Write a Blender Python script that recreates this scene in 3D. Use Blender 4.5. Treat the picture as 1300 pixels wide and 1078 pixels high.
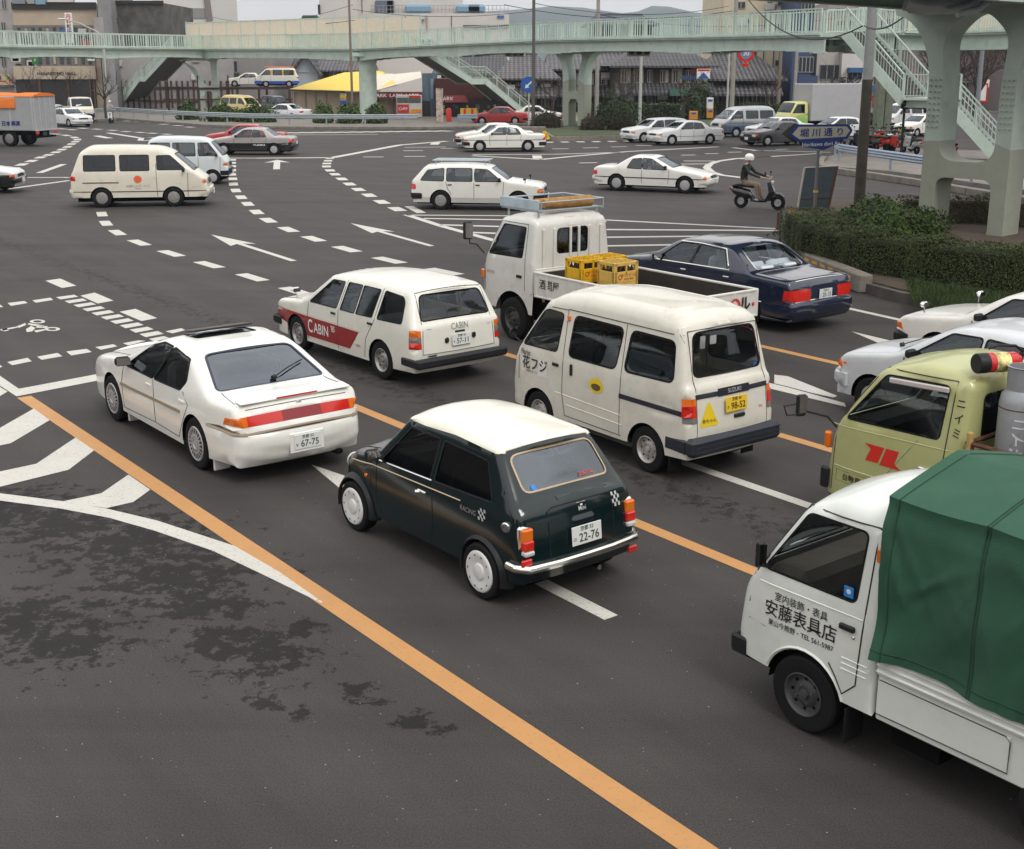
import bpy, bmesh, math, random
import numpy as np
from mathutils import Vector, Matrix, Euler
from mathutils.geometry import delaunay_2d_cdt
random.seed(7); R = math.radians
SC = bpy.context.scene; COL = SC.collection
for o in list(bpy.data.objects): bpy.data.objects.remove(o)

# ------------------------------------------------------------ camera, sky, sun, exposure
FPX, PITCH, CAMH = 1569.3, 14.614, 4.43      # focal length in photo pixels, downward pitch, eye height
cd = bpy.data.cameras.new('camera'); cam = bpy.data.objects.new('camera', cd); COL.objects.link(cam)
cam.location = (0, 0, CAMH); cam.rotation_euler = (R(90 - PITCH), 0, 0)
cd.sensor_width = 36; cd.lens = FPX * 36 / 1300; cd.shift_y = -45 / 1300; cd.clip_end = 20000; cd.clip_start = .1
SC.camera = cam
W = bpy.data.worlds.new('World'); SC.world = W; W.use_nodes = True
nt = W.node_tree; bg = nt.nodes['Background']
sky = nt.nodes.new('ShaderNodeTexSky'); sky.sky_type = 'NISHITA'; sky.sun_disc = False
sky.sun_elevation = R(52); sky.sun_rotation = R(150); sky.air_density = 1; sky.dust_density = 4; sky.ozone_density = 1
tc = nt.nodes.new('ShaderNodeTexCoord'); sx = nt.nodes.new('ShaderNodeSeparateXYZ'); nt.links.new(tc.outputs['Generated'], sx.inputs[0])
ramp = nt.nodes.new('ShaderNodeValToRGB'); nt.links.new(sx.outputs[2], ramp.inputs[0])
cr = ramp.color_ramp; cr.elements[0].position = 0; cr.elements[0].color = (9.2, 8.6, 8.4, 1); cr.elements[1].position = .75; cr.elements[1].color = (14.6, 14.5, 14.4, 1)
nz = nt.nodes.new('ShaderNodeTexNoise'); nz.inputs['Scale'].default_value = 3; nz.inputs['Detail'].default_value = 5; nt.links.new(tc.outputs['Generated'], nz.inputs[0])
mr = nt.nodes.new('ShaderNodeMapRange'); mr.inputs[1].default_value = .3; mr.inputs[2].default_value = .7; mr.inputs[3].default_value = .84; mr.inputs[4].default_value = 1.16; nt.links.new(nz.outputs[0], mr.inputs[0])
ml = nt.nodes.new('ShaderNodeVectorMath'); ml.operation = 'SCALE'; nt.links.new(ramp.outputs[0], ml.inputs[0]); nt.links.new(mr.outputs[0], ml.inputs['Scale'])
mx = nt.nodes.new('ShaderNodeMixRGB'); mx.inputs[0].default_value = .93
nt.links.new(sky.outputs[0], mx.inputs[1]); nt.links.new(ml.outputs[0], mx.inputs[2]); nt.links.new(mx.outputs[0], bg.inputs[0])
bg.inputs[1].default_value = .1
sd = bpy.data.lights.new('sun', 'SUN'); sun = bpy.data.objects.new('sun', sd); COL.objects.link(sun)
sd.energy = 1.2; sd.angle = R(18); sd.color = (1, .97, .92); sun.rotation_euler = (R(38), 0, R(30))
SC.view_settings.view_transform = 'Standard'; SC.view_settings.look = 'None'; SC.view_settings.exposure = .06; SC.view_settings.gamma = 1

# ------------------------------------------------------------ projection helpers (photo survey -> metres)
_c, _s = math.cos(R(PITCH)), math.sin(R(PITCH))
def G(px, py, z=0.):
    X = (px - 650) / FPX; Y = -(py - 494) / FPX
    t = (z - CAMH) / (-_s + _c * Y); return (X * t, (_c + _s * Y) * t)
def AT(px, py, Y):                                   # point of the plane at distance Y -> (x, Y, z)
    a = (px - 650) / FPX; b = -(py - 494) / FPX; t = Y / (_c + _s * b)
    return (a * t, Y, CAMH + t * (-_s + _c * b))

# ------------------------------------------------------------ materials
MATS = {}
def mat(name, col, rough=.6, metal=0, coat=0, var=.0, vscale=4, bump=0, bscale=40, spec=.5, emit=None, dirt=None, dscale=1.5, stretch=None):
    if name in MATS: return MATS[name]
    m = bpy.data.materials.new(name); m.use_nodes = True; n = m.node_tree; p = n.nodes['Principled BSDF']
    p.inputs['Base Color'].default_value = (*col, 1); p.inputs['Roughness'].default_value = rough
    p.inputs['Metallic'].default_value = metal; p.inputs['Coat Weight'].default_value = coat; p.inputs['Coat Roughness'].default_value = .06
    p.inputs['Specular IOR Level'].default_value = spec
    t = n.nodes.new('ShaderNodeTexCoord'); src = t.outputs['Object']
    if stretch:
        mp = n.nodes.new('ShaderNodeMapping'); mp.inputs['Scale'].default_value = stretch; n.links.new(src, mp.inputs[0]); src = mp.outputs[0]
    last = None
    if var or dirt:
        a = n.nodes.new('ShaderNodeTexNoise'); a.inputs['Scale'].default_value = vscale; a.inputs['Detail'].default_value = 6; a.inputs['Roughness'].default_value = .65; n.links.new(src, a.inputs[0])
        r = n.nodes.new('ShaderNodeMapRange'); r.inputs[1].default_value = .3; r.inputs[2].default_value = .7; r.inputs[3].default_value = 1 - var; r.inputs[4].default_value = 1 + var; n.links.new(a.outputs[0], r.inputs[0])
        v = n.nodes.new('ShaderNodeVectorMath'); v.operation = 'SCALE'; v.inputs[0].default_value = col; n.links.new(r.outputs[0], v.inputs['Scale']); last = v.outputs[0]
    if dirt:
        b = n.nodes.new('ShaderNodeTexNoise'); b.inputs['Scale'].default_value = dscale; b.inputs['Detail'].default_value = 8; b.inputs['Roughness'].default_value = .7; n.links.new(src, b.inputs[0])
        q = n.nodes.new('ShaderNodeMapRange'); q.inputs[1].default_value = dirt[3]; q.inputs[2].default_value = dirt[4]; q.inputs[4].default_value = dirt[5] if len(dirt) > 5 else .8; n.links.new(b.outputs[0], q.inputs[0])
        x = n.nodes.new('ShaderNodeMixRGB'); x.inputs[2].default_value = (*dirt[:3], 1); n.links.new(q.outputs[0], x.inputs[0]); n.links.new(last, x.inputs[1]); last = x.outputs[0]
    if last: n.links.new(last, p.inputs['Base Color'])
    if bump:
        b = n.nodes.new('ShaderNodeTexNoise'); b.inputs['Scale'].default_value = bscale; b.inputs['Detail'].default_value = 4; n.links.new(src, b.inputs[0])
        u = n.nodes.new('ShaderNodeBump'); u.inputs['Strength'].default_value = bump; u.inputs['Distance'].default_value = .02; n.links.new(b.outputs[0], u.inputs['Height']); n.links.new(u.outputs[0], p.inputs['Normal'])
    if emit: p.inputs['Emission Color'].default_value = (*emit[:3], 1); p.inputs['Emission Strength'].default_value = emit[3]
    MATS[name] = m; return m
def glass(name, tint, ior=1.6):
    if name in MATS: return MATS[name]
    m = bpy.data.materials.new(name); m.use_nodes = True; n = m.node_tree; n.nodes.remove(n.nodes['Principled BSDF'])
    t = n.nodes.new('ShaderNodeBsdfTransparent'); t.inputs[0].default_value = (*tint, 1)
    g = n.nodes.new('ShaderNodeBsdfGlossy'); g.inputs['Roughness'].default_value = .03; g.inputs[0].default_value = (.84, .92, 1, 1)
    f = n.nodes.new('ShaderNodeFresnel'); f.inputs[0].default_value = ior; x = n.nodes.new('ShaderNodeMixShader')
    n.links.new(f.outputs[0], x.inputs[0]); n.links.new(t.outputs[0], x.inputs[1]); n.links.new(g.outputs[0], x.inputs[2])
    n.links.new(x.outputs[0], n.nodes['Material Output'].inputs[0]); MATS[name] = m; return m
def paint(name, col, rough=.32, dirty=.06, metal=0, coat=.6):
    if name in MATS: return MATS[name]
    m = mat(name, col, rough, metal, coat, var=dirty * .6, vscale=2.2, dirt=(col[0] * .55, col[1] * .52, col[2] * .46, .52, .8, min(.9, dirty * 6)), dscale=3.5)
    return m
RUB = mat('black_rubber', (.011, .011, .0115), .8, spec=.2, bump=.2, bscale=60)
PLA = mat('black_plastic', (.015, .016, .018), .5, spec=.3, var=.2)
DRK = mat('dark_underbody', (.007, .0065, .0065), .95, spec=.05)
CHR = mat('chrome', (.75, .75, .74), .12, 1)
STL = mat('wheel_steel', (.36, .35, .34), .45, .6, var=.25, vscale=12)
SIL = mat('silver_rim', (.46, .46, .47), .38, .35)
INT = mat('cabin_trim', (.055, .052, .05), .8, var=.2)
INB = mat('beige_trim', (.30, .25, .19), .8, var=.15)
SEA = mat('seat_cloth', (.09, .085, .085), .9, var=.2)
WLN = mat('white_seat_cover', (.62, .66, .70), .9, var=.05)
RED = mat('red_lens', (.62, .02, .012), .12, coat=.6)
RDK = mat('dark_red_lens', (.26, .008, .012), .15, coat=.6)
AMB = mat('amber_lens', (.75, .16, .01), .12, coat=.6)
CLR = mat('clear_lens', (.55, .55, .53), .1, coat=.8)
PWH = mat('plate_white', (.72, .73, .71), .4, var=.03)
PYE = mat('plate_yellow', (.78, .52, .03), .4, var=.03)
PGR = mat('plate_green', (.012, .05, .03), .4)
BLK = mat('black_letters', (.012, .012, .013), .5)
GRL = mat('grey_letters', (.25, .24, .23), .5)
GLS = glass('window_glass', (.72, .76, .76), 1.7)
GLD = glass('dark_window_glass', (.15, .155, .16), 1.6)
GLM = glass('rear_window_glass', (.28, .33, .42), 2.45)

# ------------------------------------------------------------ object helpers
def link(name, me, mats, parent=None, smooth=35, loc=None):
    for m in mats: me.materials.append(m)
    if smooth:
        me.polygons.foreach_set('use_smooth', [True] * len(me.polygons)); me.set_sharp_from_angle(angle=R(smooth))
    o = bpy.data.objects.new(name, me); COL.objects.link(o)
    if parent: o.parent = parent
    if loc: o.location = loc
    return o
def tag(o, label=None, cat=None, group=None, kind=None):
    if label: o['label'] = label
    if cat: o['category'] = cat
    if group: o['group'] = group
    if kind: o['kind'] = kind
    return o
def thing(name, label, cat, loc=(0, 0, 0), rz=0, group=None):
    o = bpy.data.objects.new(name, None); COL.objects.link(o); o.location = loc; o.rotation_euler = (0, 0, rz); o.empty_display_size = .3
    return tag(o, label, cat, group)
class MB:
    def __init__(s): s.v = []; s.f = []; s.m = []
    def add(s, vs, fs, mi=0):
        b = len(s.v); s.v += [tuple(v) for v in vs]; s.f += [tuple(b + i for i in f) for f in fs]; s.m += [mi] * len(fs); return s
    def box(s, c, d, mi=0, rz=0, ry=0, rx=0, bev=0, M=None):
        x, y, z = d[0] / 2, d[1] / 2, d[2] / 2; b = min(bev, x * .9, y * .9, z * .9)
        if b > 0:
            vs = []; 
            for sx_ in (-1, 1):
                for sy in (-1, 1):
                    for sz in (-1, 1):
                        vs += [(sx_ * x, sy * (y - b), sz * (z - b)), (sx_ * (x - b), sy * y, sz * (z - b)), (sx_ * (x - b), sy * (y - b), sz * z)]
            I = lambda a, b_, c_, k: ((a * 2 + b_) * 2 + c_) * 3 + k
            fs = [[I(a, 0, 0, 0), I(a, 1, 0, 0), I(a, 1, 1, 0), I(a, 0, 1, 0)] for a in (0, 1)] + [[I(0, a, 0, 1), I(1, a, 0, 1), I(1, a, 1, 1), I(0, a, 1, 1)] for a in (0, 1)] + [[I(0, 0, a, 2), I(1, 0, a, 2), I(1, 1, a, 2), I(0, 1, a, 2)] for a in (0, 1)]
            for a in (0, 1):
                for b_ in (0, 1):
                    fs += [[I(a, b_, 0, 0), I(a, b_, 1, 0), I(a, b_, 1, 1), I(a, b_, 0, 1)], [I(a, 0, b_, 0), I(a, 1, b_, 0), I(a, 1, b_, 2), I(a, 0, b_, 2)], [I(0, a, b_, 1), I(1, a, b_, 1), I(1, a, b_, 2), I(0, a, b_, 2)]]
                    for c_ in (0, 1): fs.append([I(a, b_, c_, 0), I(a, b_, c_, 1), I(a, b_, c_, 2)])
        else:
            vs = [(i * x, j * y, k * z) for i in (-1, 1) for j in (-1, 1) for k in (-1, 1)]
            fs = [(0, 1, 3, 2), (4, 6, 7, 5), (0, 4, 5, 1), (2, 3, 7, 6), (0, 2, 6, 4), (1, 5, 7, 3)]
        T = Matrix.Translation(c) @ (M if M else Euler((rx, ry, rz)).to_matrix().to_4x4())
        return s.add([T @ Vector(v) for v in vs], fs, mi)
    def tube(s, pts, r, n=8, mi=0, cap=True):
        pts = [Vector(p) for p in pts]; rs = r if isinstance(r, (list, tuple)) else [r] * len(pts); vs = []; fs = []; up = Vector((0, 0, 1))
        for i, p in enumerate(pts):
            t = (pts[min(i + 1, len(pts) - 1)] - pts[max(i - 1, 0)]).normalized()
            a = t.cross(up if abs(t.dot(up)) < .95 else Vector((1, 0, 0))).normalized(); b = a.cross(t)
            vs += [p + (a * math.cos(2 * math.pi * k / n) + b * math.sin(2 * math.pi * k / n)) * rs[i] for k in range(n)]
        for i in range(len(pts) - 1):
            for k in range(n): fs.append((i * n + k, i * n + (k + 1) % n, (i + 1) * n + (k + 1) % n, (i + 1) * n + k))
        if cap: fs += [tuple(range(n))[::-1], tuple(range((len(pts) - 1) * n, len(pts) * n))]
        return s.add(vs, fs, mi)
    def lathe(s, prof, T=Matrix(), n=24, mi=0, mis=None):       # prof (radius, axial) around local Z, moved by T
        vs = []; 
        for r, h in prof: vs += [T @ Vector((r * math.cos(2 * math.pi * k / n), r * math.sin(2 * math.pi * k / n), h)) for k in range(n)]
        for i in range(len(prof) - 1):
            fs = [(i * n + k, i * n + (k + 1) % n, (i + 1) * n + (k + 1) % n, (i + 1) * n + k) for k in range(n)]
            if i == 0: b = len(s.v); s.v += [tuple(v) for v in vs]
            s.f += [tuple(b + q for q in f) for f in fs]; s.m += [mis[i] if mis else mi] * n
        return s
    def prism(s, poly, z0, z1, mi=0, T=Matrix()):
        n = len(poly); vs = [T @ Vector((p[0], p[1], z)) for z in (z0, z1) for p in poly]
        return s.add(vs, [tuple(range(n))[::-1], tuple(range(n, 2 * n))] + [(i, (i + 1) % n, n + (i + 1) % n, n + i) for i in range(n)], mi)
    def quad(s, *v, mi=0): return s.add(v, [tuple(range(len(v)))], mi)
    def build(s, name, mats, parent=None, smooth=35, loc=None):
        me = bpy.data.meshes.new(name); me.from_pydata(s.v, [], s.f)
        if not isinstance(mats, (list, tuple)): mats = [mats]
        if len(mats) > 1: me.polygons.foreach_set('material_index', s.m)
        me.update(); return link(name, me, mats, parent, smooth, loc)
def pip(poly, P):
    poly = np.array(poly); x, y = P[:, 0], P[:, 1]; ins = np.zeros(len(P), bool); j = len(poly) - 1
    for i in range(len(poly)):
        xi, yi = poly[i]; xj, yj = poly[j]
        if yi != yj:
            c = ((yi > y) != (yj > y)) & (x < (xj - xi) * (y - yi) / (yj - yi) + xi); ins ^= c
        j = i
    return ins
def rpoly(poly, r, n=4):
    if not r: return [tuple(p) for p in poly]
    out = []; N = len(poly)
    for i in range(N):
        p = Vector(poly[i]); a = Vector(poly[i - 1]) - p; b = Vector(poly[(i + 1) % N]) - p
        ri = min(r, a.length * .45, b.length * .45); A = p + a.normalized() * ri; B = p + b.normalized() * ri
        for k in range(n + 1):
            t = k / n; q = A * (1 - t) ** 2 + p * 2 * t * (1 - t) + B * t * t; out.append((q.x, q.y))
    return out
def opoly(poly, d):
    N = len(poly); ar = sum(poly[i - 1][0] * poly[i][1] - poly[i][0] * poly[i - 1][1] for i in range(N)); sg = 1 if ar > 0 else -1; out = []
    for i in range(N):
        p = Vector(poly[i]); e1 = (p - Vector(poly[i - 1])).normalized(); e2 = (Vector(poly[(i + 1) % N]) - p).normalized()
        n1 = Vector((e1.y, -e1.x)); n2 = Vector((e2.y, -e2.x)); m = (n1 + n2); m = m / max(.5, m.length_squared / 2 if m.length_squared else 1) if m.length > 0 else n1
        q = p + m * d * sg; out.append((q.x, q.y))
    return out
def cdt(outline, loops, pts):
    vs = []; ed = []
    for lp in [outline] + loops:
        b = len(vs); vs += [Vector(p) for p in lp]; ed += [(b + i, b + (i + 1) % len(lp)) for i in range(len(lp))]
    vs += [Vector(p) for p in pts]
    r = delaunay_2d_cdt(vs, ed, [], 0, 1e-5)
    V = np.array([tuple(v) for v in r[0]]); T = np.array([f for f in r[2]])
    C = V[T].mean(1); T = T[pip(outline, C)]; C = V[T].mean(1)
    a = V[T]; ar = (a[:, 1, 0] - a[:, 0, 0]) * (a[:, 2, 1] - a[:, 0, 1]) - (a[:, 2, 0] - a[:, 0, 0]) * (a[:, 1, 1] - a[:, 0, 1])
    T[ar < 0] = T[ar < 0][:, ::-1]; k = np.abs(ar) > 1e-9
    return V, T[k], C[k]
_tc = {}
def text2d(body, size, bold=.0, align='CENTER'):
    key = (body, bold)
    if key not in _tc:
        c = bpy.data.curves.new('t', 'FONT'); c.body = body; c.align_x = 'CENTER'; c.align_y = 'CENTER'; c.offset = bold; c.resolution_u = 3
        o = bpy.data.objects.new('t', c); COL.objects.link(o); bpy.context.view_layer.update()
        m = bpy.data.meshes.new_from_object(o.evaluated_get(bpy.context.evaluated_depsgraph_get()))
        _tc[key] = (np.array([tuple(v.co)[:2] for v in m.vertices]), [tuple(p.vertices) for p in m.polygons])
        bpy.data.objects.remove(o); bpy.data.meshes.remove(m); bpy.data.curves.remove(c)
    V, F = _tc[key]; return V * size, F
def textobj(body, size, T, m, parent=None, name='lettering', sx_=1, bold=.01, mb=None, mi=0):   # flat text in the plane T (x right, y up)
    V, F = text2d(body, size, bold); b = mb or MB(); b.add([T @ Vector((v[0] * sx_, v[1], 0)) for v in V], F, mi)
    return b if mb else b.build(name, m, parent, 0)
def face_T(p, right, up=(0, 0, 1)):
    r = Vector(right).normalized(); u = Vector(up).normalized(); n = r.cross(u)
    return Matrix(((r.x, u.x, n.x, p[0]), (r.y, u.y, n.y, p[1]), (r.z, u.z, n.z, p[2]), (0, 0, 0, 1)))
# ------------------------------------------------------------ vehicle shells: a side panel and a top strip from one side silhouette
class Shell:
    # prof: silhouette (x, z, corner radius, edge fillet, crown) from rear bottom over the roof to front bottom; x forward from the rear bumper
    def __init__(s, prof, W, belt, tumble, sill, arches, L, barrel=.05, rt=(.0, .5), ft=(.06, .8), step=.09, nt=8, sillx=None, tz=None):
        s.W, s.belt, s.tum, s.sill, s.arches, s.L, s.barrel, s.rt, s.ft, s.step, s.tz = W, belt, tumble, sill, arches, L, barrel, rt, ft, step, tz
        P = []; n = len(prof)
        for i, p in enumerate(prof):
            p = list(p) + [.04, .05, .02][len(p) - 2:] if len(p) < 5 else list(p)
            v = np.array([p[0], p[1]]); q = dict(f=p[3], c=p[4])
            if 0 < i < n - 1 and p[2] > 0:
                a = np.array(prof[i - 1][:2]) - v; b = np.array(prof[i + 1][:2]) - v; la, lb = np.hypot(*a), np.hypot(*b); ra, rb = min(p[2], la * .48), min(p[2], lb * .48)
                for k in range(5):
                    t = k / 4; w = (v + a / la * ra) * (1 - t) ** 2 + v * 2 * t * (1 - t) + (v + b / lb * rb) * t * t
                    P.append((w[0], w[1], p[3], p[4], i + (t - .5) * 2 * (ra / la if t < .5 else rb / lb)))
            else: P.append((v[0], v[1], p[3], p[4], i))
        Q = [P[0]]
        for p in P[1:]:
            q = Q[-1]; d = math.hypot(p[0] - q[0], p[1] - q[1]); k = max(1, int(math.ceil(d / (step * 1.6))))
            if d < 1e-5: continue
            for j in range(1, k + 1): Q.append(tuple(q[m] + (p[m] - q[m]) * j / k for m in range(5)))
        A = np.array(Q); s.X, s.Z, s.Fl, s.Cr, s.U = A.T
        s.S = np.r_[0, np.cumsum(np.hypot(np.diff(s.X), np.diff(s.Z)))]
        tx = np.gradient(s.X, s.S); tz_ = np.gradient(s.Z, s.S); l = np.hypot(tx, tz_); s.NX, s.NZ = -tz_ / l, tx / l
        s.E = s.half(s.X, s.Z) - s.Fl; s.nt = nt; s.parts = {}; s.mats = {}; s.opt = {}
        s.sreg = []; s.treg = []
        sx0, sx1 = sillx or (s.X[0], s.X[-1]); out = [(x, z) for x, z in zip(s.X, s.Z)]
        bot = [(sx1, sill)] if abs(s.Z[-1] - sill) > .02 or abs(sx1 - s.X[-1]) > .02 else []
        for ax, az, ar in sorted(arches, reverse=True):
            h = min(.95, max(-.95, (sill - az) / ar)); a0 = math.asin(h); N = 14
            bot += [(ax + ar * math.cos(a0 + (math.pi - 2 * a0) * k / N), az + ar * math.sin(a0 + (math.pi - 2 * a0) * k / N)) for k in range(N + 1)]
        if abs(s.Z[0] - sill) > .02 or abs(sx0 - s.X[0]) > .02: bot.append((sx0, sill))
        s.out = out + bot; s.base_m = None
    def half(s, x, z):
        x = np.asarray(x, float); z = np.asarray(z, float); w = s.W / 2 - s.barrel * ((z - (s.belt * .62)) / s.belt) ** 2 * (z < s.belt) - s.barrel * .144 * (z >= s.belt)
        w = w - s.tum * np.maximum(0, z - s.belt); f, l = s.ft; w = w - f * np.maximum(0, (x - (s.L - l)) / l) ** 2.2
        f, l = s.rt; w = w - f * np.maximum(0, (l - x) / l) ** 2.2
        return w
    def dist(s, P):
        A = np.stack([s.X, s.Z], 1); B = A[1:]; A = A[:-1]; d = B - A; L2 = (d ** 2).sum(1)
        t = np.clip(((P[:, None] - A) * d).sum(2) / L2, 0, 1); q = A + d * t[..., None]; D = np.hypot(*(P[:, None] - q).transpose(2, 0, 1)); k = D.argmin(1); i = np.arange(len(P))
        return D[i, k], s.Fl[k] + (s.Fl[k + 1] - s.Fl[k]) * t[i, k]
    def side(s, x, z, off=0, sg=1):
        P = np.stack([np.atleast_1d(x), np.atleast_1d(z)], 1).astype(float); D, f = s.dist(P); y = s.half(P[:, 0], P[:, 1])
        q = np.clip(1 - D / np.maximum(f, 1e-6), 0, 1); y = y - f * (1 - np.sqrt(np.maximum(0, 1 - q * q))) + off
        return np.stack([P[:, 0], sg * y, P[:, 1]], 1)
    def top(s, ss, y, off=0):
        I = lambda a: np.interp(ss, s.S, a)
        E = I(s.E); c = I(s.Cr) * np.maximum(0, 1 - (y / E) ** 2) + off
        return np.stack([I(s.X) + I(s.NX) * c, y, I(s.Z) + I(s.NZ) * c], 1)
    def u2s(s, u): return float(np.interp(u, s.U, s.S))
    def sr(s, name, poly, m, r=0, off=0, gasket=0, side='LR', join=False, gm=None): s.sreg.append((name, rpoly(poly, r), m, off, side, join)) if not gasket else (s.sreg.append((name + '_seal', opoly(rpoly(poly, r), gasket), gm or RUB, .003, side, False)), s.sreg.append((name, rpoly(poly, r), m, off, side, join)))
    def tr(s, name, poly, m, r=0, off=0, gasket=0, join=False, gm=None):
        q = rpoly([(s.u2s(u), y) for u, y in poly], r)
        if gasket: s.treg.append((name + '_seal', opoly(q, gasket), gm or RUB, .003, join))
        s.treg.append((name, q, m, off, join))
    def build(s, parent, body_mat, body='body', smooth=40):
        st = s.step; xs = np.arange(s.X.min(), s.X.max(), st); zs = np.arange(s.sill, s.Z.max(), st)
        gp = np.array([(x, z) for x in xs for z in zs]); rings = []
        for fr in (.04, .14, .32, .6, 1.):
            ox = s.X - s.NX * s.Fl * fr; oz = s.Z - s.NZ * s.Fl * fr; rings.append(np.stack([ox, oz], 1))
        rings = np.concatenate(rings); rings = rings[pip(s.out, rings)]
        D, f = s.dist(rings); 
        gp = gp[pip(s.out, gp)]; D, f = s.dist(gp); gp = gp[D > f * 1.15 + .01]
        loops = [r[1] for r in s.sreg]; lp = np.array([p for l in loops + [s.out] for p in l])
        def clear(P, d): return P[np.hypot(*(P[:, None] - lp[None]).transpose(2, 0, 1)).min(1) > d] if len(P) else P
        pts = np.concatenate([clear(gp, st * .35), clear(rings, .006)])
        V, T, C = cdt(s.out, loops, pts); lab = np.full(len(T), -1)
        for k, r in enumerate(s.sreg): lab[pip(r[1], C)] = k
        acc = {}
        def put(key, V3, T, m, off):
            a = acc.setdefault(key, dict(v=[], f=[], n=0, m=m, off=off)); a['v'].append(V3); a['f'].append(T + a['n']); a['n'] += len(V3)
        for sg, sd in ((1, 'L'), (-1, 'R')):
            V3 = s.side(V[:, 0], V[:, 1], 0, sg); lb = lab.copy()
            for k, r in enumerate(s.sreg):
                if sd not in r[4]:
                    lb[lab == k] = -1
            for k in set(lb.tolist()):
                t = T[lb == k]; t = t[:, ::-1] if sg > 0 else t
                if k < 0: put(body, V3, t, body_mat, 0)
                else:
                    r = s.sreg[k]; put(r[0] if r[5] else r[0] + '#' + sd + str(k), V3, t, r[2], r[3])
        # top strip
        outl = [(a, e) for a, e in zip(s.S, s.E)] + [(a, -e) for a, e in zip(s.S[::-1], s.E[::-1])]
        pts = np.array([(a, e * t) for a, e in zip(s.S, s.E) for t in np.linspace(-1, 1, s.nt + 1)[1:-1]])
        loops = [r[1] for r in s.treg]; lp = np.array([p for l in loops for p in l] + [(-9, 0)]); pts = clear(pts, .02)
        V, T, C = cdt(outl, loops, pts); V3 = s.top(V[:, 0], V[:, 1]); lab = np.full(len(T), -1)
        for k, r in enumerate(s.treg): lab[pip(r[1], C)] = k
        for k in set(lab.tolist()):
            t = T[lab == k]
            if k < 0: put(body, V3, t, body_mat, 0)
            else: r = s.treg[k]; put(r[0] if r[4] else r[0] + '#T' + str(k), V3, t, r[2], r[3])
        objs = {}
        for key, a in acc.items():
            bm = bmesh.new(); V3 = np.concatenate(a['v']); F = np.concatenate(a['f']); used = np.unique(F); mp = {int(u): bm.verts.new(V3[u]) for u in used}
            for f in F:
                try: bm.faces.new([mp[int(i)] for i in f])
                except ValueError: pass
            bmesh.ops.remove_doubles(bm, verts=bm.verts, dist=2e-4); bm.normal_update(); off = a['off']
            if off:
                mv = [(v, v.co + v.normal * off) for v in bm.verts]
                if abs(off) > .004:
                    be = [e for e in bm.edges if e.is_boundary]; r = bmesh.ops.extrude_edge_only(bm, edges=be)
                    # extruded copies stay at the base surface, originals move out
                    for v in [g for g in r['geom'] if isinstance(g, bmesh.types.BMVert)]: v.co -= v.normal * .004
                for v, c in mv: v.co = c
                bmesh.ops.recalc_face_normals(bm, faces=bm.faces) if abs(off) > .004 and off > 0 else None
            nm = key.split('#')[0]; vt = list(bm.verts); lo_ = min(v.co.y for v in vt); both = a['m'] is not body_mat and all(abs(v.co.y) > .05 for v in vt) and lo_ < 0 < max(v.co.y for v in vt)
            for sg in ((1, -1) if both else (0,)):
                b2 = bm.copy()
                if sg: bmesh.ops.delete(b2, geom=[v for v in b2.verts if v.co.y * sg < 0], context='VERTS')
                me = bpy.data.meshes.new(key); b2.to_mesh(me); b2.free(); objs[key] = link(nm, me, [a['m']], parent, smooth)
            bm.free()
        return objs
    # marks laid on the surfaces
    def seam(s, mb, poly, r=0, side='LR', w=.005, closed=True):
        q = rpoly(poly, r, 3) if closed and r else [tuple(p) for p in poly]
        if closed: q.append(q[0])
        d = []
        for a, b in zip(q, q[1:]):
            k = max(1, int(math.hypot(b[0] - a[0], b[1] - a[1]) / .12)); d += [(a[0] + (b[0] - a[0]) * j / k, a[1] + (b[1] - a[1]) * j / k) for j in range(k)]
        d.append(q[-1]); d = np.array(d)
        for sg, sd in ((1, 'L'), (-1, 'R')):
            if sd in side: mb.tube([tuple(v) for v in s.side(d[:, 0], d[:, 1], .0005, sg)], w, 4)
    def tseam(s, mb, poly, w=.005, closed=False):
        q = [(s.u2s(u), y) for u, y in poly]; q = q + [q[0]] if closed else q; d = []
        for a, b in zip(q, q[1:]):
            k = max(1, int(math.hypot(b[0] - a[0], b[1] - a[1]) / .1)); d += [(a[0] + (b[0] - a[0]) * j / k, a[1] + (b[1] - a[1]) * j / k) for j in range(k)]
        d.append(q[-1]); d = np.array(d); mb.tube([tuple(v) for v in s.top(d[:, 0], d[:, 1], .0005)], w, 4)
    def stext(s, body, x, z, size, m, parent, side='L', bold=.01, sx_=1, name='lettering', slope=0, off=.004):
        V, F = text2d(body, size, bold); sg = 1 if side == 'L' else -1
        X = x - sg * V[:, 0] * sx_; Z = z + V[:, 1] + slope * V[:, 0]; P = s.side(X, Z, off, sg)
        return MB().add([tuple(p) for p in P], F).build(name, m, parent, 0)
    def sshape(s, poly, m, parent, side='L', name='emblem', off=.004):
        sg = 1 if side == 'L' else -1; a = np.array(poly); P = s.side(a[:, 0], a[:, 1], off, sg); return MB().add([tuple(p) for p in P], [tuple(range(len(poly)))]).build(name, m, parent, 0)
    def ttext(s, body, u, y, size, m, parent, bold=.01, sx_=1, name='lettering', off=.004, front=False):
        V, F = text2d(body, size, bold); g = 1 if front else -1; P = s.top(s.u2s(u) + (-1 if front else 1) * V[:, 1], y + g * V[:, 0] * sx_, off)
        return MB().add([tuple(p) for p in P], F).build(name, m, parent, 0)
    def tpt(s, u, y=0, off=0): return Vector(s.top(np.array([s.u2s(u)]), np.array([float(y)]), off)[0])
    def spt(s, x, z, off=0, sg=1): return Vector(s.side(x, z, off, sg)[0])

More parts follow.
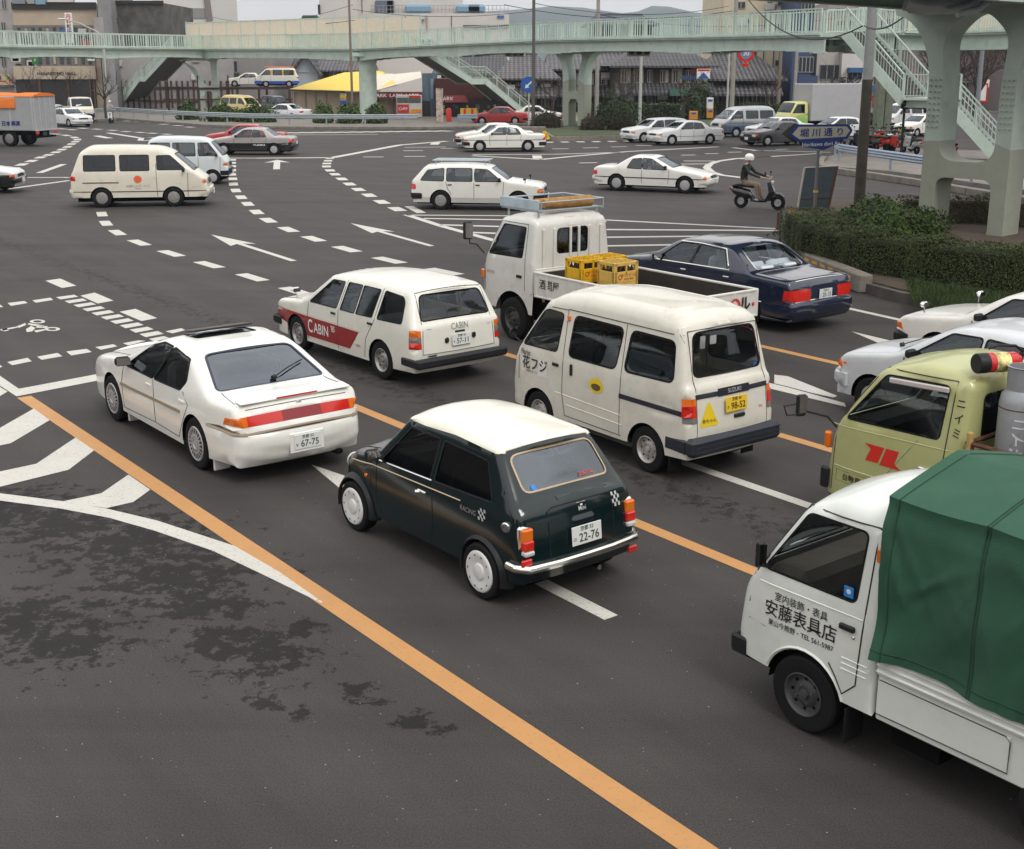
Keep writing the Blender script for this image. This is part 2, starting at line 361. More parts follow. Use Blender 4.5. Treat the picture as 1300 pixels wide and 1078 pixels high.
def wheel(parent, x, y, r, w, style='steel', sg=1, rimf=.62, rimm=None, simple=False):
    T = Matrix.Translation((x, y, r)) @ Matrix.Rotation(-sg * math.pi / 2, 4, 'X'); rr = r * rimf
    pr = [(rr, -w / 2), (r * .93, -w / 2), (r * .985, -w * .42), (r, -w * .3), (r, w * .3), (r * .985, w * .42), (r * .93, w / 2), (r * .8, w * .52), (rr, w / 2 - .005), (rr * .97, w * .30)]
    b = MB().lathe(pr, T, 20 if simple else 36)
    if simple:
        b.lathe([(rr, w * .40), (rr * .8, w * .47), (rr * .3, w * .42), (.001, w * .46)], T, 16, 1); return b.build('wheel', [RUB, rimm or SIL], parent)
    wo = b.build('wheel', RUB, parent); m = rimm or STL; n = MB()
    if style == 'steel':
        n.lathe([(rr, w * .5), (rr * .95, w * .52), (rr * .9, w * .46), (rr * .84, w * .30), (rr * .62, w * .26), (rr * .5, w * .36), (rr * .34, w * .38), (rr * .3, w * .34), (rr * .22, w * .34), (rr * .2, w * .5), (.001, w * .52)], T, 36, 0)
        for k in range(8):
            a = k * math.pi / 4; n.lathe([(rr * .085, 0), (.001, .0005)], T @ Matrix.Translation((rr * .70 * math.cos(a), rr * .70 * math.sin(a), w * .29)), 10, 1)
        for k in range(4):
            a = k * math.pi / 2 + .4; n.lathe([(rr * .06, -.01), (rr * .05, .008), (.001, .009)], T @ Matrix.Translation((rr * .42 * math.cos(a), rr * .42 * math.sin(a), w * .37)), 8, 2)
        return n.build('rim', [m, DRK, CHR], wo)
    if style == 'cover':       # flat hub cover with fine radial fins
        n.lathe([(rr * 1.02, w * .5), (rr * .98, w * .54), (rr * .9, w * .50), (rr * .55, w * .55), (rr * .3, w * .56), (rr * .28, w * .52), (.001, w * .54)], T, 40, 0)
        for k in range(20):
            a = k * math.pi / 10; c = T @ Matrix.Rotation(a, 4, 'Z'); n.add([c @ Vector(v) for v in ((rr * .36, -.004, w * .56), (rr * .36, .004, w * .56), (rr * .86, .011, w * .525), (rr * .86, -.011, w * .525))], [(0, 1, 2, 3)], 1)
    if style == 'holes':       # white dish with small slots near the edge
        n.lathe([(rr * 1.04, w * .48), (rr * 1.0, w * .56), (rr * .9, w * .6), (rr * .7, w * .55), (rr * .42, w * .5), (rr * .38, w * .58), (rr * .3, w * .6), (.001, w * .62)], T, 40, 0)
        for k in range(10):
            a = k * math.pi / 5; c = T @ Matrix.Rotation(a, 4, 'Z') @ Matrix.Translation((rr * .83, 0, w * .585)); n.lathe([(rr * .06, 0), (.001, .001)], c @ Matrix.Diagonal((.8, 1.3, 1, 1)), 10, 1)
    if style == 'alloy':
        n.lathe([(rr, w * .5), (rr * .94, w * .52), (rr * .86, w * .40), (rr * .84, w * .16), (.001, w * .14)], T, 36, 1, mis=[0, 0, 0, 1])
        for k in range(8):
            a = k * math.pi / 4; c = T @ Matrix.Rotation(a, 4, 'Z'); n.box((0, 0, 0), (rr * .72, rr * .2, .02), 0, M=Matrix.Identity(4)) if False else n.add([c @ Vector(v) for v in ((rr * .15, -rr * .1, w * .44), (rr * .15, rr * .1, w * .44), (rr * .88, rr * .13, w * .38), (rr * .88, -rr * .13, w * .38), (rr * .88, rr * .13, w * .2), (rr * .88, -rr * .13, w * .2), (rr * .15, rr * .1, w * .2), (rr * .15, -rr * .1, w * .2))], [(0, 1, 2, 3), (1, 6, 4, 2), (0, 3, 5, 7)], 0)
        n.lathe([(rr * .26, w * .3), (rr * .24, w * .47), (.001, w * .48)], T, 16, 0)
    n.build('rim', [m, DRK], wo); return wo
def underbody(parent, s, r, inset=.2, top=None, x0=None, x1=None, z0=.17):
    b = MB(); x0 = x0 if x0 is not None else float(s.X.min()) + .12; x1 = x1 if x1 is not None else float(s.X.max()) - .15; w = s.W / 2
    t = top or s.belt * .55
    b.box(((x0 + x1) / 2, 0, (z0 + .03 + t) / 2), (x1 - x0, 2 * (w - inset), t - z0 - .03), bev=.03)
    for ax, az, ar in s.arches:                       # wheel well liners
        for sg in (1, -1):
            N = 12; vs = []
            for k in range(N + 1):
                a = math.pi * k / N; 
                for yy in (w - .03, w - inset - .02): vs.append((ax + (ar + .006) * math.cos(a), sg * yy, az + (ar + .006) * math.sin(a)))
            b.add(vs, [(2 * k, 2 * k + 1, 2 * k + 3, 2 * k + 2) for k in range(N)])
    # flat sills
    ar = sorted(s.arches); 
    for a, c in (((ar[0][0] + ar[0][2]), (ar[-1][0] - ar[-1][2])),):
        for sg in (1, -1): b.box(((a + c) / 2, sg * (w - .16), s.sill + .02), (c - a, .2, .03))
    return b.build('underbody', DRK, parent)
def seats(parent, rows, w, z, m=SEA, n=2, head=True, name='seat'):
    for x in rows:
        for k in range(n):
            y = (k - (n - 1) / 2) * w; b = MB(); b.box((x + .22, y, z - .32), (.5, w * .86, .16), bev=.05); b.box((x - .06, y, z - .02), (.16, w * .84, .58), ry=-.22, bev=.06)
            if head: b.box((x - .15, y, z + .33), (.10, w * .45, .16), ry=-.2, bev=.04)
            b.build(name, m, parent)
def dash(parent, x, w, z, m=INT, sgy=-1, wheel_=True):
    b = MB(); b.box((x, 0, z - .08), (.35, w, .26), bev=.06); b.build('dashboard', m, parent)
    if wheel_:
        c = Matrix.Translation((x - .32, sgy * w * .26, z + .02)) @ Matrix.Rotation(R(-62), 4, 'Y'); k = 20
        b = MB(); b.tube([c @ Vector((.18 * math.cos(6.2832 * i / k), .18 * math.sin(6.2832 * i / k), 0)) for i in range(k + 1)], .014, 6); b.tube([c @ Vector((-.17, 0, 0)), c @ Vector((.17, 0, 0))], .012, 6); b.build('steering_wheel', PLA, parent)
def plate(parent, p, tilt=0, top='京都 52', main='22-76', side='の', m=PWH, lm=None, back=True, w=.33, h=.165):
    sg = -1 if back else 1; r = Vector((0, sg, 0)); u = Vector((math.sin(tilt) * (1 if back else -1), 0, math.cos(tilt))); T = face_T(p, r, u)
    b = MB().box((0, 0, 0), (w, h, .008), M=None, bev=.003); b.v = [tuple(T @ Vector(v)) for v in b.v]; o = b.build('number_plate', m, parent)
    lm = lm or mat('plate_letters', (.03, .07, .045), .5); t = MB()
    textobj(top, .045, T @ Matrix.Translation((0, .053, .006)), lm, mb=t, bold=.012)
    textobj(main, .105, T @ Matrix.Translation((.022, -.025, .006)), lm, mb=t, bold=.014, sx_=.93); textobj(side, .04, T @ Matrix.Translation((-.135, -.03, .006)), lm, mb=t, bold=.01)
    t.build('lettering', lm, o, 0); return o
def part(parent, name, m, *boxes, bev=.01):
    b = MB(); one = name in ('chassis', 'boot_handle', 'inner_trim')
    for i, bx in enumerate(boxes):
        b.box(bx[0], bx[1], bev=bx[2] if len(bx) > 2 else bev, rz=bx[3] if len(bx) > 3 else 0, ry=bx[4] if len(bx) > 4 else 0)
        if not one or i == len(boxes) - 1: o = b.build(name, m, parent); b = MB()
    return o
def door_mirror(parent, p, sg, m=PLA, s=1, stalk=0):
    b = MB(); c = Vector(p) + Vector((0.02, sg * (.11 + stalk), .05)); b.box(c, (.07 * s, .19 * s, .12 * s), rz=-sg * .2, bev=.03); b.tube([p, Vector(p) + Vector((0, sg * .08, .02))], .025, 6)
    o = b.build('mirror', m, parent); g = MB().box(c + Vector((-.037 * s, 0, 0)), (.004, .16 * s, .09 * s), rz=-sg * .2).build('mirror_glass', CHR, o, 0); return o
def fender_mirror(parent, p, sg, m=None):
    b = MB(); c = Vector(p) + Vector((.0, sg * .03, .14)); b.box(c, (.09, .16, .085), bev=.035); b.tube([p, Vector(p) + Vector((.01, sg * .02, .1))], .013, 6); o = b.build('fender_mirror', m or CHR, parent)
    MB().box(c + Vector((-.046, 0, 0)), (.004, .13, .06)).build('mirror_glass', GLD, o, 0)
def wiper(parent, a, b_, m=None): 
    b = MB(); a = Vector(a); b_ = Vector(b_); b.tube([a, (a + b_) / 2 + Vector((0, 0, .015)), b_], .008, 5); b.tube([a, a + (b_ - a) * .08], .03, 8); b.build('wiper', m or PLA, parent)
# ------------------------------------------------------------ near vehicles
def at_pose(x, y, hd): return dict(loc=(x, y, 0), rz=R(hd))
CW = (.80, .79, .71); GAPM = mat('panel_gap', (.03, .028, .026), .8)

def sports_sedan():
    t = thing('sedan_car', 'white four door hardtop with full width red tail lights and sunroof tilted open', 'car', **at_pose(-2.31, 13.11, 128.0))
    P = paint('pearl_white', (.80, .795, .74), .25, .04)
    prof = [(.10, .215, .0, .05, .02), (.02, .34, .05, .10, .07), (.0, .52, .08, .12, .10), (.045, .60, .02, .10, .10), (.06, .66, 0, .08, .09), (.10, .785, .02, .06, .08), (.13, .835, .02, .05, .05),
            (.16, .90, .03, .05, .03), (.30, .905, .05, .06, .03), (.66, .92, .12, .07, .02), (1.30, 1.26, .30, .10, .03), (1.80, 1.32, .3, .12, .025), (2.28, 1.285, .3, .10, .03), (3.16, .90, .12, .07, .04), (4.15, .77, .3, .10, .04), (4.42, .64, .12, .12, .10), (4.485, .48, .12, .14, .12), (4.42, .24, .02, .08, .06)]
    s = Shell(prof, 1.69, .84, .40, .21, [(1.0, .30, .345), (3.525, .30, .345)], 4.485, barrel=.10, rt=(.10, .9), ft=(.13, 1.1), step=.075, nt=10)
    # side: glass, moulding, lamps
    s.sr('front_window', [(2.96, .845), (2.14, .845), (1.86, 1.24), (2.14, 1.245), (2.44, 1.16)], GLS, .03, -.008, .016)
    s.sr('rear_window', [(2.10, .845), (1.36, .86), (1.26, .97), (1.34, 1.185), (1.82, 1.24)], GLS, .03, -.008, .016)
    beige = mat('beige_moulding', (.30, .24, .17), .5)
    s.sr('side_moulding', [(1.36, .585), (3.17, .555), (3.17, .59), (1.36, .62)], beige, 0, .012)
    s.sr('bumper_strip', [(-.2, .575), (.66, .60), (.66, .625), (-.2, .605)], beige, 0, .008, join=True)
    s.tr('bumper_strip', [(2.78, -2), (2.78, 2), (3.1, 2), (3.1, -2)], beige, 0, .008, join=True)
    s.sr('tail_lamp', [(-.2, .655), (.30, .685), (.27, .765), (-.2, .785)], AMB, .0, .006, join=True)
    s.tr('tail_lamp', [(4.1, .63), (4.95, .63), (4.95, 2), (4.1, 2)], AMB, 0, .006, join=True); s.tr('tail_lamp', [(4.1, -.63), (4.95, -.63), (4.95, -2), (4.1, -2)], AMB, 0, .006, join=True)
    s.tr('stop_lamp', [(4.1, -.63), (4.95, -.63), (4.95, -.24), (4.1, -.24)], RED, 0, .006); s.tr('stop_lamp', [(4.1, .63), (4.95, .63), (4.95, .24), (4.1, .24)], RED, 0, .006)
    s.tr('lamp_panel', [(4.1, -.24), (4.95, -.24), (4.95, .24), (4.1, .24)], RDK, 0, .005)
    s.tr('rear_windscreen', [(9.06, -.655), (9.06, .655), (9.97, .52), (9.97, -.52)], GLM, .07, -.006, .028, gm=mat('dark_ceramic_band', (.02, .025, .05), .3))
    s.tr('windscreen', [(12.1, -.50), (12.1, .50), (12.97, .64), (12.97, -.64)], GLS, .05, -.006, .02)
    s.tr('sunroof', [(11.0, -.38), (11.0, .38), (11.8, .38), (11.8, -.38)], GLD, .05, -.01, .015)
    o = s.build(t, P); g = MB()
    s.seam(g, [(2.13, .83), (2.12, .66), (2.12, .30), (3.12, .27), (3.14, .60), (3.06, .83)], 0, closed=False)
    s.seam(g, [(2.12, .66), (2.12, .30), (1.44, .28), (1.30, .50), (1.14, .72), (1.28, .85)], .06, closed=False)
    s.seam(g, [(1.18, .26), (1.36, .27)], closed=False, w=.003)
    s.tseam(g, [(6.1, -.62), (6.1, .62)]); s.tseam(g, [(6.9, -.70), (9.0, -.64)]); s.tseam(g, [(6.9, .70), (9.0, .64)]); s.tseam(g, [(13.1, -.66), (15, -.6)]); s.tseam(g, [(13.1, .66), (15, .6)])
    g.build('panel_gaps', GAPM, t)
    for x in (1.30, 2.27):
        for sg in (1, -1):
            q = s.spt(x, .735, .006, sg); part(t, 'door_handle', P, (q, (.15, .012, .035)))
    # wind deflector of the tilted sunroof
    q = s.tpt(11.55, 0); b = MB(); b.box(q + Vector((-.02, 0, .04)), (.34, .76, .02), ry=.16, bev=.008); b.build('sunroof_panel', mat('tinted_panel', (.03, .022, .018), .3), t)
    b = MB(); b.box((.19, 0, .925), (.17, 1.36, .022), bev=.01, ry=-.08); b.build('spoiler', P, t); b = MB(); b.box((.105, 0, .928), (.012, .50, .016)); b.build('high_stop_lamp', RED, t)
    T = s.tpt(5.7, 0, .005); MB().lathe([(.035, 0), (.03, .01), (.001, .012)], Matrix.Translation(T) @ Matrix.Rotation(R(-100), 4, 'Y'), 16).build('badge', mat('badge_silver', (.6, .6, .6), .3, .5), t)
    part(t, 'plate_recess', P, ((-.082, 0, .44), (.03, .42, .23))); plate(t, (-.104, 0, .45), 0, '京都 52', '67-75', 'な')
    wiper(t, s.tpt(9.1, -.02, .02), s.tpt(9.45, -.52, .02)); b = MB(); b.box((.14, -.48, .19), (.2, .1, .06), bev=.02); b.build('exhaust', DRK, t)
    for sg in (1, -1):
        wheel(t, 3.525, sg * .745, .30, .19, 'cover', sg, .66, SIL); wheel(t, 1.0, sg * .735, .30, .19, 'cover', sg, .66, SIL); door_mirror(t, s.spt(2.86, .87, -.02, sg), sg, PLA)
        part(t, 'mud_flap', P, ((.62, sg * .70, .18), (.03, .2, .22)), ((3.14, sg * .71, .17), (.03, .17, .2)))
    underbody(t, s, .3, top=.6, z0=.16); seats(t, [2.25], .68, .74, SEA); dash(t, 3.05, 1.2, .86)
    b = MB(); b.box((1.35, 0, .60), (.5, 1.25, .2), bev=.05); b.box((1.20, 0, .80), (.16, 1.25, .35), ry=-.25, bev=.06); b.build('rear_seat', mat('grey_seat', (.16, .17, .19), .9), t)
    b = MB(); b.box((2.05, -.35, .98), (.28, .32, .2), bev=.08); b.box((1.75, .3, .93), (.2, .45, .2), bev=.08, rz=.3); b.build('blanket', mat('brown_cloth', (.26, .12, .04), .95, var=.4), t)
    return t

def mini():
    t = thing('hatchback_car', 'dark green small two door car with a cream roof straddling the white road arrow', 'car', **at_pose(.655, 9.79, 128.3))
    P = paint('racing_green', (.0025, .011, .012), .16, .0, coat=.3); CR = paint('cream_roof', (.80, .78, .66), .25, .02)
    prof = [(.16, .255, 0, .05, .02), (.10, .42, .05, .07, .05), (.13, .66, .1, .08, .06), (.17, .86, .08, .08, .06), (.26, .93, .05, .07, .05), (.555, 1.265, .05, .06, .05), (.60, 1.30, .02, .05, .03), (.66, 1.315, .05, .07, .02), (1.30, 1.365, .4, .10, .025), (1.88, 1.32, .12, .09, .04), (1.94, 1.285, .02, .05, .05),
            (2.34, .88, .06, .06, .07), (2.42, .85, .03, .08, .05), (2.80, .80, .15, .12, .05), (2.96, .68, .10, .12, .05), (3.0, .42, .08, .10, .05), (2.93, .28, .02, .05, .02)]
    s = Shell(prof, 1.34, .82, .30, .24, [(.62, .25, .285), (2.69, .25, .285)], 3.02, barrel=.12, rt=(.05, .5), ft=(.07, .7), step=.06, nt=10)
    s.sr('side_window', [(2.22, .835), (1.43, .86), (1.41, 1.215), (1.86, 1.215)], GLD, .02, -.008, .014, gm=PLA)
    s.sr('quarter_window', [(1.36, .86), (.53, .89), (.70, 1.19), (1.34, 1.215)], GLD, .03, -.008, .012, gm=PLA)
    s.sr('roof', [(.2, 1.272), (.57, 1.272), (1.2, 1.29), (1.95, 1.272), (2.3, 1.272), (2.3, 1.6), (.2, 1.6)], CR, 0, .010, join=True)
    s.tr('roof', [(5.55, -2), (5.55, 2), (9.85, 2), (9.85, -2)], CR, 0, .010, join=True)
    TAN = mat('tan_seal', (.50, .36, .22), .5)
    s.tr('rear_window', [(4.16, -.46), (4.16, .46), (4.93, .44), (4.93, -.44)], GLM, .07, -.004, .016, gm=TAN)
    s.tr('windscreen', [(10.1, -.46), (10.1, .46), (10.92, .52), (10.92, -.52)], GLS, .06, -.004, .02, gm=CHR)
    s.build(t, P); g = MB()
    s.seam(g, [(1.39, .85), (1.35, .45), (1.42, .26)], closed=False); s.seam(g, [(2.30, .82), (2.30, .50), (2.24, .30)], closed=False); s.seam(g, [(2.40, .83), (2.40, .6), (2.38, .52)], closed=False, w=.006)
    s.tseam(g, [(1.2, -.36), (2.9, -.36), (3.05, -.30), (3.05, .30), (2.9, .36), (1.2, .36)], w=.006); s.tseam(g, [(12.2, -.48), (14.3, -.48)]); s.tseam(g, [(12.2, .48), (14.3, .48)])
    g.build('panel_gaps', mat('dark_gap', (.002, .004, .004), .9), t)
    GOLD = mat('gold_pinstripe', (.55, .42, .26), .4); b = MB(); s.seam(b, [(2.9, .69), (2.38, .755), (.95, .79)], closed=False, side='LR', w=.006); b.build('pinstripe', GOLD, t)
    b = MB(); s.seam(b, [(2.26, .825), (1.4, .85)], closed=False, w=.008); b.build('belt_trim', CHR, t)
    # wheel arch flares
    for ax in (.62, 2.69):
        for sg in (1, -1):
            b = MB(); pts = []
            for k in range(15):
                a = R(-12 + 204 * k / 14); pts.append((ax + .30 * math.cos(a), sg * (.662), .25 + .30 * math.sin(a)))
            n = len(pts); vs = []
            for p in pts:
                c = Vector((ax, 0, .25)); d = (Vector((p[0], 0, p[2])) - c).normalized()
                for rr, yy in ((.275, .59), (.278, .69), (.29, .702), (.335, .645), (.345, .59)): vs.append((c.x + d.x * rr, sg * yy, c.z + d.z * rr))
            b.add(vs, [(i * 5 + j, i * 5 + j + 1, i * 5 + 6 + j, i * 5 + 5 + j) for i in range(n - 1) for j in range(4)]); b.build('wheel_arch_flare', PLA, t)
            wheel(t, ax, sg * .625, .25, .155, 'holes', sg, .72, mat('white_rim', (.72, .72, .70), .35, var=.05))
    b = MB(); pts = [(.26, .675, .42), (.16, .675, .42), (.07, .60, .415), (.045, .3, .41), (.04, 0, .41), (.045, -.3, .41), (.07, -.60, .415), (.16, -.675, .42), (.26, -.675, .42)]
    b.tube(pts, .036, 10); b.build('rear_bumper', mat('bright_chrome', (.85, .84, .78), .14, 1), t); b = MB(); b.tube([(3.0, y * .66, .38) if abs(y) < 1 else (2.9, y * .66, .38) for y in (-1, -.6, 0, .6, 1)], .034, 8); b.build('front_bumper', CHR, t)
    for sg in (1, -1):
        l = None
        for k, (z, h, m, nm) in enumerate(((.565, .11, AMB, 'indicator_lamp'), (.465, .09, RED, 'stop_lamp'), (.395 + .0, .045, CLR, 'reversing_lamp'))):
            zz = (.70, .61, .545)[k]; q = s.tpt(1 + (zz - .42) / .24 if zz < .66 else 2 + (zz - .66) / .2, sg * .555, 0); part(t, nm, m, ((q.x - .0, sg * .575, zz), (.07, .105, h), .012))
        part(t, 'lamp_frame', CHR, ((.172, sg * .575, .63), (.06, .125, .28), .02)); part(t, 'reflector', RED, ((.10, sg * .60, .30 if sg < 0 else .47), (.03, .11, .06), .01))
        b = MB(); q = s.spt(1.52, .72, .012, sg); b.box(q, (.13, .02, .025), bev=.008); b.tube([q + Vector((.03, 0, -.01)), q + Vector((.06, sg * .03, -.01))], .016, 8); b.build('door_handle', CHR, t)
        q = s.spt(2.48, .62, .0, sg); MB().lathe([(.022, 0), (.018, .015), (.001, .02)], Matrix.Translation(q) @ Matrix.Rotation(-sg * math.pi / 2, 4, 'X'), 12).build('side_lamp', AMB, t)
        door_mirror(t, s.spt(2.22, .86, -.01, sg), sg, PLA, .8)
        MB().lathe([(.085, 0), (.08, .03), (.001, .05)], Matrix.Translation((2.955, sg * .50, .62)) @ Matrix.Rotation(R(82), 4, 'Y'), 20).build('headlight', CLR, t)
    q = s.spt(.30, .74, 0, 1); MB().lathe([(.045, -.01), (.045, .02), (.035, .028), (.001, .03)], Matrix.Translation(q) @ Matrix.Rotation(-math.pi / 2, 4, 'X') @ Matrix.Rotation(-.35, 4, 'Y'), 18).build('fuel_cap', CHR, t)
    x = .11; part(t, 'number_lamp', mat('plate_lamp', (.012, .02, .03), .4), ((x - .0, .0, .735), (.10, .26, .07), .03)); part(t, 'boot_handle', CHR, ((.135, 0, .865), (.03, .11, .022), .008), ((.12, 0, .84), (.035, .03, .03), .008))
    plate(t, (.035, 0, .61), .10, '京都 52', '22-76', 'の')
    s.stext('RACING', .83, .735, .062, GRL, t, 'L', .004, 1.0); 
    ck = MB(); [ck.add([tuple(v) for v in s.side([.58 + .025 * i, .58 + .025 * i + .025, .58 + .025 * i + .025 + (.008), .58 + .025 * i + .008], [.70 + .026 * j, .70 + .026 * j, .70 + .026 * j + .026, .70 + .026 * j + .026], .004, 1)], [(0, 1, 2, 3)]) for i in range(4) for j in range(4) if (i + j) % 2]; ck.build('chequered_emblem', mat('emblem_silver', (.5, .52, .5), .4), t)
    ck = MB(); [ck.add([tuple(s.tpt(3 + .16 * (j + dj) - .62, -(.36 + .025 * (i + di)), .006)) for di, dj in ((0, 0), (1, 0), (1, 1), (0, 1))], [(0, 1, 2, 3)]) for i in range(4) for j in range(4) if (i + j) % 2]; ck.build('chequered_emblem', MATS['emblem_silver'], t)
    s.ttext('Mini', 2.72, 0, .05, mat('emblem_silver', (.5, .52, .5), .4), t, .004)
    seats(t, [1.35], .56, .74, SEA, head=True); dash(t, 2.15, 1.1, .84); part(t, 'rear_seat', SEA, ((.72, 0, .66), (.14, 1.1, .45), .05, 0, -.2))
    b = MB(); q = s.tpt(4.22, .36, -.002); b.lathe([(.03, 0), (.001, .001)], Matrix.Translation(q) @ Matrix.Rotation(R(-48), 4, 'Y'), 16); b.build('round_sticker', mat('blue_sticker', (.02, .22, .65), .4), t)
    s.ttext('SPECIAL', 4.24, -.22, .05, RED, t, .004, off=.0)
    underbody(t, s, .25, inset=.17, top=.5, z0=.15); b = MB(); b.tube([(.6, -.25, .2), (.14, -.25, .2)], .025, 8); b.build('exhaust', CHR, t); return t

def kei_van():
    t = thing('delivery_van', 'cream white florist minivan with a yellow rear number plate and lit brake lamps', 'van', **at_pose(2.46, 13.14, 126.8))
    P = paint('cream_white', (.70, .675, .59), .35, .08)
    prof = [(.05, .29, 0, .04, .02), (.03, .48, .04, .06, .03), (.03, .62, .05, .06, .04), (.08, 1.06, .06, .07, .04), (.13, 1.12, .05, .08, .04), (.24, 1.66, .10, .10, .05), (.30, 1.78, .12, .13, .04), (.62, 1.86, .2, .16, .03), (1.9, 1.87, .4, .16, .03), (2.45, 1.76, .2, .13, .05), (2.60, 1.66, .05, .08, .05), (3.06, 1.08, .08, .08, .07), (3.20, .90, .08, .10, .06), (3.26, .52, .10, .10, .05), (3.22, .28, .02, .05, .02)]
    s = Shell(prof, 1.395, 1.02, .14, .28, [(.68, .265, .31), (2.64, .265, .31)], 3.27, barrel=.07, rt=(.03, .4), ft=(.07, .5), step=.075, nt=10)
    s.sr('front_window', [(2.96, 1.09), (2.30, 1.10), (2.24, 1.56), (2.54, 1.57), (2.62, 1.53)], GLS, .05, -.008, .014)
    s.sr('middle_window', [(2.07, 1.09), (1.24, 1.09), (1.17, 1.56), (2.02, 1.57)], GLD, .08, -.008, .018)
    s.sr('rear_side_window', [(1.08, 1.10), (.30, 1.12), (.34, 1.55), (1.02, 1.56)], GLD, .08, -.008, .018)
    BS = mat('black_stripe', (.015, .018, .03), .5)
    s.sr('side_stripe', [(-.3, .77), (1.14, .77), (1.14, .825), (-.3, .825)], BS, 0, .005, join=True)
    s.sr('tail_lamp', [(-.3, .76), (.13, .76), (.14, .89), (-.3, .89)], RED, 0, .012, join=True); s.sr('indicator_lamp', [(-.3, .89), (.14, .89), (.15, .965), (-.3, .965)], AMB, 0, .012, join=True); s.sr('reversing_lamp', [(-.3, .70), (.12, .70), (.13, .76), (-.3, .76)], mat('smoked_lens', (.18, .18, .18), .2), 0, .012, join=True)
    u = lambda z: 2 + (z - .62) / .44
    for sg in (1, -1):
        a, b_ = sg * .56, sg * 2
        s.tr('tail_lamp', [(u(.76), a), (u(.89), a), (u(.89), b_), (u(.76), b_)], RED, 0, .012, join=True); s.tr('indicator_lamp', [(u(.89), a), (u(.965), a), (u(.965), b_), (u(.89), b_)], AMB, 0, .012, join=True); s.tr('reversing_lamp', [(u(.70), a), (u(.76), a), (u(.76), b_), (u(.70), b_)], MATS['smoked_lens'], 0, .012, join=True)
    s.tr('rear_stripe', [(u(.955), -.555), (u(1.005), -.555), (u(1.005), .555), (u(.955), .555)], BS, 0, .008); s.tr('name_strip', [(u(.945), -.24), (u(1.03), -.24), (u(1.03), .24), (u(.945), .24)], BS, .01, .012)
    s.tr('rear_window', [(4.12, -.52), (4.12, .52), (4.97, .46), (4.97, -.46)], glass('clear_rear_glass', (.92, .95, .95), 1.6), .08, -.006, .018)
    s.tr('windscreen', [(10.05, -.50), (10.05, .50), (10.95, .56), (10.95, -.56)], GLS, .06, -.006, .018)
    s.build(t, P); g = MB()
    s.seam(g, [(2.16, 1.62), (2.17, .60), (2.12, .34)], closed=False); s.seam(g, [(3.05, 1.05), (3.05, .62)], closed=False); s.seam(g, [(1.12, 1.62), (1.13, .34)], closed=False); s.seam(g, [(2.12, .34), (1.1, .33)], closed=False); s.seam(g, [(2.16, 1.62), (2.62, 1.61), (3.08, 1.06)], closed=False); s.seam(g, [(2.16, 1.63), (.26, 1.63)], closed=False, w=.006)
    s.tseam(g, [(1.35, -.55), (5.1, -.53)]); s.tseam(g, [(1.35, .55), (5.1, .53)]); s.tseam(g, [(1.35, -.55), (1.35, .55)]); s.tseam(g, [(5.12, -.53), (5.12, .53)]); s.seam(g, [(.30, 1.64), (.24, 1.55)], closed=False, w=.003)
    g.build('panel_gaps', GAPM, t); g = MB(); s.seam(g, [(2.3, .60), (1.1, .57)], closed=False, w=.005); s.seam(g, [(2.1, .48), (1.1, .46)], closed=False, w=.005); [s.tseam(g, [(7.0, y), (8.9, y)], w=.006) for y in (-.4, 0, .4)]; g.build('body_creases', P, t)
    b = MB(); b.box((.0, 0, .44), (.16, 1.40, .20), bev=.04); b.box((.22, .665, .44), (.34, .07, .18), bev=.03); b.box((.22, -.665, .44), (.34, .07, .18), bev=.03); [b.box((-.082, 0, z), (.012, 1.34, .012)) for z in (.40, .45, .50)]; b.build('rear_bumper', mat('blue_black_plastic', (.02, .024, .035), .5, var=.15), t)
    s.ttext('SUZUKI', u(.988), 0, .062, mat('letters_silver', (.42, .42, .42), .4), t, .012, off=.016)
    plate(t, (-.02, .0, .85), .10, '京都 40', '98-52', 'き', PYE, mat('plate_black', (.02, .02, .01), .5)); part(t, 'gate_handle', PLA, ((-.0, -.07, .70), (.04, .17, .045), .01)); 
    for sg in (1, -1):
        q = s.spt(2.30, .94, .008, sg); part(t, 'door_handle', PLA, (q, (.12, .02, .04), .008)); q = s.spt(2.0, .93, .008, sg); part(t, 'slide_handle', PLA, (q, (.045, .02, .14), .008))
        wheel(t, 2.64, sg * .60, .265, .155, 'steel', sg, .60, mat('dusty_rim', (.42, .40, .37), .5, .3, var=.3, vscale=10)); wheel(t, .68, sg * .60, .265, .155, 'steel', sg, .60, MATS['dusty_rim']); part(t, 'mud_flap', RUB, ((.32, sg * .58, .2), (.015, .2, .22), .003))
        q = s.spt(2.13, 1.53, .012, sg); part(t, 'indicator_lamp', AMB, (q, (.05, .025, .07), .01)); b = MB(); q = s.spt(3.02, 1.08, .0, sg); b.tube([q, q + Vector((.06, sg * .06, .06)), q + Vector((.08, sg * .08, .10))], .01, 6); b.lathe([(.06, 0), (.05, .03), (.001, .045)], Matrix.Translation(q + Vector((.08, sg * .08, .12))) @ Matrix.Rotation(R(90), 4, 'Y'), 14); b.build('mirror', PLA, t)
    # signwriting
    s.sshape([(2.98, .94), (2.46, .94), (2.46, .74), (2.98, .74)], mat('white_sign', (.74, .73, .70), .4), t, 'L', 'sign_panel', .004)
    s.stext('Florist', 2.90, .985, .10, BLK, t, 'L', .004, .8); s.stext('花フジ', 2.71, .855, .175, BLK, t, 'L', .012, .98, off=.007); s.stext('京都市 花 フジ', 2.76, .76, .035, BLK, t, 'L', .002, off=.007)
    e = [(1.54 + .125 * math.cos(a * .2618), .83 + .088 * math.sin(a * .2618)) for a in range(24)]; YL = mat('yellow_sticker', (.80, .58, .02), .4); s.sshape(e, YL, t, 'L', 'oval_sticker', .004)
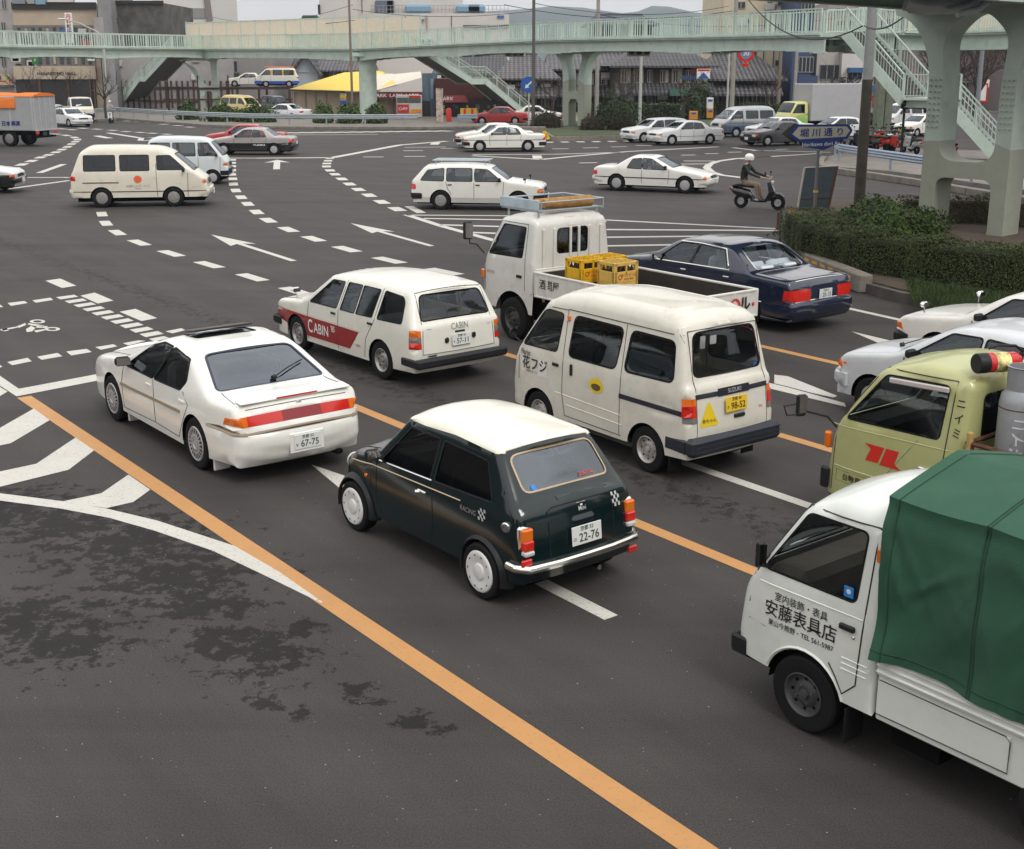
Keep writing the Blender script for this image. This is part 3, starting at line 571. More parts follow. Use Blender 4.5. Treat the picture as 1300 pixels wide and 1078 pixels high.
    e = [(1.54 + .085 * math.cos(a * .5236), .82 + (.035 if 0 < a < 6 else .05) * math.sin(a * .5236)) for a in range(12)]; s.sshape(e, mat('sticker_brown', (.12, .08, .03), .5), t, 'L', 'sticker_picture', .007)
    q = [(u(.64), .50), (u(.64), .27), (u(.67), .26), (u(.90), .365), (u(.90), .395), (u(.67), .51)]; T = MB().add([tuple(s.tpt(a, y, .004)) for a, y in q], [tuple(range(6))]); T.build('triangle_sticker', YL, t, 0); s.ttext('赤ちゃん', u(.70), .385, .05, BLK, t, .004, off=.008); s.ttext('SCL', u(.74), -.44, .04, RED, t, .01, off=.006)
    # interior
    part(t, 'load_floor', mat('dark_floor', (.07, .07, .065), .8), ((1.1, 0, .60), (1.9, 1.22, .03))); seats(t, [1.85], .60, .98, mat('brown_seat', (.13, .10, .08), .9, var=.2)); dash(t, 2.84, 1.15, .98, INB)
    part(t, 'inner_trim', INB, ((1.1, .60, .80), (1.7, .02, .36)), ((1.1, -.60, .80), (1.7, .02, .36))); b = MB(); b.tube([(1.15, .56, 1.32), (.5, .57, 1.32)], .01, 6); b.tube([(2.6, .45, 1.12), (2.1, .52, 1.14)], .02, 6); b.build('guard_rail', mat('pale_rail', (.6, .58, .5), .4), t)
    part(t, 'window_sticker', mat('paper_white', (.7, .7, .68), .6), ((.26, .28, 1.52), (.005, .08, .14)), ((.26, .12, 1.53), (.005, .10, .10))); part(t, 'round_sticker', mat('blue_sticker', (.02, .22, .65), .4), ((.14, -.44, 1.19), (.006, .05, .05), .002))
    underbody(t, s, .265, inset=.17, top=.58, z0=.18); return t

def service_wagon():
    t = thing('estate_car', 'white estate car with a red side stripe and white lettering on its doors', 'car', **at_pose(-.70, 17.32, 129.2))
    P = paint('wagon_white', (.76, .75, .67), .3, .06)
    prof = [(.14, .232, 0, .05, .02), (.10, .42, .04, .07, .04), (.10, .50, .02, .07, .05), (.13, .86, .05, .07, .05), (.17, .92, .04, .07, .04), (.34, 1.30, .08, .08, .05), (.42, 1.375, .06, .10, .03), (.80, 1.405, .2, .12, .02), (1.7, 1.42, .5, .13, .02), (2.42, 1.35, .2, .10, .03), (2.50, 1.32, .03, .07, .04), (3.10, .90, .06, .07, .07), (3.22, .86, .03, .08, .04), (4.0, .77, .1, .07, .03), (4.10, .70, .04, .07, .04), (4.13, .50, .03, .07, .04), (4.08, .28, .02, .05, .02)]
    s = Shell(prof, 1.60, .87, .30, .22, [(.95, .285, .32), (3.38, .285, .32)], 4.15, barrel=.09, rt=(.04, .5), ft=(.07, .7), step=.075, nt=10)
    s.sr('front_window', [(2.94, .875), (2.16, .88), (2.06, 1.28), (2.40, 1.27)], GLS, .03, -.008, .012)
    s.sr('rear_door_window', [(2.05, .88), (1.66, .88), (1.58, 1.29), (1.95, 1.285)], GLS, .02, -.008, .012); s.sr('rear_door_window', [(1.61, .88), (1.18, .89), (1.09, 1.29), (1.53, 1.29)], GLS, .02, -.008, .012)
    s.sr('load_window', [(1.04, .89), (.42, .91), (.44, 1.20), (.50, 1.265), (.96, 1.29)], GLS, .04, -.008, .014)
    RS = paint('stripe_red', (.30, .018, .022), .35, .02)
    s.sr('side_stripe', [(4.3, .50), (3.70, .42), (3.04, .31), (1.78, .315), (1.52, .61), (3.0, .625), (3.7, .635), (4.3, .63)], RS, 0, .003)
    u = lambda z: 2 + (z - .50) / .36
    for nm, z0, z1, m in (('stop_lamp', .58, .67, RED), ('reversing_lamp', .67, .745, mat('smoked_lens', (.18, .18, .18), .2)), ('indicator_lamp', .745, .84, AMB)):
        s.sr(nm, [(-.2, z0), (.22, z0), (.22, z1), (-.2, z1)], m, 0, .008, join=True)
        for sg in (1, -1): s.tr(nm, [(u(z0), sg * .655), (u(z1), sg * .655), (u(z1), sg * 2), (u(z0), sg * 2)], m, 0, .008, join=True)
    s.tr('tailgate_window', [(4.10, -.60), (4.10, .60), (4.97, .52), (4.97, -.52)], glass('clear_rear_glass', (.92, .95, .95), 1.6), .06, -.006, .02)
    s.tr('windscreen', [(10.08, -.52), (10.08, .52), (10.95, .62), (10.95, -.62)], GLS, .06, -.006, .018)
    s.build(t, P); g = MB()
    s.seam(g, [(2.00, 1.31), (2.10, .85), (2.12, .26)], closed=False); s.seam(g, [(1.02, 1.32), (1.11, .85), (1.33, .55), (1.38, .26)], closed=False); s.seam(g, [(2.98, .86), (3.02, .60), (3.02, .27)], closed=False)
    s.tseam(g, [(1.9, -.64), (5.2, -.58)]); s.tseam(g, [(1.9, .64), (5.2, .58)]); s.tseam(g, [(1.9, -.64), (1.9, .64)]); s.tseam(g, [(5.4, -.58), (5.4, .58)]); s.tseam(g, [(12.2, -.68), (13.2, -.66)]); s.tseam(g, [(12.2, .68), (13.2, .66)]); g.build('panel_gaps', GAPM, t)
    GD = mat('gold_pinstripe', (.55, .42, .26), .4); b = MB(); s.seam(b, [(4.1, .655), (3.05, .645), (1.48, .63)], closed=False, w=.004); s.seam(b, [(3.05, .295), (1.80, .30)], closed=False, w=.004); b.build('pinstripe', GD, t)
    WL = mat('white_letters', (.78, .77, .72), .5); s.stext('C', 2.93, .475, .29, WL, t, 'L', .016, .74, off=.008); s.stext('ABIN', 2.60, .465, .225, WL, t, 'L', .014, .88, off=.008); s.stext("'85", 2.25, .535, .13, WL, t, 'L', .012, .8, off=.008)
    s.stext('CABIN', 1.55, .40, .05, mat('red_letters', (.45, .04, .03), .5), t, 'L', .0); s.ttext('CABIN', u(.83), 0, .11, GRL, t, .0, .95, off=.006); s.ttext('Sunny', u(.845), .52, .03, GRL, t, .0); s.ttext('1500', u(.80), -.54, .03, GRL, t, .0)
    b = MB(); b.box((.03, 0, .38), (.13, 1.62, .13), bev=.03); b.box((.20, .79, .38), (.42, .05, .12), bev=.02); b.box((.20, -.79, .38), (.42, .05, .12), bev=.02); b.build('rear_bumper', PLA, t)
    b = MB(); b.box((4.14, 0, .42), (.12, 1.58, .15), bev=.04); b.box((4.02, .77, .42), (.22, .05, .14), bev=.02); b.box((4.02, -.77, .42), (.22, .05, .14), bev=.02); b.build('front_bumper', PLA, t)
    plate(t, (.035, 0, .655), .05, '京都 45', '57-11', 'す'); part(t, 'plate_bracket', PLA, ((.06, .24, .66), (.04, .07, .08), .02), ((.06, -.24, .68), (.04, .07, .08), .02), ((.075, 0, .765), (.03, .18, .03), .01)); part(t, 'badge_strip', PLA, ((.055, .50, .47), (.02, .16, .02)))
    for sg in (1, -1):
        for x in (2.24, 1.22): part(t, 'door_handle', PLA, (s.spt(x, .79, .008, sg), (.13, .02, .035), .008))
        wheel(t, 3.38, sg * .70, .285, .165, 'steel', sg, .62, STL); wheel(t, .95, sg * .70, .285, .165, 'steel', sg, .62, STL); fender_mirror(t, (3.66, sg * .60, .80), sg, mat('mirror_chrome', (.7, .7, .7), .15, 1))
    LSE = mat('light_seat', (.30, .31, .33), .9, var=.15); seats(t, [2.12], .66, .76, LSE); part(t, 'rear_seat', LSE, ((1.28, 0, .64), (.14, 1.25, .5), .05, 0, -.2)); dash(t, 2.90, 1.2, .84); part(t, 'load_floor', LSE, ((.75, 0, .62), (.9, 1.3, .03)))
    part(t, 'cargo', mat('cargo_pale', (.45, .30, .22), .9, var=.4), ((.8, .1, .70), (.4, .8, .2), .05, .3), ((.62, -.3, .68), (.3, .35, .16), .05, -.4)); underbody(t, s, .285, top=.55, z0=.18); return t

def blue_sedan():
    t = thing('sedan_car', 'dark blue executive sedan with chrome trim and white seat covers', 'car', **at_pose(5.40, 21.0, 127.0))
    P = paint('midnight_blue', (.011, .017, .040), .16, .02, coat=1); RF = P
    prof = [(.12, .21, 0, .05, .02), (.03, .36, .05, .08, .05), (.02, .50, .04, .10, .07), (.08, .55, .02, .07, .06), (.09, .78, .03, .05, .05), (.16, .90, .05, .05, .03), (.35, .92, .05, .06, .02), (1.0, .95, .08, .06, .02), (1.55, 1.33, .2, .08, .04), (2.1, 1.395, .3, .11, .02), (2.9, 1.35, .2, .09, .03), (3.6, .96, .1, .07, .05), (4.45, .84, .2, .07, .03), (4.62, .74, .05, .08, .05), (4.68, .50, .06, .10, .06), (4.60, .26, .02, .05, .02)]
    s = Shell(prof, 1.69, .91, .38, .20, [(1.05, .31, .35), (3.75, .31, .35)], 4.69, barrel=.09, rt=(.06, .6), ft=(.07, .7), step=.08, nt=10)
    s.sr('front_window', [(3.34, .945), (2.50, .95), (2.38, 1.295), (2.84, 1.28)], GLS, .03, -.008, .014); s.sr('rear_window', [(2.45, .95), (1.56, .965), (1.74, 1.26), (2.34, 1.295)], GLS, .03, -.008, .014)
    BC = mat('bright_chrome', (.85, .84, .78), .14, 1)
    s.sr('bumper', [(-.3, .28), (.62, .28), (.62, .48), (-.3, .52)], P, 0, .02, join=True); s.tr('bumper', [(.3, -2), (.3, 2), (2.3, 2), (2.3, -2)], P, 0, .02, join=True)
    s.sr('lower_trim', [(-.3, .235), (5, .235), (5, .26), (-.3, .26)], BC, 0, .006)
    u = lambda z: 3 + (z - .55) / .23
    s.sr('tail_lamp', [(-.2, .56), (.24, .575), (.22, .75), (-.2, .765)], RED, 0, .01, join=True)
    for sg in (1, -1): s.tr('tail_lamp', [(u(.56), sg * .36), (u(.765), sg * .36), (u(.765), sg * 2), (u(.56), sg * 2)], RED, 0, .01, join=True)
    s.tr('rear_windscreen', [(7.1, -.60), (7.1, .60), (7.93, .52), (7.93, -.52)], glass('clear_rear_glass', (.92, .95, .95), 1.6), .05, -.006, .02, gm=BC); s.tr('windscreen', [(10.1, -.50), (10.1, .50), (10.94, .64), (10.94, -.64)], GLS, .05, -.006, .02, gm=BC)
    s.build(t, P); g = MB(); s.seam(g, [(2.46, .93), (2.44, .26)], closed=False); s.seam(g, [(3.46, .93), (3.42, .26)], closed=False); s.seam(g, [(1.44, .96), (1.42, .60), (1.46, .28)], closed=False); s.tseam(g, [(5.2, -.68), (6.9, -.66)]); s.tseam(g, [(5.2, .68), (6.9, .66)]); g.build('panel_gaps', mat('dark_gap', (.002, .004, .004), .9), t)
    b = MB(); s.seam(b, [(3.40, .925), (1.50, .95), (1.70, 1.29), (2.34, 1.32), (2.86, 1.31)], closed=False, w=.011); s.seam(b, [(4.66, .52), (.70, .50)], closed=False, w=.009); s.tseam(b, [(5.0, -.62), (5.0, .62)], w=.009); s.tseam(b, [(2.95, -.7), (2.95, .7)], w=.008); s.tseam(b, [(1.8, -.7), (1.8, .7)], w=.012); b.build('chrome_trim', BC, t)
    b = MB(); [s.tseam(b, [(u(z), sg * .37), (u(z), sg * .72)], w=.010) for z in (.62, .70) for sg in (1, -1)]; b.build('lamp_bars', RDK, t)
    plate(t, (-.0, 0, .66), .0, '京都 33', '20-15', 'さ'); wheel(t, 3.75, .75, .31, .19, 'cover', 1, .66, SIL)
    for sg in (1, -1):
        wheel(t, 1.05, sg * .74, .31, .19, 'cover', sg, .66, SIL); (sg < 0) and wheel(t, 3.75, -.75, .31, .19, 'cover', sg, .66, SIL); door_mirror(t, s.spt(3.25, .96, -.02, sg), sg, P)
        for x in (2.62, 1.55): part(t, 'door_handle', BC, (s.spt(x, .82, .008, sg), (.14, .02, .03), .008))
    q = s.spt(1.12, 1.07, .01, 1); MB().lathe([(.03, 0), (.001, .012)], Matrix.Translation(q) @ Matrix.Rotation(-math.pi / 2 - .38, 4, 'X'), 14).build('pillar_badge', BC, t)
    seats(t, [2.25], .70, .84, WLN); part(t, 'rear_seat', WLN, ((1.45, .35, .84), (.16, .62, .45), .06, 0, -.3), ((1.45, -.35, .84), (.16, .62, .45), .06, 0, -.3)); dash(t, 3.15, 1.3, .90); part(t, 'rear_shelf', INT, ((1.12, 0, .93), (.35, 1.2, .03)))
    part(t, 'shelf_cushion', WLN, ((1.15, .3, .985), (.2, .35, .08), .03), ((1.15, -.3, .985), (.2, .35, .08), .03)); underbody(t, s, .31, top=.6, z0=.16); return t
def flat_shell_side(): pass
def crate_truck():
    pose = (2.99, 17.68, 127.2)
    t = thing('flatbed_truck', 'white flatbed truck carrying yellow beer crates behind its cab', 'truck', **at_pose(*pose))
    P = paint('truck_white', (.68, .67, .63), .38, .08)
    prof = [(3.32, .86, 0, .03, .01), (3.30, 1.30, .02, .05, .01), (3.30, 1.98, .08, .08, .02), (3.42, 2.09, .10, .12, .03), (4.0, 2.10, .2, .14, .03), (4.25, 2.0, .05, .07, .05), (4.62, 1.36, .06, .07, .06), (4.72, 1.20, .06, .08, .05), (4.75, .5, .05, .08, .03), (4.72, .36, .02, .05, .02)]
    s = Shell(prof, 1.66, 1.36, .12, .50, [(3.86, .36, .47)], 4.75, barrel=.04, rt=(0, .1), ft=(.06, .4), step=.08, nt=10, sillx=(3.32, 4.72))
    s.sr('door_window', [(4.50, 1.40), (3.60, 1.42), (3.56, 1.90), (4.14, 1.91)], GLS, .03, -.008, .016); s.tr('windscreen', [(5.1, -.66), (5.1, .66), (5.95, .70), (5.95, -.70)], GLS, .06, -.006, .02)
    s.tr('rear_window', [(1.28, .32), (1.28, -.30), (1.84, -.30), (1.84, .32)], GLD, .06, -.01, .02)
    s.build(t, P); g = MB(); s.seam(g, [(3.50, 1.96), (3.52, .88)], closed=False); s.seam(g, [(4.22, 1.96), (4.62, 1.36), (4.64, .75)], closed=False); s.seam(g, [(3.50, 1.96), (4.22, 1.96)], closed=False); g.build('panel_gaps', GAPM, t)
    b = MB(); [b.box((3.275, y, 1.30), (.05, .045, 1.2), bev=.015) for y in (.62, .40, .06, -.12, -.36, -.60)]; [b.box((3.275, y, 1.05), (.04, .03, .5), bev=.01) for y in (.2, -.24)]; b.build('cab_back_ribs', P, t)
    s.stext('ELF150', 4.46, 1.08, .075, GRL, t, 'L', .002, 1.1); part(t, 'door_handle', PLA, (s.spt(3.66, 1.10, .008), (.14, .02, .05), .008)); part(t, 'indicator_lamp', AMB, ((4.70, .80, 1.02), (.08, .05, .15), .015))
    part(t, 'marker_lamp', AMB, ((4.0, .5, 2.14), (.08, .05, .04), .01), ((4.0, -.5, 2.14), (.08, .05, .04), .01))
    for sg in (1, -1):
        wheel(t, 3.86, sg * .72, .36, .20, 'steel', sg, .56, mat('dark_rim', (.05, .05, .05), .6, var=.3)); wheel(t, 1.0, sg * .70, .30, .24, 'steel', sg, .56, MATS['dark_rim'])
    b = MB(); q = Vector((4.66, .80, 1.36)); b.tube([q, q + Vector((.10, .10, .16)), q + Vector((.12, .22, .18)), q + Vector((.12, .24, .30))], .014, 6); b.box(q + Vector((.12, .26, .40)), (.05, .17, .30), rz=-.3, bev=.03); m = b.build('mirror', PLA, t); MB().box(q + Vector((.092, .25, .40)), (.01, .13, .25), rz=-.3).build('mirror_glass', CHR, m, 0)
    # load bed
    fl = mat('bed_floor', (.035, .03, .026), .8, var=.3)
    part(t, 'bed_floor', fl, ((1.62, 0, .84), (3.22, 1.62, .06), .01)); [part(t, 'gate_liner', fl, (c, d, .004)) for c, d in (((1.62, .805, 1.03), (3.16, .01, .36)), ((1.62, -.805, 1.03), (3.16, .01, .36)), ((3.21, 0, 1.03), (.01, 1.58, .36)), ((.03, 0, 1.03), (.01, 1.58, .36)))]; BP = paint('bed_white', (.66, .65, .60), .45, .10)
    for nm, c, d in (('side_gate', (1.62, .83, 1.03), (3.22, .035, .40)), ('side_gate', (1.62, -.83, 1.03), (3.22, .035, .40)), ('tail_gate', (0, 0, 1.03), (.035, 1.66, .40)), ('head_board', (3.24, 0, 1.05), (.04, 1.64, .44))):
        b = MB(); b.box(c, d, bev=.008); ax = 0 if d[0] > d[1] else 1; L = d[ax]
        for z in (.84, 1.22): b.box((c[0], c[1], z), (d[0] + .02, d[1] + .02, .035), bev=.008)
        for f in (-.49, -.2, .1, .4, .49):
            p = list(c); p[ax] += L * f; e = [.05, .05]; e[1 - ax] = d[1 - ax] + .018; b.box(p, (e[0], e[1], .38), bev=.006)
        b.build(nm, BP, t)
    b = MB(); textobj('酒問屋', .17, face_T((2.85, .853, 1.045), (-1, 0, 0)), BLK, mb=b, bold=.008, sx_=1.0); b.build('lettering', BLK, t, 0)
    b = MB(); textobj('ル', .24, face_T((-.034, -.54, 1.03), (0, -1, 0)), BLK, mb=b, bold=.03); b.build('lettering', BLK, t, 0)
    T = face_T((-.034, -.33, 1.03), (0, -1, 0)); rg = MB(); N = 24
    rg.add([T @ Vector((r_ * math.cos(6.2832 * k / N), r_ * math.sin(6.2832 * k / N), 0)) for k in range(N) for r_ in (.082, .115)], [(2 * k, 2 * k + 1, (2 * k + 3) % (2 * N), (2 * k + 2) % (2 * N)) for k in range(N)]); rg.box(T @ Vector((0, 0, 0)), (.006, .14, .02)); rg.build('ring_emblem', RED, t, 0)
    rg = MB().lathe([(.03, 0), (.001, .004)], face_T((-.024, -.73, 1.02), (0, -1, 0)), 14); rg.build('red_reflector', RED, t)
    part(t, 'tail_lamp', RED, ((.02, .6, .70), (.05, .26, .10), .01), ((.02, -.6, .70), (.05, .26, .10), .01)); b = MB(); b.box((2.3, .35, .62), (4.3, .1, .16)); b.box((2.3, -.35, .62), (4.3, .1, .16)); b.box((3.9, 0, .6), (1.3, 1.1, .5)); b.box((1.0, 0, .45), (.3, 1.2, .2)); b.box((2.2, .6, .55), (.6, .3, .3)); b.build('chassis', DRK, t)
    seats(t, [3.72], .75, 1.25, SEA, head=False); dash(t, 4.40, 1.4, 1.36)
    # roof rack with a rolled mat
    rk = MB(); zr = 2.17
    for x in (3.42, 4.22): rk.tube([(x, .66, zr), (x, -.66, zr)], .018, 6); [rk.tube([(x, y, 2.04), (x, y, zr)], .018, 6) for y in (.62, -.62)]
    for y in (.66, -.66): rk.tube([(3.30, y, zr), (4.35, y, zr)], .018, 6); rk.tube([(3.30, y, zr + .15), (4.35, y, zr + .15)], .014, 6); [rk.tube([(x, y, zr), (x, y, zr + .15)], .012, 6) for x in (3.3, 3.65, 4.0, 4.35)]
    rk.tube([(3.30, .66, zr + .15), (3.30, -.66, zr + .15)], .014, 6); rk.tube([(4.35, .66, zr + .15), (4.35, -.66, zr + .15)], .014, 6); [rk.tube([(x, .66, zr), (x, -.66, zr)], .010, 6) for x in (3.55, 3.8, 4.05)]
    rk.build('roof_rack', mat('rack_grey', (.40, .45, .48), .4, .4), t); part(t, 'rack_board', mat('board_blue', (.42, .50, .55), .6, var=.2), ((3.85, .68, zr + .10), (1.05, .02, .17)))
    ca, sa = math.cos(R(pose[2])), math.sin(R(pose[2])); Wd = lambda p: Vector((pose[0] + ca * p[0] - sa * p[1], pose[1] + sa * p[0] + ca * p[1], p[2]))
    b = MB(); b.tube([Wd((3.5, .45, zr + .10)), Wd((3.5, .3, zr + .10)), Wd((3.5, -.55, zr + .10))], [.07, .095, .095], 14); b.tube([Wd((3.75, .45, zr + .09)), Wd((3.7, -.5, zr + .09))], .075, 12); b.add(*([[], []])); tag(b.build('rolled_mat', mat('straw_mat', (.36, .19, .06), .9, var=.35, vscale=12), None), 'brown rolled straw mat tied on the truck cab roof rack', 'mat')
    pass
    # beer crates
    def crate(x, y, z, rz, lab, c):
        q = thing('beer_crate', lab, 'crate', Wd((x, y, z)), R(pose[2] + rz), 'yellow beer crates on the truck bed'); w, d, h = .50, .41, .31; yl = mat('crate_yellow' + c, {'a': (.72, .42, .015), 'b': (.68, .44, .10)}[c], .45, var=.12, vscale=5); b = MB()
        for sx_ in (-1, 1):
            for sy in (-1, 1): b.box((sx_ * (w / 2 - .03), sy * (d / 2 - .03), h / 2), (.06, .06, h), bev=.006)
        for z_, hh in ((.085, .17), (h - .025, .05)):
            for sy in (-1, 1): b.box((0, sy * (d / 2 - .008), z_), (w - .02, .016, hh), bev=.003)
            for sx_ in (-1, 1): b.box((sx_ * (w / 2 - .008), 0, z_), (.016, d - .02, hh), bev=.003)
        for sy in (-1, 1): b.box((0, sy * (d / 2 - .008), h * .66), (.03, .016, .2)); 
        b.box((0, 0, .01), (w - .02, d - .02, .015)); [b.box((w * k / 5 - w / 2, 0, h - .02), (.008, d - .03, .03)) for k in range(1, 5)]; [b.box((0, d * k / 4 - d / 2, h - .02), (w - .03, .008, .03)) for k in range(1, 4)]; b.build('crate_body', yl, q)
        b = MB()
        for i in range(5):
            for j in range(4): b.lathe([(.034, .02), (.034, .17), (.013, .22), (.014, .275), (.001, .28)], Matrix.Translation(((i - 2) * .088, (j - 1.5) * .086, 0)), 8)
        b.build('bottles', mat('brown_bottle', (.05, .022, .012), .15, coat=.5), q); b = MB()
        for T in (face_T((0, d / 2 + .003, .085), (-1, 0, 0)), face_T((-w / 2 - .003, 0, .085), (0, -1, 0))):
            textobj('キリンビール', .066, T @ Matrix.Translation((.05, .02, 0)), RED, mb=b, bold=.012, sx_=.8); textobj('KIRIN BEER', .038, T @ Matrix.Translation((.05, -.035, 0)), RED, mb=b, bold=.01)
            b.add([T @ Vector((-.13 + r_ * math.cos(.5236 * k), r_ * math.sin(.5236 * k), 0)) for k in range(12) for r_ in (.026, .042)], [(2 * k, 2 * k + 1, (2 * k + 3) % 24, (2 * k + 2) % 24) for k in range(12)])
        b.build('lettering', mat('crate_red', (.50, .03, .02), .5), q, 0)
    for x, y, rz, n, c, lab in ((2.55, .36, 90, 2, 'a', 'nearest the cab, left hand stack'), (2.0, .16, 90, 2, 'b', 'nearest the tail gate'), (2.55, -.10, 90, 2, 'a', 'in the far stack beside the cab')):
        for k in range(n): crate(x, y, .875 + k * .315, rz, ('upper' if k else 'lower') + ' yellow beer crate ' + lab, c)
    return t

def kei_cab(t, P, x0, zroof, zb, W, win, wheelx, R_=.27, front=3.28, rooff=2.66, wsb=3.02, names=True, sill=.36):
    prof = [(x0, sill + .02, 0, .03, .01), (x0, zroof - .10, .06, .08, .02), (x0 + .12, zroof, .10, .14, .04), ((x0 + rooff) / 2 + .1, zroof + .02, .2, .14, .04), (rooff, zroof - .12, .08, .08, .05), (wsb, zb, .08, .08, .07), (front - .06, zb - .15, .08, .09, .05), (front, .50, .06, .09, .04), (front - .04, .30, .02, .05, .02)]
    s = Shell(prof, W, zb - .03, .13, sill, [(wheelx, R_, R_ + .05)] if wheelx else [], front + .01, barrel=.06, rt=(0, .1), ft=(.07, .45), step=.065, nt=10, sillx=(x0, front - .05))
    s.sr('door_window', win, GLS, .04, -.008, .015); s.tr('windscreen', [(4.1, -.50), (4.1, .50), (4.95, .57), (4.95, -.57)], GLS, .06, -.006, .02)
    s.tr('rear_window', [(.62, .42), (.62, -.42), (.92, -.42), (.92, .42)], GLD, .05, -.01, .02)
    s.build(t, P); return s

def canopy_truck():
    pose = (4.13, 6.03, 128.0)
    t = thing('canvas_truck', 'small white truck with black shop lettering on its door and a green canvas cover', 'truck', **at_pose(*pose))
    P = paint('pale_truck_white', (.72, .75, .70), .30, .05)
    s = kei_cab(t, P, 2.04, 1.70, 1.04, 1.395, [(2.985, 1.085), (2.24, 1.085), (2.22, 1.545), (2.68, 1.545)], 2.60, .272, 3.27, 2.74, 3.10)
    g = MB(); s.seam(g, [(2.14, 1.60), (2.15, 1.05), (2.18, .52), (2.28, .42), (2.34, .52), (2.40, .60)], closed=False, w=.006); s.seam(g, [(2.14, 1.60), (2.72, 1.59), (3.08, 1.02)], closed=False, w=.006); s.seam(g, [(3.10, 1.0), (3.12, .78)], closed=False, w=.005); s.seam(g, [(3.12, .66), (2.95, .655)], closed=False, w=.002); g.build('panel_gaps', GAPM, t)
    # crease along the door and arch lip
    g = MB(); s.seam(g, [(3.14, .975), (2.16, .985)], closed=False, w=.005); s.seam(g, [(2.60 + .335 * math.cos(R(a)), .272 + .335 * math.sin(R(a))) for a in range(20, 175, 12)], closed=False, w=.012); [s.seam(g, [(2.30, z), (2.10, z)], closed=False, w=.006) for z in (.60, .64, .68)]; g.build('body_creases', P, t)
    sk = .10
    for body, x, z, sz, bo in (('室内装飾・表具', 2.655, .905, .068, .006), ('安藤表具店', 2.655, .80, .126, .009), ('東山今熊野・TEL 561-5987', 2.645, .705, .050, .010)): s.stext(body, x, z, sz, BLK, t, 'L', bo, .98 if sz > .1 else .95, slope=0, off=.005)
    part(t, 'door_handle', PLA, (s.spt(2.27, .90, .012), (.12, .03, .04), .008)); q = s.spt(2.22, .845, .006); MB().lathe([(.013, 0), (.001, .006)], Matrix.Translation(q) @ Matrix.Rotation(-math.pi / 2, 4, 'X'), 12).build('door_lock', CHR, t)
    part(t, 'indicator_lamp', AMB, (s.spt(2.10, 1.44, .012), (.05, .03, .10), .01)); part(t, 'window_sticker', mat('blue_sticker', (.02, .22, .65), .4), (s.spt(2.30, 1.13, -.004), (.075, .006, .075), .002)); q = s.spt(2.30, 1.135, .0); MB().lathe([(.018, 0), (.001, .001)], Matrix.Translation(q) @ Matrix.Rotation(-math.pi / 2, 4, 'X'), 12).build('sticker_dot', PWH, t)
    b = MB(); q = s.spt(2.985, 1.09, 0); b.tube([q, q + Vector((.01, .05, .02))], .018, 8); b.box(q + Vector((.02, .05, .09)), (.035, .07, .19), rz=-.5, bev=.017); m = b.build('mirror', PLA, t); MB().box(q + Vector((.0, .045, .09)), (.006, .05, .15), rz=-.5).build('mirror_glass', GLD, m, 0)
    b = MB(); b.box((3.26, 0, .41), (.07, 1.34, .14), bev=.025); b.box((3.20, .66, .41), (.14, .035, .14), bev=.015); b.build('front_bumper', PLA, t)
    for sg in (1, -1):
        wheel(t, 2.60, sg * .61, .272, .16, 'steel', sg, .58, mat('dark_rim', (.05, .05, .05), .6, var=.3)); wheel(t, .75, sg * .61, .272, .16, 'steel', sg, .58, MATS['dark_rim'])
    part(t, 'mud_flap', RUB, ((2.24, .60, .20), (.015, .2, .26), .003))
    # bed side below the canvas
    b = MB(); b.box((1.0, .675, .52), (2.04, .03, .34), bev=.012); b.box((1.0, -.675, .52), (2.04, .03, .34), bev=.012); b.build('bed_skirt', P, t)
    b = MB(); b.box((1.0, .695, .78), (2.04, .03, .22), bev=.01); [b.box((1.0, .712, z), (2.04, .02, .022), bev=.008) for z in (.70, .745, .79, .835)]; b.box((1.0, -.695, .78), (2.04, .03, .22), bev=.01); b.box((0, 0, .78), (.03, 1.4, .22), bev=.01); b.build('side_gate', P, t)
    b = MB(); b.box((1.55, .694, .52), (.92, .012, .24), bev=.004); b.build('battery_hatch', P, t); g = MB(); g.tube([(2.0, .70, .64), (1.12, .70, .64), (1.09, .70, .61), (1.09, .70, .41), (2.0, .70, .40)], .004, 4); g.build('hatch_gap', GAPM, t)
    part(t, 'bed_floor', DRK, ((1.0, 0, .64), (2.0, 1.34, .04))); b = MB(); b.box((1.5, 0, .42), (3.2, .9, .30)); b.box((2.9, 0, .45), (.6, 1.2, .3)); b.box((1.75, .5, .28), (.35, .25, .16)); b.build('chassis', DRK, t)
    for ax in (2.60,):
        b = MB(); N = 12; [b.add([(ax + .325 * math.cos(math.pi * k / N), yy, .272 + .325 * math.sin(math.pi * k / N)) for yy in (.66, .4)] + [(ax + .325 * math.cos(math.pi * (k + 1) / N), yy, .272 + .325 * math.sin(math.pi * (k + 1) / N)) for yy in (.4, .66)], [(0, 1, 2, 3)]) for k in range(N)]; b.build('wheel_well', DRK, t)
    seats(t, [2.28], .62, .98, SEA, head=False); dash(t, 2.88, 1.2, 1.03, INB, sgy=-1); part(t, 'papers', mat('old_paper', (.62, .52, .36), .8), ((2.90, .12, 1.03), (.14, .38, .012), .002, .2), ((2.88, .40, 1.03), (.12, .14, .012), .002, -.3)); part(t, 'door_card', INB, ((2.62, -.63, .86), (.85, .02, .36)))
    # canvas cover
    bm = bmesh.new(); nx, ny = 110, 110; half = .735; zs = 1.86; prof = []
    def sec(v):     # v 0..1 across: left hem up over the ridge to the right hem
        L1 = 1.08; w = [(-1, 0), (0, 0)]; t_ = v * 2 - 1; a = abs(t_); sgn = 1 if t_ < 0 else -1
        if a > .42:
            k = (1 - a) / .58; y = half - .02 * k - .03 * max(0, k - .85) / .15; z = .80 + (zs - .80) * k
        else:
            k = a / .42; y = (half - .035) * k; z = zs + .015 + .16 * (1 - k) ** .9
        return sgn * y, z
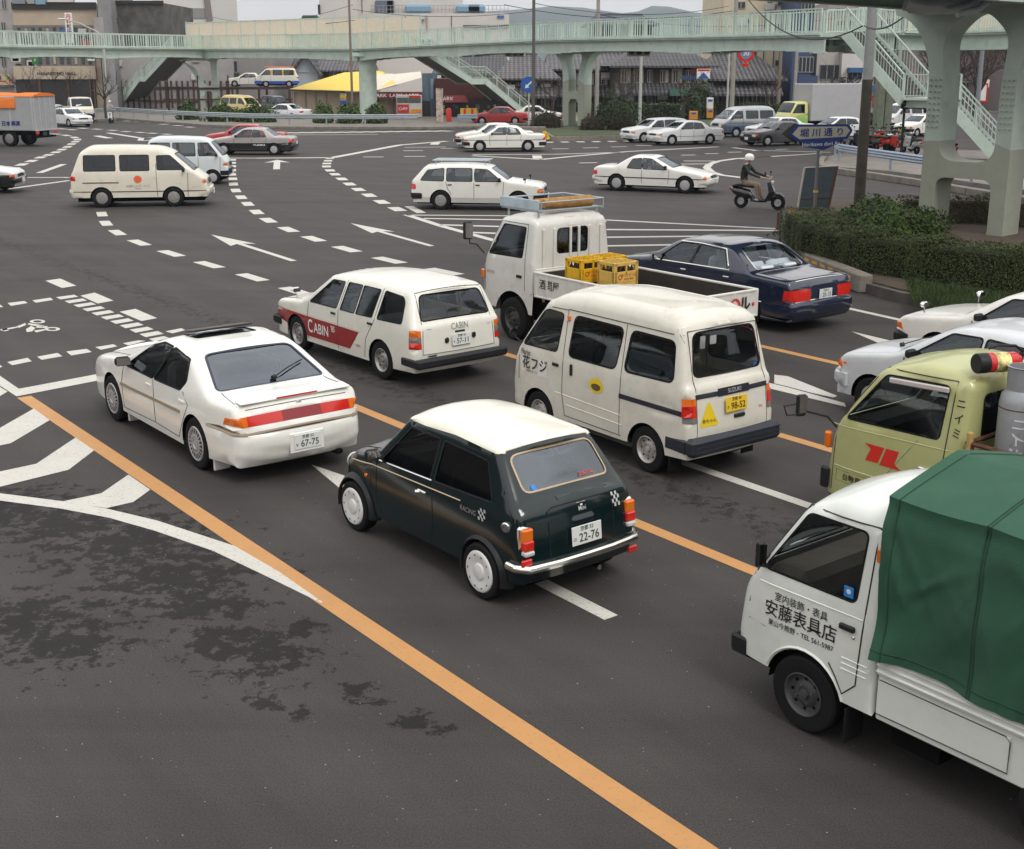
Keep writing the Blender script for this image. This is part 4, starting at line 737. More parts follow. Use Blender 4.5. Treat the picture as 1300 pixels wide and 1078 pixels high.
    rnd = random.Random(4); ph = [rnd.random() * 6.28 for _ in range(8)]; V = []; CRS = [(rnd.choice((2.0, 2.0, 1.35, .68, 0)) + rnd.uniform(-.1, .1), rnd.uniform(1.6, 1.9), rnd.uniform(-2.5, -.5), rnd.uniform(.4, 1.1), rnd.uniform(.012, .035), rnd.uniform(.006, .016)) for _ in range(34)]
    for i in range(nx + 1):
        for j in range(ny + 1):
            x = 2.03 - 2.10 * i / nx; y, z = sec(j / ny); a = abs(j / ny * 2 - 1); low = max(0, (a - .42) / .58)
            f = .010 * math.sin(x * 9 + ph[0]) * low + .014 * math.sin(x * 17 + z * 5 + ph[1]) * low ** 1.5 + .012 * math.sin(z * 7 - x * 3 + ph[2]) * low + .010 * math.sin((x * 2 + z * 3) * 4 + ph[3]) * low
            f += .012 * max(0, 1 - abs((x - 2.0) * .9 + (z - 1.75) * .5) * 6) * low + .014 * abs(math.sin((x * 1.3 + z) * 5 + ph[4])) ** 3 * low
            for cx, cz, sl, ln, wd, am in CRS:
                ux, uz = math.cos(sl), math.sin(sl); dx, dz = x - cx, z - cz; al = dx * ux + dz * uz; pe = -dx * uz + dz * ux
                if 0 < al < ln: f += am * math.sin(math.pi * al / ln) * math.exp(-(pe / wd) ** 2) * low ** .3
            sag = -.028 * math.sin(min(1, max(0, (2.04 - x) / .68 % 1)) * math.pi) * (1 - a) 
            z2 = z + sag + (.022 * math.sin(x * 4 + 1) + .010 * math.sin(x * 9)) * (1 if j in (0, ny) else low ** 6)
            if i in (0,): z2 -= 0
            V.append(bm.verts.new((x, y + math.copysign(f + .01, y) if abs(y) > .05 else y, z2)))
    for i in range(nx):
        for j in range(ny): bm.faces.new((V[i * (ny + 1) + j], V[(i + 1) * (ny + 1) + j], V[(i + 1) * (ny + 1) + j + 1], V[i * (ny + 1) + j + 1]))
    for i, sg in ((0, 1), (nx, -1)):           # front and rear curtains
        ring = [V[i * (ny + 1) + j] for j in range(ny + 1)]; c = [bm.verts.new((v.co.x - sg * .01, v.co.y * .0, .80 + (v.co.z - .80) * .5)) for v in ring[:1]]
        for a, b_ in zip(ring, ring[1:]): bm.faces.new((a, b_, c[0]) if sg > 0 else (b_, a, c[0]))
    SM = MB(); [SM.tube([V[i * (ny + 1) + j].co + Vector((0, 0, .001)) for j in range(0, ny + 1, 2)], .0055, 4) for i in (4, 35, 36, 71, 72, 104)]; [SM.tube([V[i * (ny + 1) + j].co for i in range(0, nx + 1, 3)], .006, 4) for j in (2, ny - 2)]
    bmesh.ops.recalc_face_normals(bm, faces=bm.faces); me = bpy.data.meshes.new('canvas_cover'); bm.to_mesh(me); bm.free()
    CV = mat('green_canvas', (.021, .088, .050), .8, var=.12, vscale=3, bump=.35, bscale=220, dirt=(.06, .13, .09, .50, .8, .35), dscale=2.5); link('canvas_cover', me, [CV], t, 50); SM.build('cover_seams', mat('canvas_seam', (.010, .045, .026), .85), t)
    return t

def gas_truck():
    pose = (5.55, 9.6, 128.0)
    t = thing('gas_truck', 'pale yellow green small truck with a red emblem on its door', 'truck', **at_pose(*pose))
    P = paint('yellow_green', (.44, .45, .20), .35, .05)
    s = kei_cab(t, P, 1.64, 1.80, 1.10, 1.40, [(2.90, 1.155), (1.90, 1.18), (1.87, 1.66), (2.52, 1.64)], None, .27, 3.15, 2.62, 3.02, sill=.34)
    g = MB(); s.seam(g, [(1.80, 1.72), (1.82, 1.05), (1.86, .40)], closed=False, w=.006); s.seam(g, [(1.80, 1.72), (2.56, 1.70), (3.02, 1.08)], closed=False, w=.006); s.seam(g, [(3.02, 1.06), (3.04, .4)], closed=False, w=.005); s.seam(g, [(2.10, 1.12), (2.44, .66)], closed=False, w=.002); g.build('panel_gaps', GAPM, t)
    g = MB(); s.seam(g, [(3.12, .66), (1.66, .64)], closed=False, w=.006); s.seam(g, [(3.08, 1.06), (1.66, 1.10)], closed=False, w=.004); g.build('body_creases', P, t)
    RDM = mat('emblem_red', (.62, .03, .02), .4); dx = 2.62
    s.sshape([(2.66, .965), (2.44, .965), (2.50, .80), (2.64, .80), (2.59, .92), (2.61, .935)], RDM, t); s.sshape([(2.42, .965), (2.28, .965), (2.32, .835), (2.24, .79), (2.48, .79)], RDM, t)
    s.stext('自動車 2台', 2.72, .56, .075, BLK, t, 'L', .008); g = MB(); s.seam(g, [(2.98, .62), (2.44, .62), (2.44, .51), (2.98, .51)], w=.002, side='L'); g.build('panel_frame', BLK, t)
    for k, ch in enumerate('ニイミ'): s.stext(ch, 1.73, 1.53 - .135 * k, .10, BLK, t, 'L', .008)
    part(t, 'door_handle', CHR, (s.spt(1.98, .87, .012), (.16, .025, .035), .008)); part(t, 'rain_visor', mat('smoke_visor', (.55, .50, .47), .3), ((2.16, .655, 1.625), (.62, .03, .05), .008, .0, .04)); part(t, 'indicator_lamp', AMB, ((3.13, .64, .88), (.07, .07, .17), .02)); part(t, 'bumper_corner', PLA, ((3.12, .67, .50), (.10, .05, .22), .02))
    b = MB(); q = s.spt(3.06, 1.10, 0); b.tube([q + Vector((-.02, 0, -.08)), q + Vector((.06, .05, .02)), q + Vector((.16, .30, .10)), q + Vector((.16, .32, .10))], .012, 6); b.box(q + Vector((.16, .34, .16)), (.035, .11, .22), rz=-.4, bev=.02); b.tube([q + Vector((.16, .40, .08)), q + Vector((.2, .50, .08)), q + Vector((.22, .52, .17)), q + Vector((.18, .40, .18))], .010, 6); m = b.build('mirror', PLA, t); MB().box(q + Vector((.14, .33, .17)), (.006, .08, .17), rz=-.4).build('mirror_glass', CHR, m, 0)
    for sg in (1, -1): wheel(t, 2.45, sg * .6, .27, .16, 'steel', sg, .58, STL); wheel(t, .6, sg * .6, .27, .16, 'steel', sg, .58, STL)
    seats(t, [2.02], .62, 1.06, SEA, head=False); dash(t, 2.80, 1.2, 1.08); part(t, 'slippers', mat('pale_blue_cloth', (.42, .50, .62), .8), ((2.12, -.36, 1.30), (.03, .07, .2), .015, .3), ((2.00, -.36, 1.36), (.03, .07, .2), .015, .3))
    WD = mat('bed_wood', (.16, .115, .06), .85, var=.3, vscale=6, stretch=(1, 8, 8)); b = MB(); [b.box((.8, sg * .68, z), (1.6, .03, .15), bev=.006) for sg in (1, -1) for z in (.72, .89, 1.06)]; b.build('bed_boards', WD, t); part(t, 'bed_floor', DRK, ((.8, 0, .62), (1.6, 1.34, .04)))
    RS = mat('rusty_steel', (.10, .035, .02), .8, var=.5, vscale=15); b = MB(); b.tube([(1.60, .70, 1.22), (.0, .70, 1.22)], .02, 6); b.tube([(1.60, -.70, 1.22), (.0, -.70, 1.22)], .02, 6); b.tube([(1.60, .70, 1.22), (1.60, -.70, 1.22)], .02, 6); [b.tube([(x, sg * .70, .62), (x, sg * .70, 1.22)], .02, 6) for x in (1.55, .8, .05) for sg in (1, -1)]; b.build('rail', RS, t); part(t, 'corner_post', mat('post_yellow', (.42, .28, .10), .8, var=.3), ((1.575, .70, .95), (.05, .05, .75), .01)); b = MB(); b.box((1.5, 0, .42), (3.0, .9, .30)); b.build('chassis', DRK, t)
    ca, sa = math.cos(R(pose[2])), math.sin(R(pose[2])); Wd = lambda p: Vector((pose[0] + ca * p[0] - sa * p[1], pose[1] + sa * p[0] + ca * p[1], p[2]))
    # extinguisher strapped behind the cab roof
    e = thing('fire_extinguisher', 'red fire extinguisher with a black base lying by the yellow green cab roof', 'extinguisher', Wd((1.60, .36, 1.90)), R(14)); T = Matrix.Rotation(math.pi / 2, 4, 'Y') @ Matrix.Identity(4)
    b = MB().lathe([(.001, -.2), (.085, -.2), (.09, -.19), (.09, -.10)], T, 24); b.build('base', PLA, e); b = MB().lathe([(.088, -.10), (.088, .17), (.07, .22), (.03, .25), (.001, .25)], T, 24); b.build('cylinder_body', mat('extinguisher_red', (.60, .02, .02), .25, coat=.4), e)
    b = MB().lathe([(.0895, -.04), (.0895, .10)], T, 24); b.build('label_band', mat('label_yellow', (.70, .60, .25), .5, var=.9, vscale=14), e); b = MB(); b.tube([(.24, 0, .02), (.26, 0, .09), (.18, 0, .14), (.02, .02, .15), (-.06, .04, .12)], .014, 8); b.box((.25, 0, .04), (.05, .03, .08), bev=.01); b.build('hose', PLA, e)
    GM = mat('cylinder_grey', (.33, .34, .36), .5, .3, var=.12, dirt=(.14, .08, .05, .60, .75, .7), dscale=6)
    for k, (x, y) in enumerate(((1.34, .33), (.88, .36), (1.30, -.12))):
        c = thing('gas_cylinder', ('tall grey gas cylinder standing behind the cab, nearest the left rail', 'tall grey gas cylinder further back on the yellow green truck', 'tall grey gas cylinder on the far side of the truck bed')[k], 'gas cylinder', Wd((x, y, .64)), R(pose[2]), 'gas cylinders on the yellow green truck')
        MB().lathe([(.001, 0), (.17, .02), (.185, .08), (.185, .94), (.17, 1.02), (.11, 1.09), (.03, 1.11), (.001, 1.11)], Matrix(), 32).build('tank', GM, c); b = MB().lathe([(.135, 1.06), (.14, 1.26), (.15, 1.27), (.128, 1.27), (.125, 1.07)], Matrix(), 28); b.build('collar', GM, c); b = MB(); b.lathe([(.02, 1.1), (.02, 1.17), (.001, 1.18)], Matrix(), 10); b.lathe([(.045, 1.17), (.045, 1.19), (.001, 1.2)], Matrix(), 12); b.build('valve', mat('valve_green', (.02, .18, .09), .5), c)
        b = MB(); b.lathe([(.187, .90), (.190, .905), (.187, .91)], Matrix(), 32); b.build('band', RS, c)
        if k == 0:
            for j, ch in enumerate('ニイガス'):
                V, F = text2d(ch, .13, .02); an = R(118); MB().add([(.189 * math.cos(an - v[0] / .187 * -1 * -1), .189 * math.sin(an - v[0] / .187 * -1 * -1), .78 - j * .14 + v[1]) for v in V], F).build('lettering', mat('pale_letters', (.62, .64, .66), .6), c, 0)
            V, F = text2d('OH3', .09, .01); an = R(155); MB().add([(.189 * math.cos(an + v[1] / .187), .189 * math.sin(an + v[1] / .187), .5 + v[0]) for v in V], F).build('lettering', MATS['pale_letters'], c, 0)
    return t
# ------------------------------------------------------------ vehicles further off
KIND = dict(
 sedan=dict(L=4.45, W=1.68, belt=.90, tum=.40, ax=(1.0, 3.6), r=.30, prof=[(.08, .24, 0, .05, .02), (.0, .5, .05, .09, .06), (.05, .85, .05, .06, .04), (.16, .93, .05, .05, .02), (.95, .95, .1, .06, .02), (1.45, 1.33, .2, .08, .04), (2.05, 1.385, .3, .1, .02), (2.62, 1.34, .2, .08, .03), (3.28, .93, .08, .07, .05), (4.25, .80, .1, .06, .03), (4.38, .70, .04, .06, .04), (4.42, .45, .05, .08, .05), (4.36, .24, .02, .05, .02)], ws=(7, 8), rw=(4, 5), win=[[(3.0, .92), (2.18, .92), (2.12, 1.28), (2.56, 1.26)], [(2.12, .92), (1.38, .935), (1.56, 1.22), (2.06, 1.28)]], front=(9, 10, 11), rear=(1, 2)),
 coupe=dict(L=4.40, W=1.69, belt=.84, tum=.42, ax=(.95, 3.54), r=.30, prof=[(.08, .24, 0, .05, .02), (.0, .45, .05, .09, .06), (.03, .80, .06, .07, .05), (.20, .89, .05, .05, .02), (.85, .90, .15, .06, .02), (1.42, 1.25, .2, .08, .04), (1.9, 1.29, .2, .1, .02), (2.3, 1.25, .2, .08, .03), (3.08, .86, .1, .07, .05), (4.05, .72, .3, .07, .03), (4.32, .60, .08, .08, .08), (4.38, .42, .06, .10, .08), (4.30, .24, .02, .05, .02)], ws=(7, 8), rw=(4, 5), win=[[(2.86, .83), (1.95, .84), (1.90, 1.20), (2.24, 1.18)], [(1.90, .84), (1.34, .86), (1.52, 1.16), (1.85, 1.20)]], front=(10, 10, 11), rear=(1, 2)),
 wagon=dict(L=4.30, W=1.64, belt=.90, tum=.32, ax=(1.0, 3.50), r=.30, prof=[(.10, .26, 0, .05, .02), (.03, .5, .05, .09, .06), (.06, .88, .05, .06, .04), (.10, .94, .04, .05, .02), (.46, 1.34, .08, .08, .04), (.8, 1.41, .2, .1, .02), (1.8, 1.43, .4, .1, .02), (2.55, 1.36, .2, .08, .03), (3.16, .93, .08, .07, .05), (4.1, .82, .1, .06, .03), (4.24, .74, .03, .06, .03), (4.28, .45, .05, .08, .05), (4.22, .26, .02, .05, .02)], ws=(7, 8), rw=(3, 4), win=[[(2.95, .92), (2.12, .92), (2.10, 1.29), (2.50, 1.27)], [(2.02, .92), (1.20, .92), (1.20, 1.30), (2.00, 1.30)], [(1.10, .92), (.36, .94), (.58, 1.24), (1.10, 1.30)]], front=(9, 10, 11), rear=(1, 2)),
 van=dict(L=4.40, W=1.68, belt=1.10, tum=.18, ax=(.98, 3.25), r=.31, prof=[(.08, .34, 0, .05, .02), (.0, .5, .05, .09, .06), (.06, 1.05, .05, .07, .04), (.12, 1.15, .04, .07, .03), (.34, 1.72, .10, .12, .04), (.62, 1.93, .18, .18, .03), (1.6, 1.96, .4, .18, .02), (2.9, 1.90, .3, .15, .03), (3.25, 1.74, .08, .10, .04), (3.95, 1.12, .08, .08, .06), (4.28, .88, .08, .08, .06), (4.38, .5, .06, .08, .05), (4.32, .34, .02, .05, .02)], ws=(8, 9), rw=(3, 4), win=[[(3.66, 1.20), (2.78, 1.20), (2.78, 1.64), (3.20, 1.64)], [(2.52, 1.18), (1.62, 1.18), (1.62, 1.66), (2.52, 1.66)], [(1.46, 1.18), (.48, 1.18), (.50, 1.66), (1.46, 1.66)]], front=(10, 10, 11), rear=(1, 2)),
 hatch=dict(L=3.66, W=1.56, belt=.90, tum=.34, ax=(.65, 2.95), r=.27, prof=[(.08, .24, 0, .05, .02), (.0, .45, .05, .09, .06), (.05, .86, .05, .07, .04), (.12, .95, .04, .07, .03), (.50, 1.30, .10, .08, .04), (.85, 1.37, .18, .1, .03), (1.5, 1.39, .3, .1, .02), (1.95, 1.35, .2, .08, .03), (2.66, .92, .08, .07, .05), (3.42, .80, .15, .08, .04), (3.56, .68, .06, .09, .06), (3.60, .45, .05, .10, .06), (3.54, .22, .02, .05, .02)], ws=(7, 8), rw=(3, 4), win=[[(2.42, .93), (1.55, .94), (1.52, 1.28), (1.92, 1.27)], [(1.47, .94), (.62, .97), (.80, 1.24), (1.45, 1.28)]], front=(9, 10, 11), rear=(1, 2)),
 kei=dict(L=3.25, W=1.40, belt=1.04, tum=.16, ax=(.70, 2.62), r=.27, prof=[(.05, .32, 0, .05, .02), (.0, .5, .05, .07, .04), (.05, 1.05, .05, .06, .04), (.10, 1.12, .04, .06, .03), (.22, 1.66, .10, .10, .04), (.5, 1.80, .15, .14, .03), (1.4, 1.82, .4, .14, .02), (2.3, 1.76, .2, .12, .03), (2.55, 1.66, .06, .08, .04), (3.04, 1.06, .08, .08, .06), (3.18, .85, .06, .08, .05), (3.23, .5, .05, .08, .04), (3.18, .32, .02, .05, .02)], ws=(8, 9), rw=(3, 4), win=[[(2.86, 1.10), (2.14, 1.10), (2.12, 1.58), (2.50, 1.58)], [(2.0, 1.10), (1.16, 1.10), (1.16, 1.58), (1.98, 1.58)], [(1.04, 1.10), (.28, 1.12), (.32, 1.58), (1.04, 1.58)]], front=(10, 10, 11), rear=(1, 2)))
def pose_px(k, rear, front, sg, hd=None, ref='rear'):
    K = KIND[k] if isinstance(k, str) else k; A = Vector(G(*rear)) if rear else None; B = Vector(G(*front)) if front else None
    if hd is None: d = B - A; h = math.atan2(d.y, d.x)
    else: h = R(hd)
    w = sg * (K['W'] / 2 - .08); p = A if ref == 'rear' else B; l = (K['ax'][0] if ref == 'rear' else K['ax'][1])
    return (p.x - (math.cos(h) * l - math.sin(h) * w), p.y - (math.sin(h) * l + math.cos(h) * w), math.degrees(h))
def far_car(kind, lab, pose, col, name=None, cat='car', group=None, low=None, lowz=.55, stripe=None, bump=PLA, glassm=None, step=.16, wh='far', seatc=None, plate_m=PWH, skip=(), roofc=None, H=1):
    K = KIND[kind]; t = thing(name or {'sedan': 'sedan_car', 'coupe': 'coupe_car', 'wagon': 'estate_car', 'van': 'passenger_van', 'hatch': 'hatchback_car', 'kei': 'small_van'}[kind], lab, cat, **at_pose(*pose), group=group)
    s = Shell(K['prof'], K['W'], K['belt'], K['tum'], .24 if K['belt'] < 1 else .32, [(a, K['r'], K['r'] + .05) for a in K['ax']], K['L'], barrel=.07, rt=(.04, .5), ft=(.08, .7), step=step, nt=6)
    G_ = glassm or GLS
    if low: s.sr('lower_body', [(-1, 0), (9, 0), (9, lowz), (-1, lowz)], low, 0, .002, join=True); s.tr('lower_body', [(-.1, -2), (-.1, 2), (float(np.interp(lowz, [s.Z[i] for i in range(len(s.Z) // 4)], [s.U[i] for i in range(len(s.Z) // 4)])), 2), (float(np.interp(lowz, [s.Z[i] for i in range(len(s.Z) // 4)], [s.U[i] for i in range(len(s.Z) // 4)])), -2)], low, 0, .002, join=True)
    if bump:
        s.sr('front_bumper', [(K['L'] - .32, .36), (K['L'] + 1, .36), (K['L'] + 1, .52), (K['L'] - .32, .52)], bump, 0, .035, join=True); s.tr('front_bumper', [(K['front'][2] - .25, -2), (K['front'][2] - .25, 2), (K['front'][2] + .45, 2), (K['front'][2] + .45, -2)], bump, 0, .035, join=True)
        s.sr('rear_bumper', [(-1, .36), (.4, .36), (.4, .52), (-1, .52)], bump, 0, .035, join=True); s.tr('rear_bumper', [(.5, -2), (.5, 2), (1.1, 2), (1.1, -2)], bump, 0, .035, join=True)
    if stripe: s.sr('side_stripe', [(.1, stripe[0]), (K['L'] - .1, stripe[0]), (K['L'] - .1, stripe[0] + stripe[1]), (.1, stripe[0] + stripe[1])], stripe[2], 0, .01)
    for w in K['win']: s.sr('side_window', w, G_, .04, -.006, .02)
    a, b = K['ws']; s.tr('windscreen', [(a + .12, -.56 * K['W'] / 1.68), (a + .12, .56 * K['W'] / 1.68), (b - .06, .66 * K['W'] / 1.68), (b - .06, -.66 * K['W'] / 1.68)], G_, .05, -.006, .02)
    a, b = K['rw']; s.tr('rear_window', [(a + .08, -.62 * K['W'] / 1.68), (a + .08, .62 * K['W'] / 1.68), (b - .08, .54 * K['W'] / 1.68), (b - .08, -.54 * K['W'] / 1.68)], G_, .05, -.006, .02)
    f0, f1, f2 = K['front']; z0 = f1 + .15 if f0 != f1 else f1 + .05; z1 = z0 + .42; hw = K['W'] / 2
    for sg in (1, -1):
        s.tr('headlight', [(z0, sg * hw * .50), (z0, sg * hw * .84), (z1, sg * hw * .84), (z1, sg * hw * .50)], CLR, 0, .008); s.tr('indicator_lamp', [(z0, sg * hw * .86), (z0, sg * 2), (z1, sg * 2), (z1, sg * hw * .86)], AMB, 0, .008)
        a, b = K['rear']; s.tr('tail_lamp', [(b - .45, sg * hw * .62), (b - .45, sg * 2), (b - .08, sg * 2), (b - .08, sg * hw * .62)], RED, 0, .01)
    s.sr('indicator_lamp', [(K['L'] - .22, K['belt'] - .32), (K['L'] + 1, K['belt'] - .32), (K['L'] + 1, K['belt'] - .22), (K['L'] - .18, K['belt'] - .22)], AMB, 0, .008); s.sr('tail_lamp', [(-1, K['belt'] - .24), (.2, K['belt'] - .24), (.2, K['belt'] - .10), (-1, K['belt'] - .10)], RED, 0, .01)
    s.tr('grille', [(z0, -hw * .46), (z0, hw * .46), (z1, hw * .46), (z1, -hw * .46)], PLA, 0, .006)
    s.build(t, col); g = MB()
    w0 = K['win'][0]; s.seam(g, [(w0[1][0] - .04, K['belt'] + .3), (w0[1][0] - .04, .34)], closed=False, w=.008); s.seam(g, [(w0[0][0] + .08, K['belt']), (w0[0][0] + .05, .34)], closed=False, w=.008)
    if kind in ('sedan', 'wagon'): w1 = K['win'][1]; s.seam(g, [(w1[1][0] - .03, K['belt']), (w1[1][0] + .02, .7), (K['ax'][0] + .35, .5)], closed=False, w=.008)
    g.build('panel_gaps', GAPM, t)
    fz = s.tpt(f2, 0); part(t, 'number_plate', plate_m, ((fz.x + .05, 0, .44), (.015, .33, .16), .004), ((-.055, 0, .62), (.015, .33, .16), .004))
    for ax in K['ax']:
        for sg in (1, -1): wheel(t, ax, sg * (hw - .09), K['r'], .17, 'steel', sg, .62, SIL if wh == 'far' else wh, simple=True)
    for sg in (1, -1):
        b = MB(); q = s.spt(w0[0][0] - .05, K['belt'] + .06, -.01, sg); b.box(q + Vector((0, sg * .09, .02)), (.08, .16, .10), bev=.02); b.build('mirror', PLA, t)
    b = MB(); w = hw; b.box((K['L'] / 2, 0, .38), (K['L'] - .4, 2 * (w - .2), .4)); b.build('underbody', DRK, t)
    dz = K['belt'] - .1; xs = (w0[1][0] - .1, w0[1][0] - .95); [part(t, 'seat', seatc or SEA, ((x, y, dz), (.16, .5, .6), .05, 0, -.2)) for x in xs for y in (.36, -.36)]; dash(t, w0[0][0] - .05, 1.2, K['belt'], wheel_=False)
    return t, s
def person_seated(name, lab, loc, rz, coat, hair=(.02, .015, .012)):
    t = thing(name, lab, 'person', loc, rz); SK = mat('skin', (.52, .30, .20), .6, var=.1)
    bm = MB(); bm.lathe([(.001, -.12), (.05, -.10), (.075, -.03), (.085, .04), (.075, .10), (.04, .135), (.001, .14)], Matrix.Translation((0, 0, .62)) @ Matrix.Diagonal((1.1, .9, 1, 1)), 14); bm.tube([(0, 0, .5), (0, 0, .42)], .05, 8); bm.build('head', SK, t)
    bm = MB(); bm.lathe([(.16, -.05), (.20, .05), (.21, .22), (.18, .34), (.10, .41), (.001, .42)], Matrix.Diagonal((.65, 1, 1, 1)), 14); [bm.tube([(0, sg * .19, .33), (.14, sg * .24, .12), (.36, sg * .16, .18)], [.06, .05, .04], 8) for sg in (1, -1)]; bm.build('jacket', coat, t)
    bm = MB(); bm.lathe([(.09, -.02), (.095, .05), (.08, .12), (.04, .155), (.001, .16)], Matrix.Translation((-.015, 0, .625)) @ Matrix.Diagonal((1.1, .95, 1, 1)), 14); bm.build('hair', mat('black_hair', hair, .7), t); return t

def far_traffic():
    WH = paint('car_white', (.76, .75, .70), .3, .05); W2 = paint('cool_white', (.70, .72, .72), .3, .05)
    # delivery van crossing to the right
    CRM = paint('cream_van', (.72, .68, .57), .35, .07)
    t, s = far_car('van', 'cream passenger van with an orange round emblem crossing to the right', pose_px('van', (130.8, 263.6), (221, 262.4), -1, 8), CRM, step=.1, cat='van', stripe=(.50, .025, mat('brown_line', (.06, .04, .03), .5)), bump=CRM, glassm=GLD, wh=STL)
    e = [(2.15 + .14 * math.cos(a * .2618) * (1 if a % 2 else .8), .90 + .14 * math.sin(a * .2618) * (1 if a % 2 else .8)) for a in range(24)]; s.sshape(e, mat('emblem_orange', (.75, .13, .05), .5), t, 'R', 'emblem'); s.stext('日興ビルサービス', 2.15, .68, .085, mat('grey_brown', (.2, .18, .15), .5), t, 'R', .008, 1.1); s.stext('株式会社', 2.15, .60, .05, MATS['grey_brown'], t, 'R', .004)
    b = MB(); s.seam(b, [(.42, .80), (1.55, .80)], side='R', closed=False, w=.018); b.build('slide_rail', mat('brown_line', (.06, .04, .03), .5), t)
    # pale blue kei truck behind it
    LB = paint('pale_blue', (.62, .67, .68), .35, .05)
    far_car('kei', 'pale blue and white small van half hidden behind the cream passenger van', pose_px('kei', None, (271, 234), -1, 4, 'front'), LB, cat='van', step=.12)
    # white estate crossing with roof rack and driver
    pw = pose_px('wagon', (560, 266.3), (660, 268), -1, -7.5)
    t, s = far_car('wagon', 'white estate car with a roof rack crossing in front of the flatbed truck', pw, WH, step=.1, low=paint('silver_lower', (.50, .49, .45), .4, .05), lowz=.40, wh=STL)
    b = MB(); [b.tube([(x0, y, 1.54), (x1, y, 1.54)], .014, 5) for x0, x1, y in ((.7, 2.5, .5), (.7, 2.5, -.5), (.7, 2.5, .25), (.7, 2.5, -.25), (.7, 2.5, 0))]; [b.tube([(x, .52, 1.54), (x, -.52, 1.54)], .014, 5) for x in (.7, 1.3, 1.9, 2.5)]; [b.tube([(x, y, 1.40), (x, y, 1.54)], .014, 5) for x in (.8, 2.4) for y in (.5, -.5)]; b.build('roof_rack', mat('rack_grey', (.40, .45, .48), .4, .4), t)
    for sg in (1, -1): fender_mirror(t, s.spt(3.7, .82, 0, sg) - Vector((0, sg * .1, -.03)), sg, PLA); part(t, 'door_handle', PLA, (s.spt(2.2, .80, .01, sg), (.14, .02, .035)), (s.spt(1.30, .80, .01, sg), (.14, .02, .035)))
    h = R(pw[2]); person_seated('person', 'driver in dark clothes at the wheel of the white estate with a roof rack', (pw[0] + math.cos(h) * 2.3 + math.sin(h) * .35, pw[1] + math.sin(h) * 2.3 - math.cos(h) * .35, .56), h, mat('dark_coat', (.02, .02, .022), .8))
    # white coupe
    pc = pose_px('coupe', (783, 242.3), (874, 246), -1)
    t, s = far_car('coupe', 'white two door coupe with a thin black side line crossing to the right', pc, WH, step=.09, stripe=(.50, .03, PLA), bump=WH, wh=SIL)
    h = R(pc[2]); person_seated('person', 'driver in a white shirt inside the crossing white coupe', (pc[0] + math.cos(h) * 2.05 + math.sin(h) * .35, pc[1] + math.sin(h) * 2.05 - math.cos(h) * .35, .42), h, mat('white_shirt', (.6, .6, .58), .8))
    # silver over black coupe + red car
    SI = paint('warm_silver', (.40, .37, .37), .35, .03, .3); BL = paint('gloss_black', (.01, .01, .01), .2, .0)
    t, s = far_car('sedan', 'silver and black two tone car driving left across the junction', pose_px('sedan', (348.3, 197.2), None, 1, 178.5), SI, step=.1, low=BL, lowz=.62, bump=BL, glassm=GLS, name='coupe_car'); s.stext('TURBO', 1.75, .52, .12, PWH, t, 'L', .02, 1.6)
    far_car('sedan', 'red sedan behind the silver and black car at the junction', pose_px('sedan', (338, 190.5), None, 1, 181), paint('car_red', (.42, .03, .03), .3, .03), roofc=None)
    # two white sedans facing left, mid picture
    ps = pose_px('sedan', (670, 192.8), (609.2, 193.4), 1, 187)
    t, s = far_car('sedan', 'white boxy sedan driving left, the nearer of two alongside each other', ps, WH, step=.1, stripe=(.62, .022, mat('brown_line', (.06, .04, .03), .5)))
    far_car('sedan', 'white sedan mostly hidden behind the nearer boxy white sedan', (ps[0] - .55, ps[1] + 3.0, 187), WH)
    # two white sedans turning, right of middle
    far_car('sedan', 'white sedan with a dark cabin turning left beside the dark hedge, nearer of two', pose_px('sedan', (900.5, 183.4), (861.7, 186), 1, -136 + 360 - 20), W2, step=.1, bump=W2, stripe=(.50, .015, PLA))
    far_car('wagon', 'white car waiting by the round hedge, left of the turning white sedan', pose_px('sedan', None, (815, 181.5), 1, 205, 'front'), W2, step=.12, bump=W2)
    # silver van
    t, s = far_car('van', 'silver grey minivan with a dark blue lower body facing the junction', pose_px('van', None, (933.7, 174.4), 1, 202, 'front'), paint('minivan_silver', (.42, .44, .46), .35, .04, .3), cat='van', low=paint('slate_blue', (.06, .10, .15), .35, .04), lowz=.85, bump=None, step=.12)
    far_car('sedan', 'dark grey sedan facing the junction in front of the yellow cab truck', pose_px('sedan', None, (973.6, 186), 1, 206, 'front'), paint('dark_grey', (.09, .09, .10), .3, .03, .3), step=.12)
    far_car('sedan', 'white sedan partly hidden behind the dark grey sedan', pose_px('sedan', None, (976, 178), 1, 206, 'front'), W2)
    far_car('hatch', 'white car just right of the blue and white road name sign', pose_px('hatch', None, (1048, 178), 1, 200, 'front'), W2)
    far_car('hatch', 'white small car with a yellow plate behind the thin dark post', pose_px('hatch', None, (1163, 174), 1, 215, 'front'), WH, plate_m=PYE)
    far_car('van', 'white van behind the small car with the yellow plate', pose_px('van', None, (1146, 165), 1, 205, 'front'), W2, cat='van')
    # far row across
    far_car('sedan', 'bright red sedan at the foot of the footbridge stairs', pose_px('sedan', None, (612, 158.5), 1, 178, 'front'), paint('car_red', (.42, .03, .03), .3, .03))
    far_car('sedan', 'white sedan behind the lamp post left of the middle bridge pillar', pose_px('sedan', None, (700, 156.5), -1, -4, 'front'), WH)
    far_car('sedan', 'dark sedan near the wooden houses, left of two parked dark cars', pose_px('sedan', (817, 152.5), None, -1, 14), paint('dark_blue_far', (.03, .04, .06), .3, .03))
    far_car('sedan', 'dark sedan near the wooden houses, right of two parked dark cars', pose_px('sedan', (842, 154), None, -1, 10), paint('dark_teal_far', (.03, .05, .06), .3, .03))
